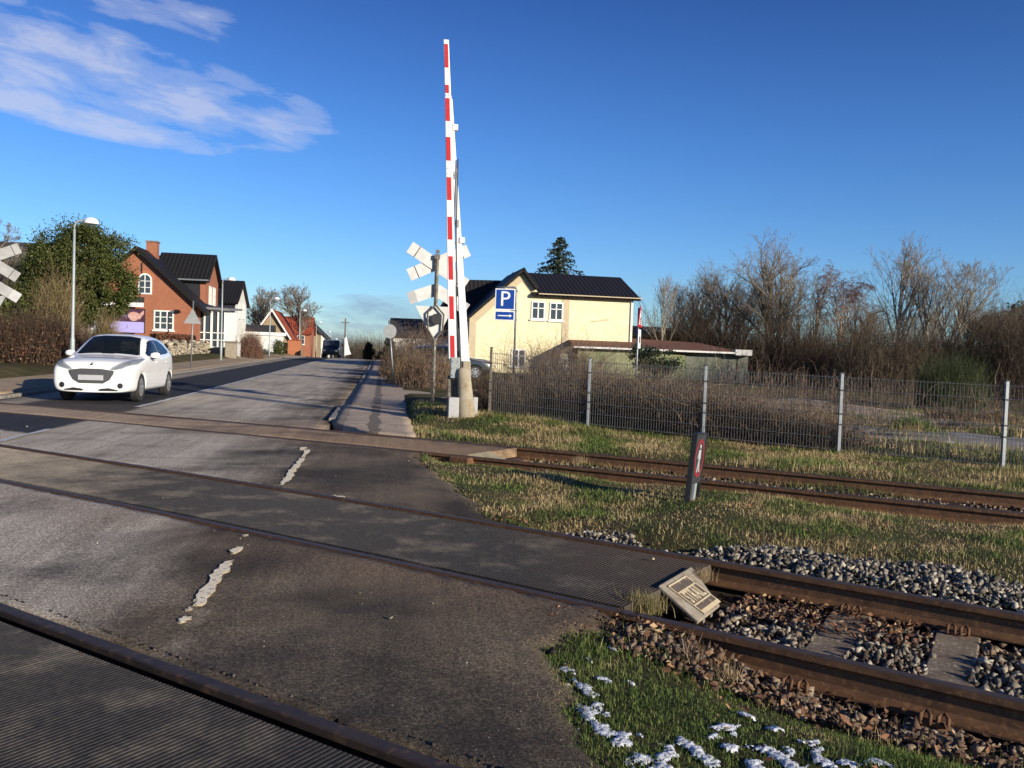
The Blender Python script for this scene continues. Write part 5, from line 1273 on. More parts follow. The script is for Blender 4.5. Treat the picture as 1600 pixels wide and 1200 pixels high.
MT['grille'] = pm('dark grille', (.07, .07, .072), (.11, .11, .115), 40, .5, 0, .3)
MT['plate'] = pm('pale number plate', (.45, .45, .46), (.38, .38, .40), 6, .5)
MT['badge'] = pm('dark chrome badge', (.16, .16, .17), (.1, .1, .11), 20, .25, 0, .8)
MT['seat'] = pm('dark seat cloth', (.030, .028, .028), (.045, .042, .04), 30, .9)
MT['jacket'] = pm('dark jacket', (.035, .035, .045), (.05, .05, .06), 20, .9)
cm = MT['carpaint'].node_tree; _b = cm.nodes['Principled BSDF']; _o = cm.nodes['Material Output']
_g = NN(cm, 'ShaderNodeNewGeometry'); _d = NN(cm, 'ShaderNodeBsdfDiffuse'); _d.inputs[0].default_value = (.02, .02, .02, 1); _m = NN(cm, 'ShaderNodeMixShader')
cm.links.new(_g.outputs['Backfacing'], _m.inputs[0]); cm.links.new(_b.outputs[0], _m.inputs[1]); cm.links.new(_d.outputs[0], _m.inputs[2]); cm.links.new(_m.outputs[0], _o.inputs[0])
CARP = Vector((-9.20, 18.72, .0))
car = make_car('small white hatchback driving toward the crossing', CARP, ROADROT)
drv = driver(CARP, ROADROT); car.scale = drv.scale = (1.0, 1.0, 1.055)
g = onground(765, 41); parked = dup(car, g, R(100), 'dark hatchback parked behind the barrier, largely hidden', None)
for o in parked.children_recursive:
    for s_ in o.material_slots:
        if s_.material == MT['carpaint']: s_.link = 'OBJECT'; s_.material = MT['cardark']
# ------------------------------------------------------------------ houses
def roof(mb, a, b, c, d, th=.16):
    """slab: top surface a-b-c-d, thickness downwards along its normal"""
    P = [Vector(p) for p in (a, b, c, d)]; n = (P[1] - P[0]).cross(P[3] - P[0]).normalized(); n = n if n.z > 0 else -n
    Q = [p - n * th for p in P]; mb.add(P + Q, [(0,1,2,3),(7,6,5,4),(0,4,5,1),(1,5,6,2),(2,6,7,3),(3,7,4,0)]); return mb
def window(parent, x, z, w_, h, y=0.0, cols=2, rows=(.62,), face='y', name='window', sill=True, fr=.06, glass=None):
    """window in the plane y = const (face 'y', looking to -y) or x = const (face 'x', looking to +x)"""
    def bx(mb, a0, a1, d0, d1, z0, z1):
        if face == 'y': mb.box(a0, a1, y - d1, y - d0, z0, z1)
        else: mb.box(y + d0, y + d1, a0, a1, z0, z1)
    mb = MB(); x0, x1, z0, z1 = x - w_/2, x + w_/2, z - h/2, z + h/2; e = .002
    bx(mb, x0, x0 + fr, .004, .06, z0, z1); bx(mb, x1 - fr, x1, .004, .06, z0, z1); bx(mb, x0 + fr, x1 - fr, .004, .06, z0, z0 + fr); bx(mb, x0 + fr, x1 - fr, .004, .06, z1 - fr, z1)
    for i in range(1, cols):
        xx = x0 + w_ * i / cols; bx(mb, xx - fr*.45, xx + fr*.45, .022, .057, z0 + fr, z1 - fr)
    for r_ in rows:
        zz = z0 + h * r_
        for i in range(cols):
            a = x0 + w_ * i / cols + (fr if i == 0 else fr * .46); b = x0 + w_ * (i+1) / cols - (fr if i == cols - 1 else fr * .46); bx(mb, a, b, .022, .055, zz - fr*.32, zz + fr*.32)
    if sill: bx(mb, x0 - .08, x1 + .08, .004, .12, z0 - .09, z0 - .004)
    f = mb.build(name, MT['frame'], parent)
    g = MB(); bx(g, x0 + fr*.5, x1 - fr*.5, .006, .020, z0 + fr*.5, z1 - fr*.5); g.build('pane', glass or MT['glass'], f); return f
def yellow_house():
    d = 53.0; b = onground(860, d); t = thing('yellow_house', b, R(10), 'pale yellow rendered house with a black tiled roof behind the brambles', 'house')
    E_ = 4.90
    pk = (-1.95, 6.35); sh = (-1.10, 5.38); L0 = (-5.15, 3.30)
    # front wall: eave wall with the lopsided front gable on its left
    front = [(-5.15, -.3), (5.15, -.3), (5.15, E_), (sh[0] + .12, E_ + .10), (-1.25, 5.30), (pk[0], pk[1] - .22), (L0[0], L0[1] - .12)]
    MB().prism(front, 0, 7.8, 'y').build('wall', MT['plaster_y'], t) if False else None
    w_ = MB().prism(front, 0, .35, 'y').build('wall', MT['plaster_y'], t)
    MB().prism([(.36, -.3), (7.8, -.3), (7.8, E_), (4.1, 6.28), (.36, E_)], 4.85, 5.15, 'x').build('wall', MT['plaster_y'], t)
    MB().box(-5.15, 5.15, 7.5, 7.8, -.3, E_).build('wall', MT['plaster_y'], t); MB().box(-5.15, -4.85, .36, 7.5, -.3, 3.1).build('wall', MT['plaster_y'], t)
    # trims: beige band under the gable edge, vertical strip
    mb = MB(); mb.prism([(-5.14, 3.14), (-1.95, 6.10), (-1.2, 5.22), (-1.1, 4.72), (-1.35, 4.9), (-1.95, 5.62), (-5.14, 2.62)], -.035, -.003, 'y'); mb.box(.62, 1.05, -.037, -.004, 1.0, E_ - .1)
    mb.box(-5.14, -4.72, -.036, -.003, .2, 2.98); mb.build('beige_trim', MT['plaster_trim'], t)
    rf = roof(MB(), (-1.35, -.40, E_ - .04), (5.5, -.40, E_ - .04), (5.5, 4.1, 6.55), (-1.35, 4.1, 6.55)).build('roof', MT['tile_black'], t)
    roof(MB(), (-1.9, 8.2, E_ - .04), (5.5, 8.2, E_ - .04), (5.5, 4.12, 6.53), (-1.9, 4.12, 6.53)).build('roof', MT['tile_black'], t)
    g = MB(); roof(g, (pk[0], -.42, pk[1] + .06), (sh[0] + .1, -.42, sh[1] - .16), (sh[0] + .1, 3.6, sh[1] - .16), (pk[0], 3.6, pk[1] + .06)); g.build('roof', MT['tile_blacky'], t)
    g = MB(); roof(g, (L0[0] - .25, -.42, L0[1] - .10), (pk[0], -.42, pk[1] + .08), (pk[0], 6, pk[1] + .08), (L0[0] - .25, 6, L0[1] - .10)); g.build('roof', MT['tile_blacky'], t)
    MB().box(-1.0, 5.55, -.50, -.43, E_ - .06, E_ + .0).build('gutter', MT['plaster_trim'], t); MB().tube([(5.02, -.06, E_ - .15), (5.02, -.06, .8)], .05, 8).build('downpipe', MT['frame'], t)
    # rear wing with the big black roof on the left
    g = MB(); roof(g, (-7.6, 3.2, 2.4), (-1.6, 3.2, 3.4), (-1.6, 6.2, 6.15), (-5.35, 6.2, 6.05)); g.build('roof', MT['tile_black'], t)
    MB().lathe([(.02, 6.75), (.10, 6.5), (.30, 6.25), (.36, 6.0)], 8, Matrix.Translation((-5.2, 6.2, -.05))).build('ridge_cap', MT['tile_black'], t)
    window(t, -.92, 3.42 + .46, .86, 1.12, fr=.085); window(t, .22, 3.40 + .46, .86, 1.12, fr=.085); window(t, -2.05, .92, .9, 1.1, fr=.085)
    mb = MB(); mb.prism([(2.4, 3.36), (2.9, 3.42), (3.4, 3.52), (3.9, 3.5), (3.4, 3.42), (2.9, 3.34), (2.5, 3.27)], -.010, -.003, 'y'); mb.build('stain', MT['plaster_trim'], t)
    # small grey gabled porch
    p = MB().prism([(.1, -.2), (1.25, -.2), (1.25, .95), (.9, 1.72), (.1, 1.15)], -1.9, -.04, 'y').build('porch', MT['porchgrey'], t); window(p, .55, .75, .5, .5, -1.9, 2, ())
MT['porchgrey'] = pm('grey boarded porch', (.36, .33, .27), (.26, .235, .19), 3, .9)
yellow_house()
def annex():
    d = 50.5; b = onground(1015, d); t = thing('garage_annex', b, R(-3), 'low green stained annex with a shallow red brown roof beside the yellow house', 'outbuilding')
    s = d / FPX; z = lambda py, px: at(px, py, d).z - b.z
    x = lambda px: at(px, 560, d).x - b.x
    zl, zr = z(541, 903), z(551, 1145); xl, xr = x(900), x(1150)
    MB().prism([(xl + .1, -.3), (x(1070), -.3), (x(1070), zl - .32), (xl + .1, zl - .05)], 0, 5, 'y').build('wall', MT['mossy'], t)
    MB().prism([(x(1071), -.3), (xr, -.3), (xr, zr + .0), (x(1071), zl - .36)], .15, 5, 'y').build('wall', MT['greywall'], t)
    g = MB(); roof(g, (xl - .9 + .75, -.35, zl + .04), (xr + .1, -.35, zr + .06), (xr - 1.4, 5.4, zr + .62), (xl - .75, 5.4, zl + .82)); g.build('roof', MT['tile_shed'], t)
    g = MB(); roof(g, (xl - .15, -.42, zl), (xr + .1, -.42, zr + .02), (xr + .1, -.36, zr + .02), (xl - .15, -.36, zl), .10); g.build('fascia', MT['frame'], t)
    MB().box(xr - .2, xr + .75, -.45, 4.5, zr - .15, zr + .18).build('white_end', MT['plaster_w'], t); MB().box(xr + .05, xr + .65, .1, 4.3, -.3, zr - .16).build('wall', MT['greywall'], t)
    b2 = onground(1040, 62); k = thing('dark_outbuilding', b2, R(-3), 'dark flat roofed outbuilding just behind the red brown annex roof', 'outbuilding')
    zt = at(1035, 515, 62).z - b2.z; xx0 = at(990, 520, 62).x - b2.x; xx1 = at(1078, 520, 62).x - b2.x
    MB().box(xx0, xx1, 0, 6, -.3, zt - .5).build('wall', MT['feltdark'], k)
    g = MB(); roof(g, (xx0 - .3, -.4, zt - .35), (xx1 + .3, -.4, zt - .5), (xx1 - .4, 6, zt + .35), (xx0 - .3, 6, zt + .45)); g.build('roof', MT['feltdark'], k)
    mb = MB()
    for a in (.45, .68): mb.box(xx0 + (xx1 - xx0) * a, xx0 + (xx1 - xx0) * (a + .16), 2.0, 2.8, zt - .1, zt + .16)
    mb.build('skylight', MT['galv'], k)
MT['greywall'] = pm('grey green wall', (.19, .195, .155), (.13, .14, .10), 1.2, .9)
annex()
def red_house():
    d = 57.0; b = onground(212, d); b.z = .80; t = thing('red_brick_house', b, ROADROT, 'red brick house with black roof, arched gable window and poster on its front', 'house')
    W = 3.75; E_ = 3.2; K = 6.95 - .75; Kz = 6.62
    MB().prism([(-W, -.6), (W, -.6), (W, E_), (0, Kz), (-W, E_)], 0, 10, 'y').build('wall', MT['brick'], t)
    sl = (Kz - E_) / W; oh = .75
    g = MB()
    roof(g, (0, -.45, Kz + .22), (W + oh, -.45, E_ - sl * oh + .22), (W + oh, 10.4, E_ - sl * oh + .22), (0, 10.4, Kz + .22), .2); roof(g, (0, -.45, Kz + .22), (-W - oh, -.45, E_ - sl * oh + .22), (-W - oh, 10.4, E_ - sl * oh + .22), (0, 10.4, Kz + .22), .2)
    g.build('roof', MT['tile_blacky'], t)
    mb = MB(); mb.box(-.15, .55, 2.6, 3.3, Kz - 1, Kz + .82); c = mb.build('chimney', MT['brick'], t); MB().box(-.2, .6, 2.55, 3.35, Kz + .82, Kz + .93).build('chimney_cap', MT['concrete'], c)
    # cross gable on the street side
    y0, y1, ze, zk = 3.0, 7.6, 5.05, 6.85; xm = W + .02
    MB().prism([(y0, E_ - 1), (y1, E_ - 1), (y1, ze), ((y0 + y1) / 2, zk), (y0, ze)], 1.0, xm, 'x').build('gable_wall', MT['brick'], t)
    MB().box(1.0, xm - .35, y0 - .06, y0 - .004, E_ - .6, ze - .02).build('dark_cladding', MT['tile_blackflat'], t)
    ym = (y0 + y1) / 2; sl2 = (zk - ze) / (ym - y0); g = MB()
    roof(g, (.2, ym, zk + .2), (xm + .3, ym, zk + .2), (xm + .3, y0 - .4, ze + .2 - .4 * sl2), (.2, y0 - .4, ze + .2 - .4 * sl2)); roof(g, (.2, ym, zk + .2), (xm + .3, ym, zk + .2), (xm + .3, y1 + .4, ze + .2 - .4 * sl2), (.2, y1 + .4, ze + .2 - .4 * sl2)); g.build('roof', MT['tile_black'], t)
    MB().box(.8, xm + .3, y0 - .55, y0 - .43, ze - .12, ze - .02).build('gutter', MT['galv'], t)
    for yy in (4.6, 6.0): window(t, yy, 3.95, .8, 1.5, xm, 2, (.6,), 'x')
    # arched window: sandy arch head and glazing
    ax, az = .52, 4.45; arc = [(ax + .44 * math.cos(a), az + .2 + .44 * math.sin(a)) for a in [i * math.pi / 12 for i in range(13)]]
    o = MB().prism([(ax + .44, az - .75)] + arc + [(ax - .44, az - .75)], -.05, -.004, 'y').build('arched_window', MT['frame'], t)
    arc2 = [(ax + .34 * math.cos(a), az + .2 + .34 * math.sin(a)) for a in [i * math.pi / 12 for i in range(13)]]
    MB().prism([(ax + .34, az - .66)] + arc2 + [(ax - .34, az - .66)], -.058, -.052, 'y').build('pane', MT['glass'], o)
    mb = MB(); mb.box(ax - .03, ax + .03, -.07, -.06, az - .66, az + .54)
    for q in (-.3, .12): mb.box(ax - .34, ax + .34, -.069, -.061, az + q - .02, az + q + .02)
    mb.build('glazing_bar', MT['frame'], o)
    arc3 = [(ax + .62 * math.cos(a), az + .2 + .62 * math.sin(a)) for a in [i * math.pi / 12 for i in range(13)]]; arc4 = [(ax + .46 * math.cos(a), az + .2 + .46 * math.sin(a)) for a in [i * math.pi / 12 for i in range(13)]]
    MB().prism(arc3 + arc4[::-1], -.03, -.003, 'y').build('brick_arch', MT['brick2'], o)
    window(t, 1.75, 2.02, 1.28, 1.32, 0, 3, (.36, .66), fr=.09)
    MB().box(.25, .33, -.05, -.003, 5.05, 5.75).build('wall_anchor', MT['black'], t)
    # flat roofed porch with the glazed door
    pr = MB().box(-3.6, .0, -1.3, -.02, -.6, 2.85).build('porch', MT['brick2'], t)
    g = MB(); roof(g, (-3.9, -1.75, 3.05), (.9, -1.75, 3.05), (.5, .0, 3.5), (-3.9, .0, 3.5), .08); g.build('canopy', MT['feltdark'], t); MB().box(-3.9, .92, -1.85, -1.76, 2.77, 3.05).build('canopy_fascia', MT['frame'], t)
    dr = MB().box(-2.75, -1.55, -1.36, -1.304, .3, 2.6).build('door', MT['doorgrey'], pr); MB().box(-2.6, -1.7, -1.375, -1.362, 1.35, 2.45).build('pane', MT['glass'], dr)
    mb = MB(); mb.box(-2.18, -2.12, -1.385, -1.377, 1.35, 2.45); mb.box(-2.6, -1.7, -1.384, -1.378, 1.87, 1.93); mb.build('glazing_bar', MT['doorgrey'], dr)
    # poster panel
    po = thing('poster', b + Vector((-.2 * math.cos(ROADROT) + 1.42 * math.sin(ROADROT), -.2 * math.sin(ROADROT) - 1.42 * math.cos(ROADROT), 1.86)), ROADROT, 'framed advertising poster with a purple lower half on the brick porch', 'poster')
    x0, x1 = -1.05, 1.12
    MB().box(x0, x1, -.05, .06, -.78, .82).build('poster_frame', MT['black'], po)
    MB().box(x0 + .04, x1 - .04, -.054, -.051, -.05, .78).build('picture_half', MT['aubergine'], po); MB().box(x0 + .04, x1 - .04, -.054, -.051, -.75, -.053).build('text_half', MT['lavender'], po)
    fc = MB(); fc.prism([(.45 + .36 * math.cos(a) * (1 + .15 * math.sin(3 * a)), .30 + .30 * math.sin(a)) for a in [i * math.pi / 9 for i in range(18)]], -.058, -.0545, 'y'); fc.prism([(.62, .3), (1.05, .72), (1.07, .5), (.8, .1)], -.0585, -.0545, 'y'); fc.build('pale_figure', MT['posterskin'], po)
    mb = MB(); mb.tube([(-.80 + .055 * i, -.06, .42 + .10 * math.sin(i * 1.7) - .008 * i) for i in range(18)], .016, 5); mb.build('script_line', MT['lavender'], po)
    mb = MB(); mb.tube([(.05 + .03 * math.sin(i * 1.3), -.06, -.25 - .03 * i) for i in range(9)], .012, 5); mb.build('script_line', MT['aubergine'], po)
MT['tile_blackflat'] = pm('black slate cladding', (.013, .013, .016), (.02, .02, .024), 6, .5)
MT['doorgrey'] = pm('grey door paint', (.52, .54, .56), (.45, .47, .49), 4, .6)
MT['posterskin'] = pm('poster print skin', (.58, .36, .30), (.42, .24, .20), 5, .5)
red_house()
def box_at(px0, px1, py_top, d):
    b = onground((px0 + px1) / 2, d); return b, at((px0 + px1) / 2, py_top, d).z - b.z, (px1 - px0) * d / FPX
def conservatory():
    d = 59.3; b = onground(329, d); b.z = .75; t = thing('conservatory', b, ROADROT, 'white conservatory with large paned windows beside the red brick house', 'conservatory')
    s = d / FPX; w_ = 43 * s; zt = at(328, 484, d).z - b.z; y1 = 5.0
    MB().box(-w_/2, w_/2, 0, y1, -.5, .35).build('plinth', MT['greywall'], t); MB().box(-w_/2 + .1, w_/2 - .1, 1.2, y1 - .1, .36, zt - .1).build('inner_wall', MT['insidedark'], t)
    mb = MB(); fr = .10
    for i in range(5): x = -w_/2 + (w_ - fr) * i / 4; mb.box(x, x + fr * (1.4 if i in (0, 2, 4) else 1), -.02, .08, .36, zt)
    for z in (.36, .85, 1.35, zt - .12):
        for i in range(4): x = -w_/2 + (w_ - fr) * i / 4; mb.box(x + fr * 1.41, x + (w_ - fr) / 4 - .001, -.018, .06, z, z + .06 if z != zt - .12 else zt - .01)
    f = mb.build('window', MT['frame'], t); MB().box(-w_/2 + .05, w_/2 - .05, .085, .10, .40, zt - .05).build('pane', MT['glass'], f)
    sd_ = MB(); sd_.box(w_/2 - .06, w_/2, .09, y1, .36, zt)
    for i in range(7): sd_.box(w_/2 + .001, w_/2 + .03, .2 + i * .68, .28 + i * .68, .36, zt)
    sd_.build('side_wall', MT['frame'], t)
    g = MB(); roof(g, (-w_/2 - .2, -.35, zt + .18), (w_/2 + .3, -.35, zt + .10), (w_/2 + .3, y1 + .2, zt + .34), (-w_/2 - .2, y1 + .2, zt + .44), .14); g.build('roof', MT['roofgrey'], t)
MT['insidedark'] = pm('dim interior', (.10, .085, .06), (.035, .03, .025), 2.5, .9, c3=(.20, .16, .10), scale3=4)
MT['roofgrey'] = pm('grey roofing', (.22, .22, .22), (.15, .15, .16), 4, .7)
conservatory()
def white_house():
    d = 80.0; b = onground(352, d); b.z = .8; t = thing('white_house', b, ROADROT, 'white walled house with black roof behind the conservatory', 'house')
    s = d / FPX; ze = at(352, 472, d).z - b.z - .0; zk = at(352, 441, d + 3).z - b.z; w_ = 2.7
    x0, x1 = at(331, 480, d).x - b.x, at(368, 480, d).x - b.x; y1 = 6.4; ym = y1 / 2
    MB().prism([(0, -.6), (y1, -.6), (y1, ze), (ym, zk), (0, ze)], x0 - 4, x1, 'x').build('wall', MT['plaster_w'], t)
    MB().box(x0 - 4, x1 - .02, -.06, -.003, ze - 2.1, ze - .02).build('dark_cladding', MT['tile_blackflat'], t)
    sl = (zk - ze) / ym; g = MB(); roof(g, (x0 - 4.2, -.4, ze + .2 - .4*sl), (x1 + .3, -.4, ze + .2 - .4*sl), (x1 + .3, ym, zk + .2), (x0 - 4.2, ym, zk + .2)); roof(g, (x0 - 4.2, y1 + .4, ze + .2 - .4*sl), (x1 + .3, y1 + .4, ze + .2 - .4*sl), (x1 + .3, ym, zk + .2), (x0 - 4.2, ym, zk + .2)); g.build('roof', MT['tile_black'], t)
    window(t, 2.2, ze - .6, 1.0, 1.5, x1, 2, (.6,), 'x'); window(t, 4.4, ze - .6, 1.0, 1.5, x1, 2, (.6,), 'x')
    MB().box(x1 - 1.0, x1 + .55, 1.0, y1 + 3, -.6, ze - 3.3).build('lean_to', MT['plaster_w'], t); window(t, 3.2, .5, 1.2, 1.2, x1 + .55, 2, (), 'x')
white_house()
def simple_house(px, d, w_, y1, ze, zk, wallm, roofm, label, rz=ROADROT, ridge='y', name='house', z0=None, wins=()):
    b = onground(px, d); b.z = float(rise(d)) + .8 if z0 is None else z0; t = thing(name, b, rz, label, 'house'); h = w_ / 2
    if ridge == 'y':
        MB().prism([(-h, -.6), (h, -.6), (h, ze), (0, zk), (-h, ze)], 0, y1, 'y').build('wall', wallm, t); sl = (zk - ze) / h; g = MB()
        for sg in (-1, 1): roof(g, (0, -.4, zk + .2), (sg * (h + .4), -.4, ze + .2 - .4*sl), (sg * (h + .4), y1 + .4, ze + .2 - .4*sl), (0, y1 + .4, zk + .2))
    else:
        ym = y1 / 2; MB().prism([(0, -.6), (y1, -.6), (y1, ze), (ym, zk), (0, ze)], -h, h, 'x').build('wall', wallm, t); sl = (zk - ze) / ym; g = MB()
        for a in (0, 1): yy = -.4 if a == 0 else y1 + .4; roof(g, (-h - .3, yy, ze + .2 - .4*sl), (h + .3, yy, ze + .2 - .4*sl), (h + .3, ym, zk + .2), (-h - .3, ym, zk + .2))
    g.build('roof', roofm, t)
    for x, z, a, c in wins: window(t, x, z, a, c, 0, 2, (.6,))
    return t
MT['tangable'] = pm('tan rendered gable', (.34, .26, .15), (.27, .2, .12), 2, .9)
t = simple_house(424, 98, 4.4, 9, 1.0, 4.35, MT['tangable'], MT['tile_red'], 'steep roofed house with orange tiles and a tan gable beyond the white garage', name='gabled_house', wins=((0, 2.1, .8, .9),))
mb = MB(); hb = 2.2; slp = 3.35 / 2.2
for sg in (-1, 1): mb.prism([(0, 4.62), (sg * 2.6, 4.62 - 2.6 * slp), (sg * 2.6, 4.62 - 2.6 * slp - .28), (0, 4.3)], -.50, -.42, 'y')
mb.build('barge_board', MT['frame'], t)
simple_house(452, 118, 5.4, 7, 2.7, 4.9, MT['brick'], MT['tile_redx'], 'red roofed brick house partly hidden by the bare street trees', ridge='x', wins=((-1.5, 1.8, 1, 1.2), (1.5, 1.8, 1, 1.2)))
simple_house(486, 138, 5, 7, 3.0, 5.4, MT['plaster_w'], MT['feltdark'], 'small white gabled house far down the left side of the road', wins=((0, 3.2, .8, 1), (-1.2, 1, .8, 1), (1.2, 1, .8, 1)))
simple_house(478, 128, 3.4, 6, 3.6, 5.8, MT['tangable'], MT['feltdark'], 'narrow brown gabled house beside the far white house')
simple_house(10, 62, 8, 8, 4.2, 7.4, MT['brick'], MT['feltdark'], 'long house with a dark roof behind the evergreen tree at the left edge', ridge='x', z0=1.0)
simple_house(655, 82, 5.5, 7, 1.6, 3.2, MT['plaster_w'], MT['feltdark'], 'low house with a dark roof behind the footway hedge', R(5), 'x')
def white_garage():
    d = 86.0; b = onground(412, d); b.z = .9; t = thing('white_garage', b, R(16), 'white flat roofed garage with a dark roof behind, by the clipped green bush', 'garage')
    s = d / FPX; zt = at(412, 519, d).z - b.z; xw = 31 * s
    MB().box(-xw, xw - .1, 0, 5, -.6, zt - .3).build('wall', MT['plaster_w'], t); MB().box(-xw - .1, xw + .15, -.2, 5.2, zt - .3, zt).build('flat_roof', MT['frame'], t)
    MB().box(xw - 1.3, xw - .4, -.03, -.003, -.2, zt - .6).build('door', MT['doorgrey'], t)
    g = MB(); roof(g, (-xw - .3, 5.3, zt - .1), (xw - .8, 5.3, zt - .1), (xw - .8, 8, zt + .9), (-xw - .3, 8, zt + .9)); g.build('rear_roof', MT['feltdark'], t)
white_garage()
b = onground(459, 97); b.z = .9; t = thing('brick_wall', b, ROADROT, 'short orange red garden wall at the left roadside, beyond the clipped bush', 'wall')
s = 97 / FPX; MB().box(-9.5 * s, 10 * s, 0, .3, -.6, 24 * s - .6).build('wall_body', MT['brick2'], t); MB().box(-9.8 * s, 10.3 * s, -.04, .34, 24 * s - .6, 24 * s - .5).build('coping', MT['tile_redx'], t)
# field-stone wall along the left verge: stones set in one bank
def stone_wall():
    P = []; S_ = []
    for k in range(760):
        y = random.uniform(33, 66); n = 11.7 + (y - 33) * .012 + random.gauss(0, .12); x, _ = rn(n, y); h = random.uniform(0, .85) * (1 if y < 60 else .7)
        P.append((x, y, zgf(x, y) - .05 + h)); S_.append(random.uniform(.10, .23))
    P = np.array(P); v = stones('stone_wall', P, np.array(S_), MT['fieldstone'], 'low wall of sandy field stones along the left footway', 'wall', .85, .3, None)
    mb = MB(); 
    for k in range(16):
        y = 33 + 2.06 * k; x, _ = rn(11.75 + (y - 33) * .012, y); x1, _ = rn(11.75 + (y + 2.06 - 33) * .012, y + 2.06); z0, z1 = zgf(x, y), zgf(x1, y + 2.06)
        mb.add([(x - .2, y, z0 - .3), (x + .12, y, z0 - .3), (x + .12, y, z0 + .7), (x - .2, y, z0 + .7), (x1 - .2, y + 2.06, z1 - .3), (x1 + .12, y + 2.06, z1 - .3), (x1 + .12, y + 2.06, z1 + .7), (x1 - .2, y + 2.06, z1 + .7)], [(0,1,2,3),(7,6,5,4),(0,4,5,1),(1,5,6,2),(2,6,7,3),(3,7,4,0)])
    mb.build('wall_core', MT['ceramic_pale'], v)
stone_wall()
# small far things at the crest of the road
b = onground(541, 96); b.z = float(rise(96)); t = thing('advertising_flag', b, 0, 'small white sail shaped flag beside the road at the crest', 'flag')
MB().tube([(-.2, 0, 0), (-.25, 0, 2.3), (-.1, 0, 2.6)], .03, 6).build('pole', MT['galv'], t); MB().prism([(-.22, .3), (.55, .5), (.35, .9), (-.05, 2.5), (-.22, 2.2)], -.015, .015, 'y').build('flag_cloth', MT['signwhite'], t)
b = onground(534, 92); t = thing('marker_post', b, 0, 'thin white marker post left of the sail flag', 'post'); MB().lathe([(.06, -.3), (.06, 2.0), (.02, 2.06)], 8).build('post_body', MT['white'], t); MB().lathe([(.064, 1.4), (.064, 1.7)], 8).build('dark_band', MT['black'], t)
b = onground(538, 130); b.z = float(rise(130)); t = thing('wooden_pole', b, 0, 'tall thin wooden utility pole beyond the crest of the road', 'utility pole'); MB().lathe([(.14, -.5), (.10, 6.6)], 8).build('pole', MT['bark'], t); MB().box(-.6, .6, -.06, .06, 5.9, 6.02).build('cross_arm', MT['bark'], t)
# far vehicle on the crest
def far_van():
    d = 92; b = onground(516, d); b.z = float(rise(d)) + .02; t = thing('far_van', b, ROADROT, 'dark vehicle coming over the crest of the road', 'van')
    MB().prism([(0, .3), (0, .95), (.9, 1.15), (1.5, 1.9), (4.6, 1.95), (4.8, .3)], -.9, .9, 'x').build('body', MT['cardark'], t, bevel=.12)
    MB().prism([(.93, 1.2), (1.5, 1.84), (1.47, 1.87), (.89, 1.22)], -.75, .75, 'x').build('windscreen', MT['glass'], t)
    for sg in (-1, 1):
        MB().box(sg * .65 - .15, sg * .65 + .15, -.03, .02, .68, .85).build('headlight', MT['chrome'], t, bevel=.01)
        for yw in (.9, 3.9): MB().lathe([(.2, -.1), (.33, -.1), (.33, .1), (.2, .1)], 18, Matrix.Translation((sg * .8, yw, .33)), 'x').build('wheel', MT['tyre'], t)
    MB().box(-.5, .5, -.05, -.005, .4, .62).build('grille', MT['black'], t)
far_van()
# ------------------------------------------------------------------ vegetation
def segs_to_mesh(name, seg, mat, parent, k=3):
    A = np.array([s_[0] for s_ in seg], float); B = np.array([s_[1] for s_ in seg], float); ra = np.array([s_[2] for s_ in seg]); rb = np.array([s_[3] for s_ in seg])
    d = B - A; d /= np.linalg.norm(d, axis=1)[:, None] + 1e-9
    up = np.where(np.abs(d[:, 2:3]) > .9, np.array([[1., 0, 0]]), np.array([[0, 0, 1.]])); e1 = np.cross(d, up); e1 /= np.linalg.norm(e1, axis=1)[:, None]; e2 = np.cross(d, e1)
    V = []
    for P_, r_ in ((A, ra), (B, rb)):
        for j in range(k):
            t = 2 * math.pi * j / k; V.append(P_ + (e1 * math.cos(t) + e2 * math.sin(t)) * r_[:, None])
    V = np.stack(V, 1).reshape(-1, 3); b = (np.arange(len(seg)) * 2 * k)[:, None]
    F = np.concatenate([b + np.array([[j, (j + 1) % k, k + (j + 1) % k, k + j]]) for j in range(k)])
    return npmesh(name, V, F, mat, parent, smooth=k > 4)
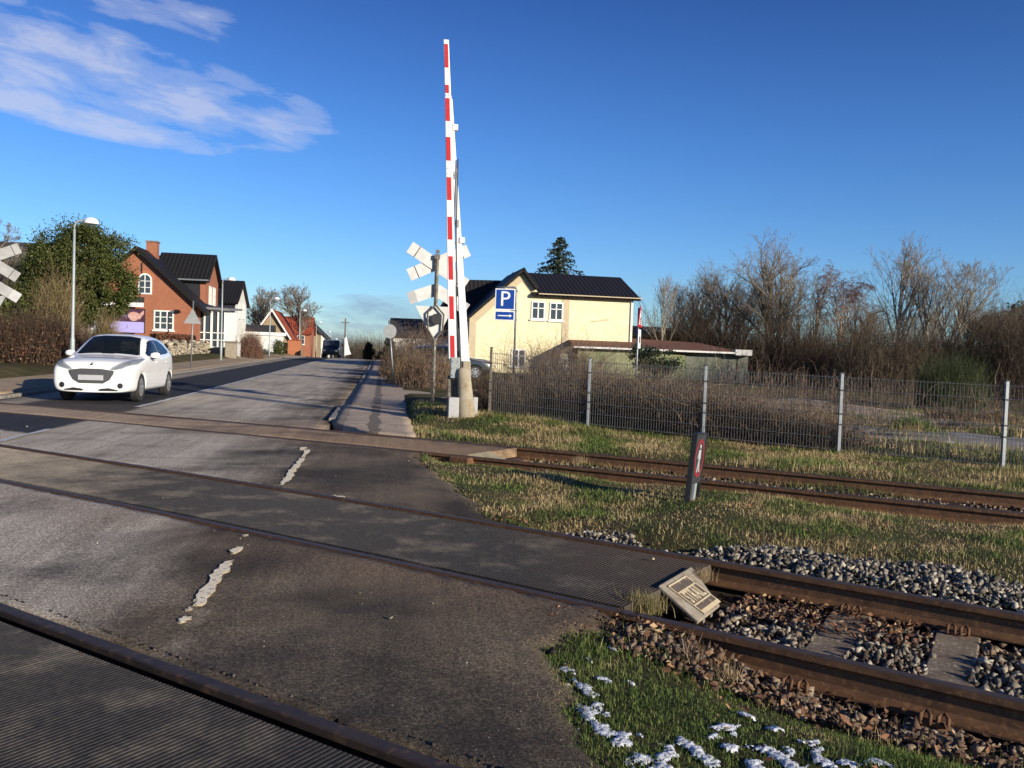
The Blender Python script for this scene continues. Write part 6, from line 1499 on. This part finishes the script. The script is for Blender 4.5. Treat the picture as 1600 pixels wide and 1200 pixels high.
def grow(rng, h, r0, levels=5, spread=.7, up=.2, first=.22, kids=(4, 6), ratio=.56, stems=1, minr=.006, droop=0.0, wob=.05, spread0=.12, lean=(0, 0), taper=.8):
    """recursive branching; returns segments (p, q, rp, rq, level)"""
    out = []
    def rec(p, d, L, r, lev, f0):
        n = (8, 5, 4, 3, 2, 2)[min(lev, 5)]; q = p; dd = d.normalized(); pts = [(p, dd, r, 0)]
        for i in range(n):
            w_ = wob * (.35 if lev == 0 else 1)
            dd = (dd + Vector((rng.gauss(0, w_), rng.gauss(0, w_), rng.gauss(0, w_) + (up * .30 if lev > 0 else .02) - droop * max(0, lev - 1) * .10))).normalized(); q2 = q + dd * (L / n)
            ra = r * (1 - taper * i / n); rb = r * (1 - taper * (i + 1) / n); out.append((q, q2, max(ra, minr), max(rb, minr * .8), lev)); q = q2; pts.append((q, dd, rb, (i + 1) / n))
        if lev >= levels: return
        m = rng.randint(*kids) + (7 if lev == 0 else (2 if lev == 1 else 0))
        for j in range(m):
            f = (first + (1 - first) * (j + rng.random()) / m) if lev == 0 else .22 + .78 * (j + rng.random()) / m
            g = min(f * n, n - 1e-3); i = int(g); base = pts[i][0].lerp(pts[i + 1][0], g - i); bd = pts[i + 1][1]; rr_ = pts[i][2]
            ax = Vector((rng.gauss(0, 1), rng.gauss(0, 1), rng.gauss(0, 1))); ax = (ax - bd * ax.dot(bd)).normalized()
            sp = spread * rng.uniform(.65, 1.25); nd = (bd * math.cos(sp) + ax * math.sin(sp)).normalized(); nd.z += up * .30; nd.normalize()
            rec(base, nd, L * ratio * rng.uniform(.7, 1.2) * (1.25 - .75 * f if lev == 0 else 1.1 - .35 * f), max(min(rr_ * .8, r * .45), minr), lev + 1, f)
    for s_ in range(stems):
        a = 6.283 * (s_ + rng.random() * .5) / stems; o = Vector((math.cos(a), math.sin(a), 0)) * (.25 if stems > 1 else 0)
        rec(o * .7, Vector((o.x * spread0 * 4 + rng.gauss(0, .02) + lean[0], o.y * spread0 * 4 + rng.gauss(0, .02) + lean[1], 1)), h * rng.uniform(.78, .9), r0 * rng.uniform(.8, 1), 0, 0)
    return out
def tree(label, seed, h, r0, bark, twig, group=None, **kw):
    rng = random.Random(seed); seg = grow(rng, h, r0, **kw); t = thing('bare_tree', (0, 0, 0), 0, label, 'tree', group)
    zmax = max(s_[1].z for s_ in seg); k = h / zmax; seg = [(a * k, b * k, ra, rb, l) for a, b, ra, rb, l in seg]
    thick = [s_ for s_ in seg if s_[2] > .028]; thin = [s_ for s_ in seg if s_[2] <= .028]
    thick = [(Vector((a.x, a.y, a.z - .3)) if a.z < .01 else a, b, ra, rb, l) for a, b, ra, rb, l in thick]
    segs_to_mesh('trunk', thick, bark, t, 7); segs_to_mesh('crown', thin, twig, t, 3); return t
GT = 'bare trees beyond the car park'
def put(t, px, d, rz=0, sc_=1.0, z=None):
    p = onground(px, d); p.z = (p.z if z is None else z) - .05; t.location = p; t.rotation_euler = (0, 0, rz); t.scale = (sc_,) * 3; return t
def hgt(px, py, d): return at(px, py, d).z - onground(px, d).z
T1 = put(tree('tallest bare tree with three upright trunks and an even rounded crown, right of the annex', 11, 1.04 * hgt(1205, 362, 58), .24, MT['bark'], MT['twiggrey'], GT, stems=3, levels=5, spread=.74, up=.20, kids=(3, 4), minr=.0052, spread0=.13, first=.16, ratio=.56, taper=.74), 1207, 58)
T2 = put(tree('bare tree with fanned ascending branches and a single straight trunk', 23, hgt(1410, 370, 52), .16, MT['barkpale'], MT['twiggrey'], GT, stems=2, levels=5, spread=.60, up=.32, ratio=.55, kids=(3, 4), minr=.0052, spread0=.22, first=.2), 1405, 52)
T3 = put(tree('bare tree with pale forked trunks leaning right, tallest toward the right edge', 37, hgt(1475, 372, 50), .16, MT['barkpale'], MT['twiggrey'], GT, stems=3, levels=5, spread=.60, up=.30, ratio=.55, kids=(3, 4), minr=.0052, spread0=.30, first=.25, lean=(.10, 0)), 1462, 50)
T4 = put(tree('reddish drooping birch with white trunk standing farther back', 41, hgt(1308, 405, 60), .15, MT['barkpale'], MT['twigred'], GT, levels=4, spread=.6, up=.25, droop=1.6, kids=(5, 6), minr=.009), 1308, 60)
T5 = put(tree('thin pale bare sapling tree just right of the yellow house', 53, hgt(1030, 425, 58), .09, MT['barkpale'], MT['twiggrey'], GT, levels=3, spread=.5, up=.35, minr=.009), 1033, 58)
labs = [(T1, 1130, 64, 2.1, .86, 'brown bare tree with a dense crown behind the annex roof'), (T1, 1090, 70, 4.0, .86, 'bushy bare tree behind the dark outbuilding'), (T3, 1172, 62, 1.2, .85, 'bare tree close on the left of the tallest three trunked tree'),
        (T2, 1255, 62, 2.5, .92, 'thin bare tree between the tallest tree and the reddish birch'), (T1, 1345, 66, .7, .72, 'dark bare tree between the reddish birch and the fanned tree'), (T2, 1530, 54, 5.2, .66, 'smaller bare tree right of the pale forked trunks'),
        (T3, 1585, 52, 3.0, .70, 'low bare tree at the right edge of the photograph'), (T2, 1065, 66, 1.0, .85, 'slender bare tree above the outbuilding roof'), (T3, 1436, 70, 4.4, .75, 'bare tree seen between the two tall right hand trees')]
for src, px, d, rz, sc_, lab in labs: p = onground(px, d); p.z -= .05; dup(src, p, rz, lab, sc_)
# street trees on the left
T6 = put(tree('taller bare street tree with a round crown on the left roadside', 61, hgt(474, 440, 104), .30, MT['bark'], MT['twiggrey'], 'bare street trees', levels=4, spread=.75, up=.25, kids=(5, 7), minr=.013, first=.3), 470, 104)
p = onground(409, 112); dup(T6, p, 2.2, 'bare street tree behind the steep orange gable', hgt(409, 445, 112) / hgt(474, 440, 104))
p = onground(-6, 40); p.z += .6; dup(T6, p, 1.0, 'bare tree tips rising at the far left edge above the dark roof', .62)
p = onground(392, 132); dup(T6, p, 4.0, 'faint bare tree beside the white house wall', .78); p = onground(497, 150); p.z = float(rise(150)); dup(T6, p, .4, 'farther bare tree behind the taller street tree', .66)

def stems_mesh(name, P, h, rng_r, mat, parent=None, arch=.5, seg=5, rad=.006, twigs=2):
    """arching dry stems rooted at P"""
    n = len(P); h = np.asarray(h) * np.ones(n); a = RNG.uniform(0, 2*np.pi, n); l = np.abs(RNG.normal(arch, arch * .5, n)) * h
    S_ = []
    def stem(p0, dirx, diry, hh, ll, r_, drop):
        t = np.linspace(0, 1, seg + 1); m = len(p0)
        X = p0[:, None, 0] + dirx[:, None] * ll[:, None] * t ** 1.4; Y = p0[:, None, 1] + diry[:, None] * ll[:, None] * t ** 1.4
        Z = p0[:, None, 2] + hh[:, None] * (t * (1 + drop[:, None]) - drop[:, None] * t ** 2.2)
        J = RNG.normal(0, .02, (3, m, seg + 1)) * hh[None, :, None] ** .5; J[:, :, 0] = 0
        Q = np.stack([X + J[0], Y + J[1], Z + J[2]], -1); return Q, r_
    Q, r_ = stem(P, np.cos(a), np.sin(a), h, l, rad, RNG.uniform(0, 1.0, n)); out = [(Q, rad)]
    for k in range(twigs):
        i = RNG.integers(1, seg, n); st = Q[np.arange(n), i]; b = RNG.uniform(0, 2*np.pi, n); out.append(stem(st, np.cos(b), np.sin(b), h * RNG.uniform(.1, .5, n), h * RNG.uniform(.1, .45, n), rad * .6, RNG.uniform(0, 1.5, n)))
    Vs = []; Fs = []; off = 0
    for Q, r_ in out:
        m, s1, _ = Q.shape; taper = np.linspace(1, .35, s1)[None, :, None] * r_ * RNG.uniform(.6, 1.4, (m, 1, 1))
        e = RNG.normal(size=(m, 1, 3)); e /= np.linalg.norm(e, axis=-1, keepdims=True); f = np.cross(e, np.array([0.3, .2, 1.0])); f /= np.linalg.norm(f, axis=-1, keepdims=True)
        ring = np.stack([Q + e * taper, Q + (-.5 * e + .87 * f) * taper, Q + (-.5 * e - .87 * f) * taper], 2).reshape(m, s1 * 3, 3)
        Vs.append(ring.reshape(-1, 3)); fb = []
        for i in range(s1 - 1):
            for j in range(3): fb.append((i*3+j, i*3+(j+1) % 3, (i+1)*3+(j+1) % 3, (i+1)*3+j))
        fb = np.array(fb); Fs.append((fb[None] + (np.arange(m) * s1 * 3)[:, None, None]).reshape(-1, 4) + off); off += m * s1 * 3
    return npmesh(name, np.concatenate(Vs), np.concatenate(Fs), mat, parent)
MT['hedgeleaf'] = island('brown hedge leaves', [(0, (.05, .026, .016)), (.5, (.10, .055, .034)), (.9, (.17, .10, .06)), (1, (.30, .08, .05))], .85)
MT['darkleaf'] = island('dark withered leaves', [(0, (.020, .014, .009)), (.5, (.045, .030, .018)), (1, (.085, .058, .036))], .9)
def thicket(name, label, cat, cx, cy, ax, ay, rot, n, h, hv, mat='bramble', leafmat='deadleaf', nl=0, rad=.006, arch=.5, group=None, twigs=2, leafs=.03, kind=None):
    """dry shrub: stems over an ellipse plus withered leaves hanging in it"""
    r_ = np.sqrt(RNG.random(n)); a = RNG.uniform(0, 2*np.pi, n); lx = r_ * np.cos(a) * ax; ly = r_ * np.sin(a) * ay; c, s_ = math.cos(rot), math.sin(rot)
    z0 = zgf(cx, cy); X = cx + lx * c - ly * s_; Y = cy + lx * s_ + ly * c; Z = zg(X, Y) - z0
    t = thing(name, (cx, cy, z0), 0, label, cat, group); dome = np.sqrt(np.clip(1.05 - r_ ** 2.5, .1, 1))
    stems_mesh('stems', np.c_[X - cx, Y - cy, Z - .05], (h + RNG.normal(0, hv, n)).clip(h * .3, h * 1.2) * dome, 0, MT[mat], t, arch, 5, rad, twigs)
    if group == BG:
        m_ = 70; r3 = np.sqrt(RNG.random(m_)); a3 = RNG.uniform(0, 6.28, m_); qx, qy = r3 * np.cos(a3) * ax, r3 * np.sin(a3) * ay; QX, QY = qx * c - qy * s_, qx * s_ + qy * c
        stems_mesh('pale_canes', np.c_[QX, QY, zg(QX + cx, QY + cy) - z0], RNG.uniform(.5, 1.15, m_) * h, 0, MT['reed'], t, 1.1, 7, .0065, 1)
    if nl:
        r2 = np.sqrt(RNG.random(nl)); a2 = RNG.uniform(0, 2*np.pi, nl); lx = r2 * np.cos(a2) * ax * 1.08; ly = r2 * np.sin(a2) * ay * 1.08; X = lx * c - ly * s_; Y = lx * s_ + ly * c
        zz = zg(X + cx, Y + cy) - z0 + RNG.beta(1.6, 1.2, nl) * h * 1.05 * np.sqrt(np.clip(1.05 - r2 ** 2.5, .1, 1)); leaves('withered_leaves', np.c_[X, Y, zz], RNG.uniform(.5, 1.2, nl) * leafs, MT[leafmat], None, None, 9, None, t)
    return t
def uS(px, s): return ray_s(px, 620, s)
# brambles behind the fence
BG = 'dead brambles behind the mesh fence'
fr = math.atan2(T[1], T[0])
for i, (px, s, ax, ay, n, h, lab) in enumerate(((800, 15.9, 1.1, .9, 900, .74, 'dead bramble thicket at the left end of the mesh fence, under the parking sign'), (868, 16.6, 1.2, 1.0, 1300, 1.30, 'tallest mounded bramble thicket, in front of the grey porch'),
        (955, 16.0, 1.2, 1.0, 1300, .90, 'dense brown brambles between the second and third fence posts'), (1035, 15.8, 1.1, 1.0, 1200, .90, 'dense brown brambles left of the third fence post'), (1120, 15.6, 1.2, 1.0, 1000, .74, 'brown brambles right of the third fence post'),
        (1210, 15.5, 1.1, .9, 750, .62, 'lower brambles in the middle of the third fence bay'), (1290, 15.4, .8, .7, 500, .5, 'low brambles at the fourth fence post'))):
    x, y = uS(px, s); thicket('bramble_thicket', lab, 'bramble', x, y, ax, ay, fr, n, h, h * .22, 'bramble', 'deadleaf', 2600 if px < 1150 else 900, .0046, .7, BG, 3, .020)

for px, s, h, lab in ((1170, 21, 1.55, 'tall dry weeds before the white end of the annex'), (1370, 21.8, 1.35, 'tall dry weeds behind the fourth fence bay'), (1255, 22.5, 1.3, 'tall brown weeds beyond the car park lane, right of the annex'), (1560, 23, 1.3, 'dry weeds beyond the lane near the right edge')):
    x, y = uS(px, s); thicket('dry_weeds', lab, 'weeds', x, y, 1.5, .8, fr, 200, h * .85, .25, 'bramble', 'deadleaf', 260, .005, .22, 'dry weeds along the car park lane', 2, .025)
for px, s, w_, lab in ((1135, 19.0, .45, 'round straw coloured grass mound right of the third fence post'), (1280, 19.4, .3, 'small straw coloured mound left of the fourth fence post'), (1480, 23.5, .6, 'pale grass mound beyond the lane at the right'), (1555, 24.0, .6, 'second pale grass mound beyond the lane, at the right edge'), (1425, 19.0, .4, 'dark green grass tussock on the near side of the lane')):
    x, y = uS(px, s); n = 1600; r_ = np.abs(RNG.normal(0, w_ * .5, n)); a = RNG.uniform(0, 6.28, n); X, Y = x + r_ * np.cos(a) * 1.5, y + r_ * np.sin(a)
    blades('grass_mound', np.c_[X, Y, zg(X, Y) + .25 * np.exp(-(r_ / w_) ** 2)], RNG.uniform(.12, .3, n), .006, MT['reed'] if 'dark' not in lab else MT['grass_bank'], lab, 'grass tussock', lean=1.0, kind=None)
sheetP = np.zeros((40, 6, 3))
for a in range(40):
    for b in range(6): x, y = xy(6 - .62 * a, 18.3 + b * .52 - .0 * a); sheetP[a, b] = (x, y, zgf(x, y) + .045)
sheet('path', sheetP, MT['lane'], .1)
# thickets under the trees (far, read as brush)
for i, (px, d, ax, h, lab) in enumerate(((1125, 58, 3.2, 3.4, 'brown undergrowth behind the annex end'), (1215, 54, 3.6, 3.4, 'dark undergrowth around the tallest bare tree'), (1300, 52, 3.6, 3.2, 'brown undergrowth below the reddish birch'), (1385, 44, 3.0, 3.0, 'dark undergrowth below the fanned bare tree'), (1465, 48, 3.2, 2.8, 'undergrowth behind the green broom bush'), (1555, 44, 3.2, 4.0, 'reddish brown undergrowth near the right edge'), (1640, 42, 3.0, 3.6, 'undergrowth just past the right edge'), (1060, 60, 3.0, 3.6, 'brown undergrowth behind the dark outbuilding'))):
    p = onground(px, d); thicket('undergrowth', lab, 'bushes', p.x, p.y, ax, 2.2, 0, 620, h, h * .2, 'twig' if i % 2 else 'brushred', 'darkleaf', 2600, .012, .38, 'undergrowth beneath the bare trees', 5, .045)

def foliage(name, label, cat, base, ells, nleaf, size, mat, stemmat=None, clumpn=60, seed=1, grp=None, trunk_h=0, hollow=.45, clr=.22):
    """evergreen crown: leaf clumps through the outer part of one or more ellipsoids (cx,cy,cz,rx,ry,rz)"""
    rg = np.random.default_rng(seed); t = thing(name, base, 0, label, cat, grp); P = []; tot = sum(e[3]*e[4]*e[5] for e in ells) ** 1
    for e in ells:
        k = max(6, int(clumpn * (e[3]*e[4]*e[5]) / tot)); v = rg.normal(size=(k, 3)); v /= np.linalg.norm(v, axis=1)[:, None]; r_ = (hollow + (1 - hollow) * rg.random(k) ** .6) * (1 + rg.normal(0, .10, k))
        C = np.array(e[:3]) + v * r_[:, None] * np.array(e[3:]); m = int(nleaf * (e[3]*e[4]*e[5]) / tot / k)
        q = rg.normal(size=(k, m, 3)) * (np.array(e[3:]) * clr * rg.uniform(.55, 1.25, (k, 1)))[:, None, :]; P.append((C[:, None, :] + q).reshape(-1, 3))
    P = np.concatenate(P); P = P[P[:, 2] > -.1]; leaves('crown', P, rg.uniform(.55, 1.3, len(P)) * size, mat, None, None, 9, None, t)
    if stemmat is not None:
        e = max(ells, key=lambda q: q[3]*q[4]*q[5]); rng = random.Random(seed); seg = []
        for k in range(5):
            a = rng.uniform(0, 6.28); p0 = Vector((.1 * math.cos(a), .1 * math.sin(a), -.2)); p1 = Vector((e[0] + e[3] * .2 * math.cos(a), e[1] + e[4] * .2 * math.sin(a), e[2] * .7)); p2 = Vector((e[0] + e[3] * .7 * math.cos(a), e[1] + e[4] * .7 * math.sin(a), e[2] + e[5] * .4))
            seg += [(p0, p1, .11, .07, 0), (p1, p2, .07, .02, 0)]
        segs_to_mesh('trunk', seg, stemmat, t, 6)
    return t
# big evergreen behind the near lamp: centre about px (135, 440)
d = 36.0; b = onground(140, d); s = d / FPX
def el(px, py, rx, rz, dd=0): v = at(px, py, d + dd) - b; return (v.x, v.y, v.z, rx * s, rx * s * .8, rz * s)
foliage('evergreen_tree', 'large dense evergreen tree with a rounded crown in front of the red brick house', 'tree', b, [el(128, 410, 66, 52), el(180, 452, 34, 34), el(80, 420, 44, 50), el(100, 475, 60, 44), el(165, 478, 34, 28), el(60, 470, 40, 50), el(128, 380, 34, 22)], 115000, .047, MT['evergreen'], MT['bark'], 420, 3, None, 0, .5, .15)
# tan bamboo-like shrub and brown scrub at its foot
for px, dd, w_, h, m, lab, nst in ((88, 33, .5, 2.8, 'reed', 'tall straw coloured shrub in front of the evergreen tree', 420), (165, 33.5, .5, 1.5, 'reed', 'olive and straw shrub at the foot of the near street lamp', 420)):
    p = onground(px, dd); t = thicket('tall_shrub', lab, 'shrub', p.x, p.y, w_, .8, 0, nst, h, .5, m, 'olive', 5200, .008, .20, None, 3, .06)
for px, dd, w_, h, lab in ((20, 29.5, 1.5, 1.5, 'brown leafless hedge at the far left, under the crossbuck boards'), (75, 29.5, 1.4, 1.45, 'brown leafless hedge left of the near street lamp'), (130, 30, 1.2, 1.15, 'brown leafless hedge behind the white car roof'), (180, 31.5, 1.2, .9, 'brown leafless scrub between the white car and the brick porch')):
    p = onground(px, dd); thicket('hedge', lab, 'hedge', p.x, p.y, w_, .8, 0, 800, h, .2, 'brushmid', 'hedgeleaf', 3600, .007, .30, 'leafless hedges beside the left footway', 3, .045)
for px, dd, ex, lab in ((15, 32.5, 44, 'dark green bushes behind the left hedge, by the crossbuck'), (-40, 33, 40, 'dark green bush at the left edge')):
    b2 = onground(px, dd); s2 = dd / FPX; v = at(px, 505, dd) - b2; foliage('green_bush', lab, 'bush', b2, [(v.x, v.y, v.z, ex * s2, .8, 46 * s2)], 6000, .07, MT['evergreen'], None, 60, 5, None, 0, .3, .2)
p = onground(-5, 36); thicket('tall_brush', 'brown twiggy brush rising at the far left edge beneath the dark roof', 'brush', p.x, p.y, 1.8, 1.0, 0, 220, 3.0, .5, 'twig', 'olive', 2500, .009, .25, None, 3, .05)
# clipped hedges in front of the red house and conservatory
def clipped(label, pa, pb, d0, d1, h, mat, n, z0=.0):
    a = onground(pa, d0); c = onground(pb, d1); t = thing('clipped_hedge', a, 0, label, 'hedge'); f = RNG.random(n); L_ = c - a; pw = Vector((-L_.y, L_.x, 0)).normalized()
    e = RNG.integers(0, 3, n); wq = np.where(e == 0, -.4, RNG.uniform(-.4, .4, n)); zq = np.where(e == 1, h, RNG.uniform(0, h, n)) + RNG.normal(0, .05, n); wq = wq + RNG.normal(0, .05, n)
    X = f * L_.x + wq * pw.x; Y = f * L_.y + wq * pw.y; leaves('leaf_mass', np.c_[X, Y, f * L_.z + zq + z0], RNG.uniform(.05, .10, n), MT[mat], None, None, 9, None, t)
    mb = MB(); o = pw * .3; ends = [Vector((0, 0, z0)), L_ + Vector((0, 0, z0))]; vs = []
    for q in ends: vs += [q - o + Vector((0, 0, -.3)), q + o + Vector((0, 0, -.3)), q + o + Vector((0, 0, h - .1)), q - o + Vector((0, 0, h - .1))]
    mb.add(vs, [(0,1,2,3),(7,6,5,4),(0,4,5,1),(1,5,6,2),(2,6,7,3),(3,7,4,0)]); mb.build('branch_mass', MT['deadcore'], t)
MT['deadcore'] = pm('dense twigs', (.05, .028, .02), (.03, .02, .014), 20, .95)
clipped('rusty clipped beech hedge in front of the red brick house', 238, 300, 53, 55, .85, 'beech', 3600, .22); clipped('rusty clipped hedge in front of the conservatory', 303, 356, 60, 68, 1.15, 'beech', 3600, .12)
p = onground(392, 64); thicket('leafless_hedge', 'dark red leafless hedge before the white garage', 'hedge', p.x, p.y, 2.2, .8, R(98), 620, 1.6, .3, 'twigred', 'beech', 1500, .012, .25, None, 3, .06)
x, y = RNG.uniform(0, 1, 9000), RNG.uniform(34, 62, 9000); n_ = 12.1 + x * 4.5; X = (n_ + .1495 * y) / -.9888
blades('grass', np.c_[X, y, zg(X, y) - .02], .10, .012, MT['grass_fore'], 'green lawn behind the field stone wall', lean=.6)
b = onground(436, 84); b.z += .1; foliage('clipped_bush', 'dark green clipped bush beside the white garage', 'bush', b, [(0, 0, .55, .62, .6, .75)], 2600, .06, MT['evergreen'], None, 40, 8, None, 0, .55, .2)
# right footway scrub and far trees
for px, d, w_, h, m, lab in ((640, 34, 1.0, 1.15, 'reed', 'straw coloured weeds along the right footway'), (665, 31, 1.0, 1.2, 'bramble', 'reddish dry weeds left of the crossbuck post'), (625, 40, 1.0, 1.4, 'bramble', 'dry brush at the leaning round sign'), (690, 33, .9, .9, 'reed', 'pale dry grass behind the crossbuck post'), (655, 44, 1.6, 2.2, 'bramble', 'tall dark brush left of the parked car')):
    p = onground(px, d); thicket('dry_brush', lab, 'brush', p.x, p.y, w_, 1.0, 0, 520, h, .25, m, 'deadleaf', 900, .007, .25, 'dry brush beside the right footway', 3, .04)
for px, d, pt, w_, lab, mt in ((575, 86, 535, 8.5, 'dark clipped conifer at the far right side of the road', 'conifer'), (596, 90, 549, 8, 'lower olive bush right of the dark conifer', 'olive'), (608, 74, 522, 9, 'dark hedge tree behind the leaning round sign', 'conifer'), (507, 120, 532, 4, 'small dark spruce beside the far street lamps', 'conifer')):
    b = onground(px, d); b.z = float(rise(d)); hh = at(px, pt, d).z - b.z; s2 = d / FPX; foliage('conifer_bush', lab, 'conifer', b, [(0, 0, hh * .33, w_ * s2, w_ * s2, hh * .36), (0, 0, hh * .68, w_ * s2 * .66, w_ * s2 * .66, hh * .3)], 3600, .10, MT[mt], MT['bark'], 60, int(px), None, 0, .4, .2)
b = onground(1018, 40); s2 = 40 / FPX; zz = at(1018, 549, 40).z - b.z; foliage('evergreen_shrub', 'dark evergreen shrub in front of the annex wall', 'shrub', b, [(0, 0, zz - .35, 33 * s2, .8, 17 * s2), (-.7, 0, zz - .1, .5, .6, .45), (.4, -.1, .6, 1.0, .7, .8)], 7000, .055, MT['needles'], MT['bark'], 90, 9, None, 0, .3, .2)
b = onground(1485, 30); thicket('broom_bush', 'feathery green broom bush below the pale forked trunks', 'bush', b.x, b.y, 1.3, .8, 0, 1300, 1.45, .3, 'broom', 'broom', 1500, .007, .28, None, 3, .02)
# spruce behind the yellow house
def spruce(px, ptop, d, label):
    b = onground(px, d); h = at(px, ptop, d).z - b.z; t = thing('spruce_tree', b, 0, label, 'tree'); MB().tube([(0, 0, -.3), (0, 0, h * .97)], [.2, .02], 8).build('trunk', MT['bark'], t)
    rg = random.Random(5); P = []; br = []
    for i in range(40):
        f = (i / 40) ** .9; z = h * (.18 + .81 * f); Lb = (1 - f) ** .82 * h * .47 + .10
        for k in range(rg.randint(6, 8)):
            a = rg.uniform(0, 6.28); L2 = Lb * rg.uniform(.7, 1.12); p0 = Vector((0, 0, z)); p1 = Vector((math.cos(a) * L2, math.sin(a) * L2, z - L2 * .18)); br.append((p0, p1, .02, .006, 0))
            for j in range(int(10 + 16 * L2)):
                u_ = rg.random() ** .75; q = p0.lerp(p1, u_); wd = .22 * (1.1 - u_) * min(1, L2) * .8; P.append((q.x + rg.gauss(0, wd), q.y + rg.gauss(0, wd), q.z - abs(rg.gauss(0, .10)) + .03))
    segs_to_mesh('branches', br, MT['bark'], t, 3); P = np.array(P); leaves('needles', P, RNG.uniform(.06, .13, len(P)), MT['needles'], None, None, 9, None, t)
spruce(869, 366, 72, 'dark spruce tree rising behind the yellow house roof')
b = onground(1590, 60); foliage('pine_tree', 'dark pine crowns at the right edge behind the bare trees', 'tree', b, [(0, 0, 4.6, 2.0, 2, 1.2), (-2.2, 0, 4.2, 1.5, 1.5, 1.0), (1.8, 1, 5.0, 1.6, 1.6, 1.1)], 9000, .12, MT['conifer'], MT['bark'], 120, 12, None, 0, .3, .22)
# far woods: one mass of trees across the horizon
def woods(label, a0, a1, d0, d1, hpx, n, mat='twig', green=0.0):
    """many small far trees: trunks with twig clouds, built as one far mass"""
    PX_ = RNG.uniform(a0, a1, n); D = RNG.uniform(d0, d1, n); St = []; H_ = []
    for px, d in zip(PX_, D):
        p = onground(px, d); p.z = min(p.z, 0.0) if px > 620 else p.z
        hh = max(1.5, (at(px, 553 + (px - 800) * .035 - hpx * random.uniform(.6, 1.1), d).z - p.z))
        for k in range(14): St.append((p.x + random.gauss(0, hh * .16), p.y + random.gauss(0, hh * .16), p.z)); H_.append(hh * random.uniform(.45, 1.0))
    o = stems_mesh('far_woods', np.array(St), np.array(H_), 0, MT[mat], None, .14, 5, .03, 5); return tag(o, label, 'woods', None, 'stuff')
woods('bare brown woods on the horizon beyond the end of the road', 480, 640, 210, 280, 16, 170); woods('bare woods far behind the yellow house and the trees', 690, 1700, 95, 140, 34, 420)
woods('bare woods far behind the houses on the left', -250, 470, 150, 190, 26, 200); woods('brushy woods behind the bare trees on the right', 1090, 1720, 66, 86, 30, 200, 'brushred')
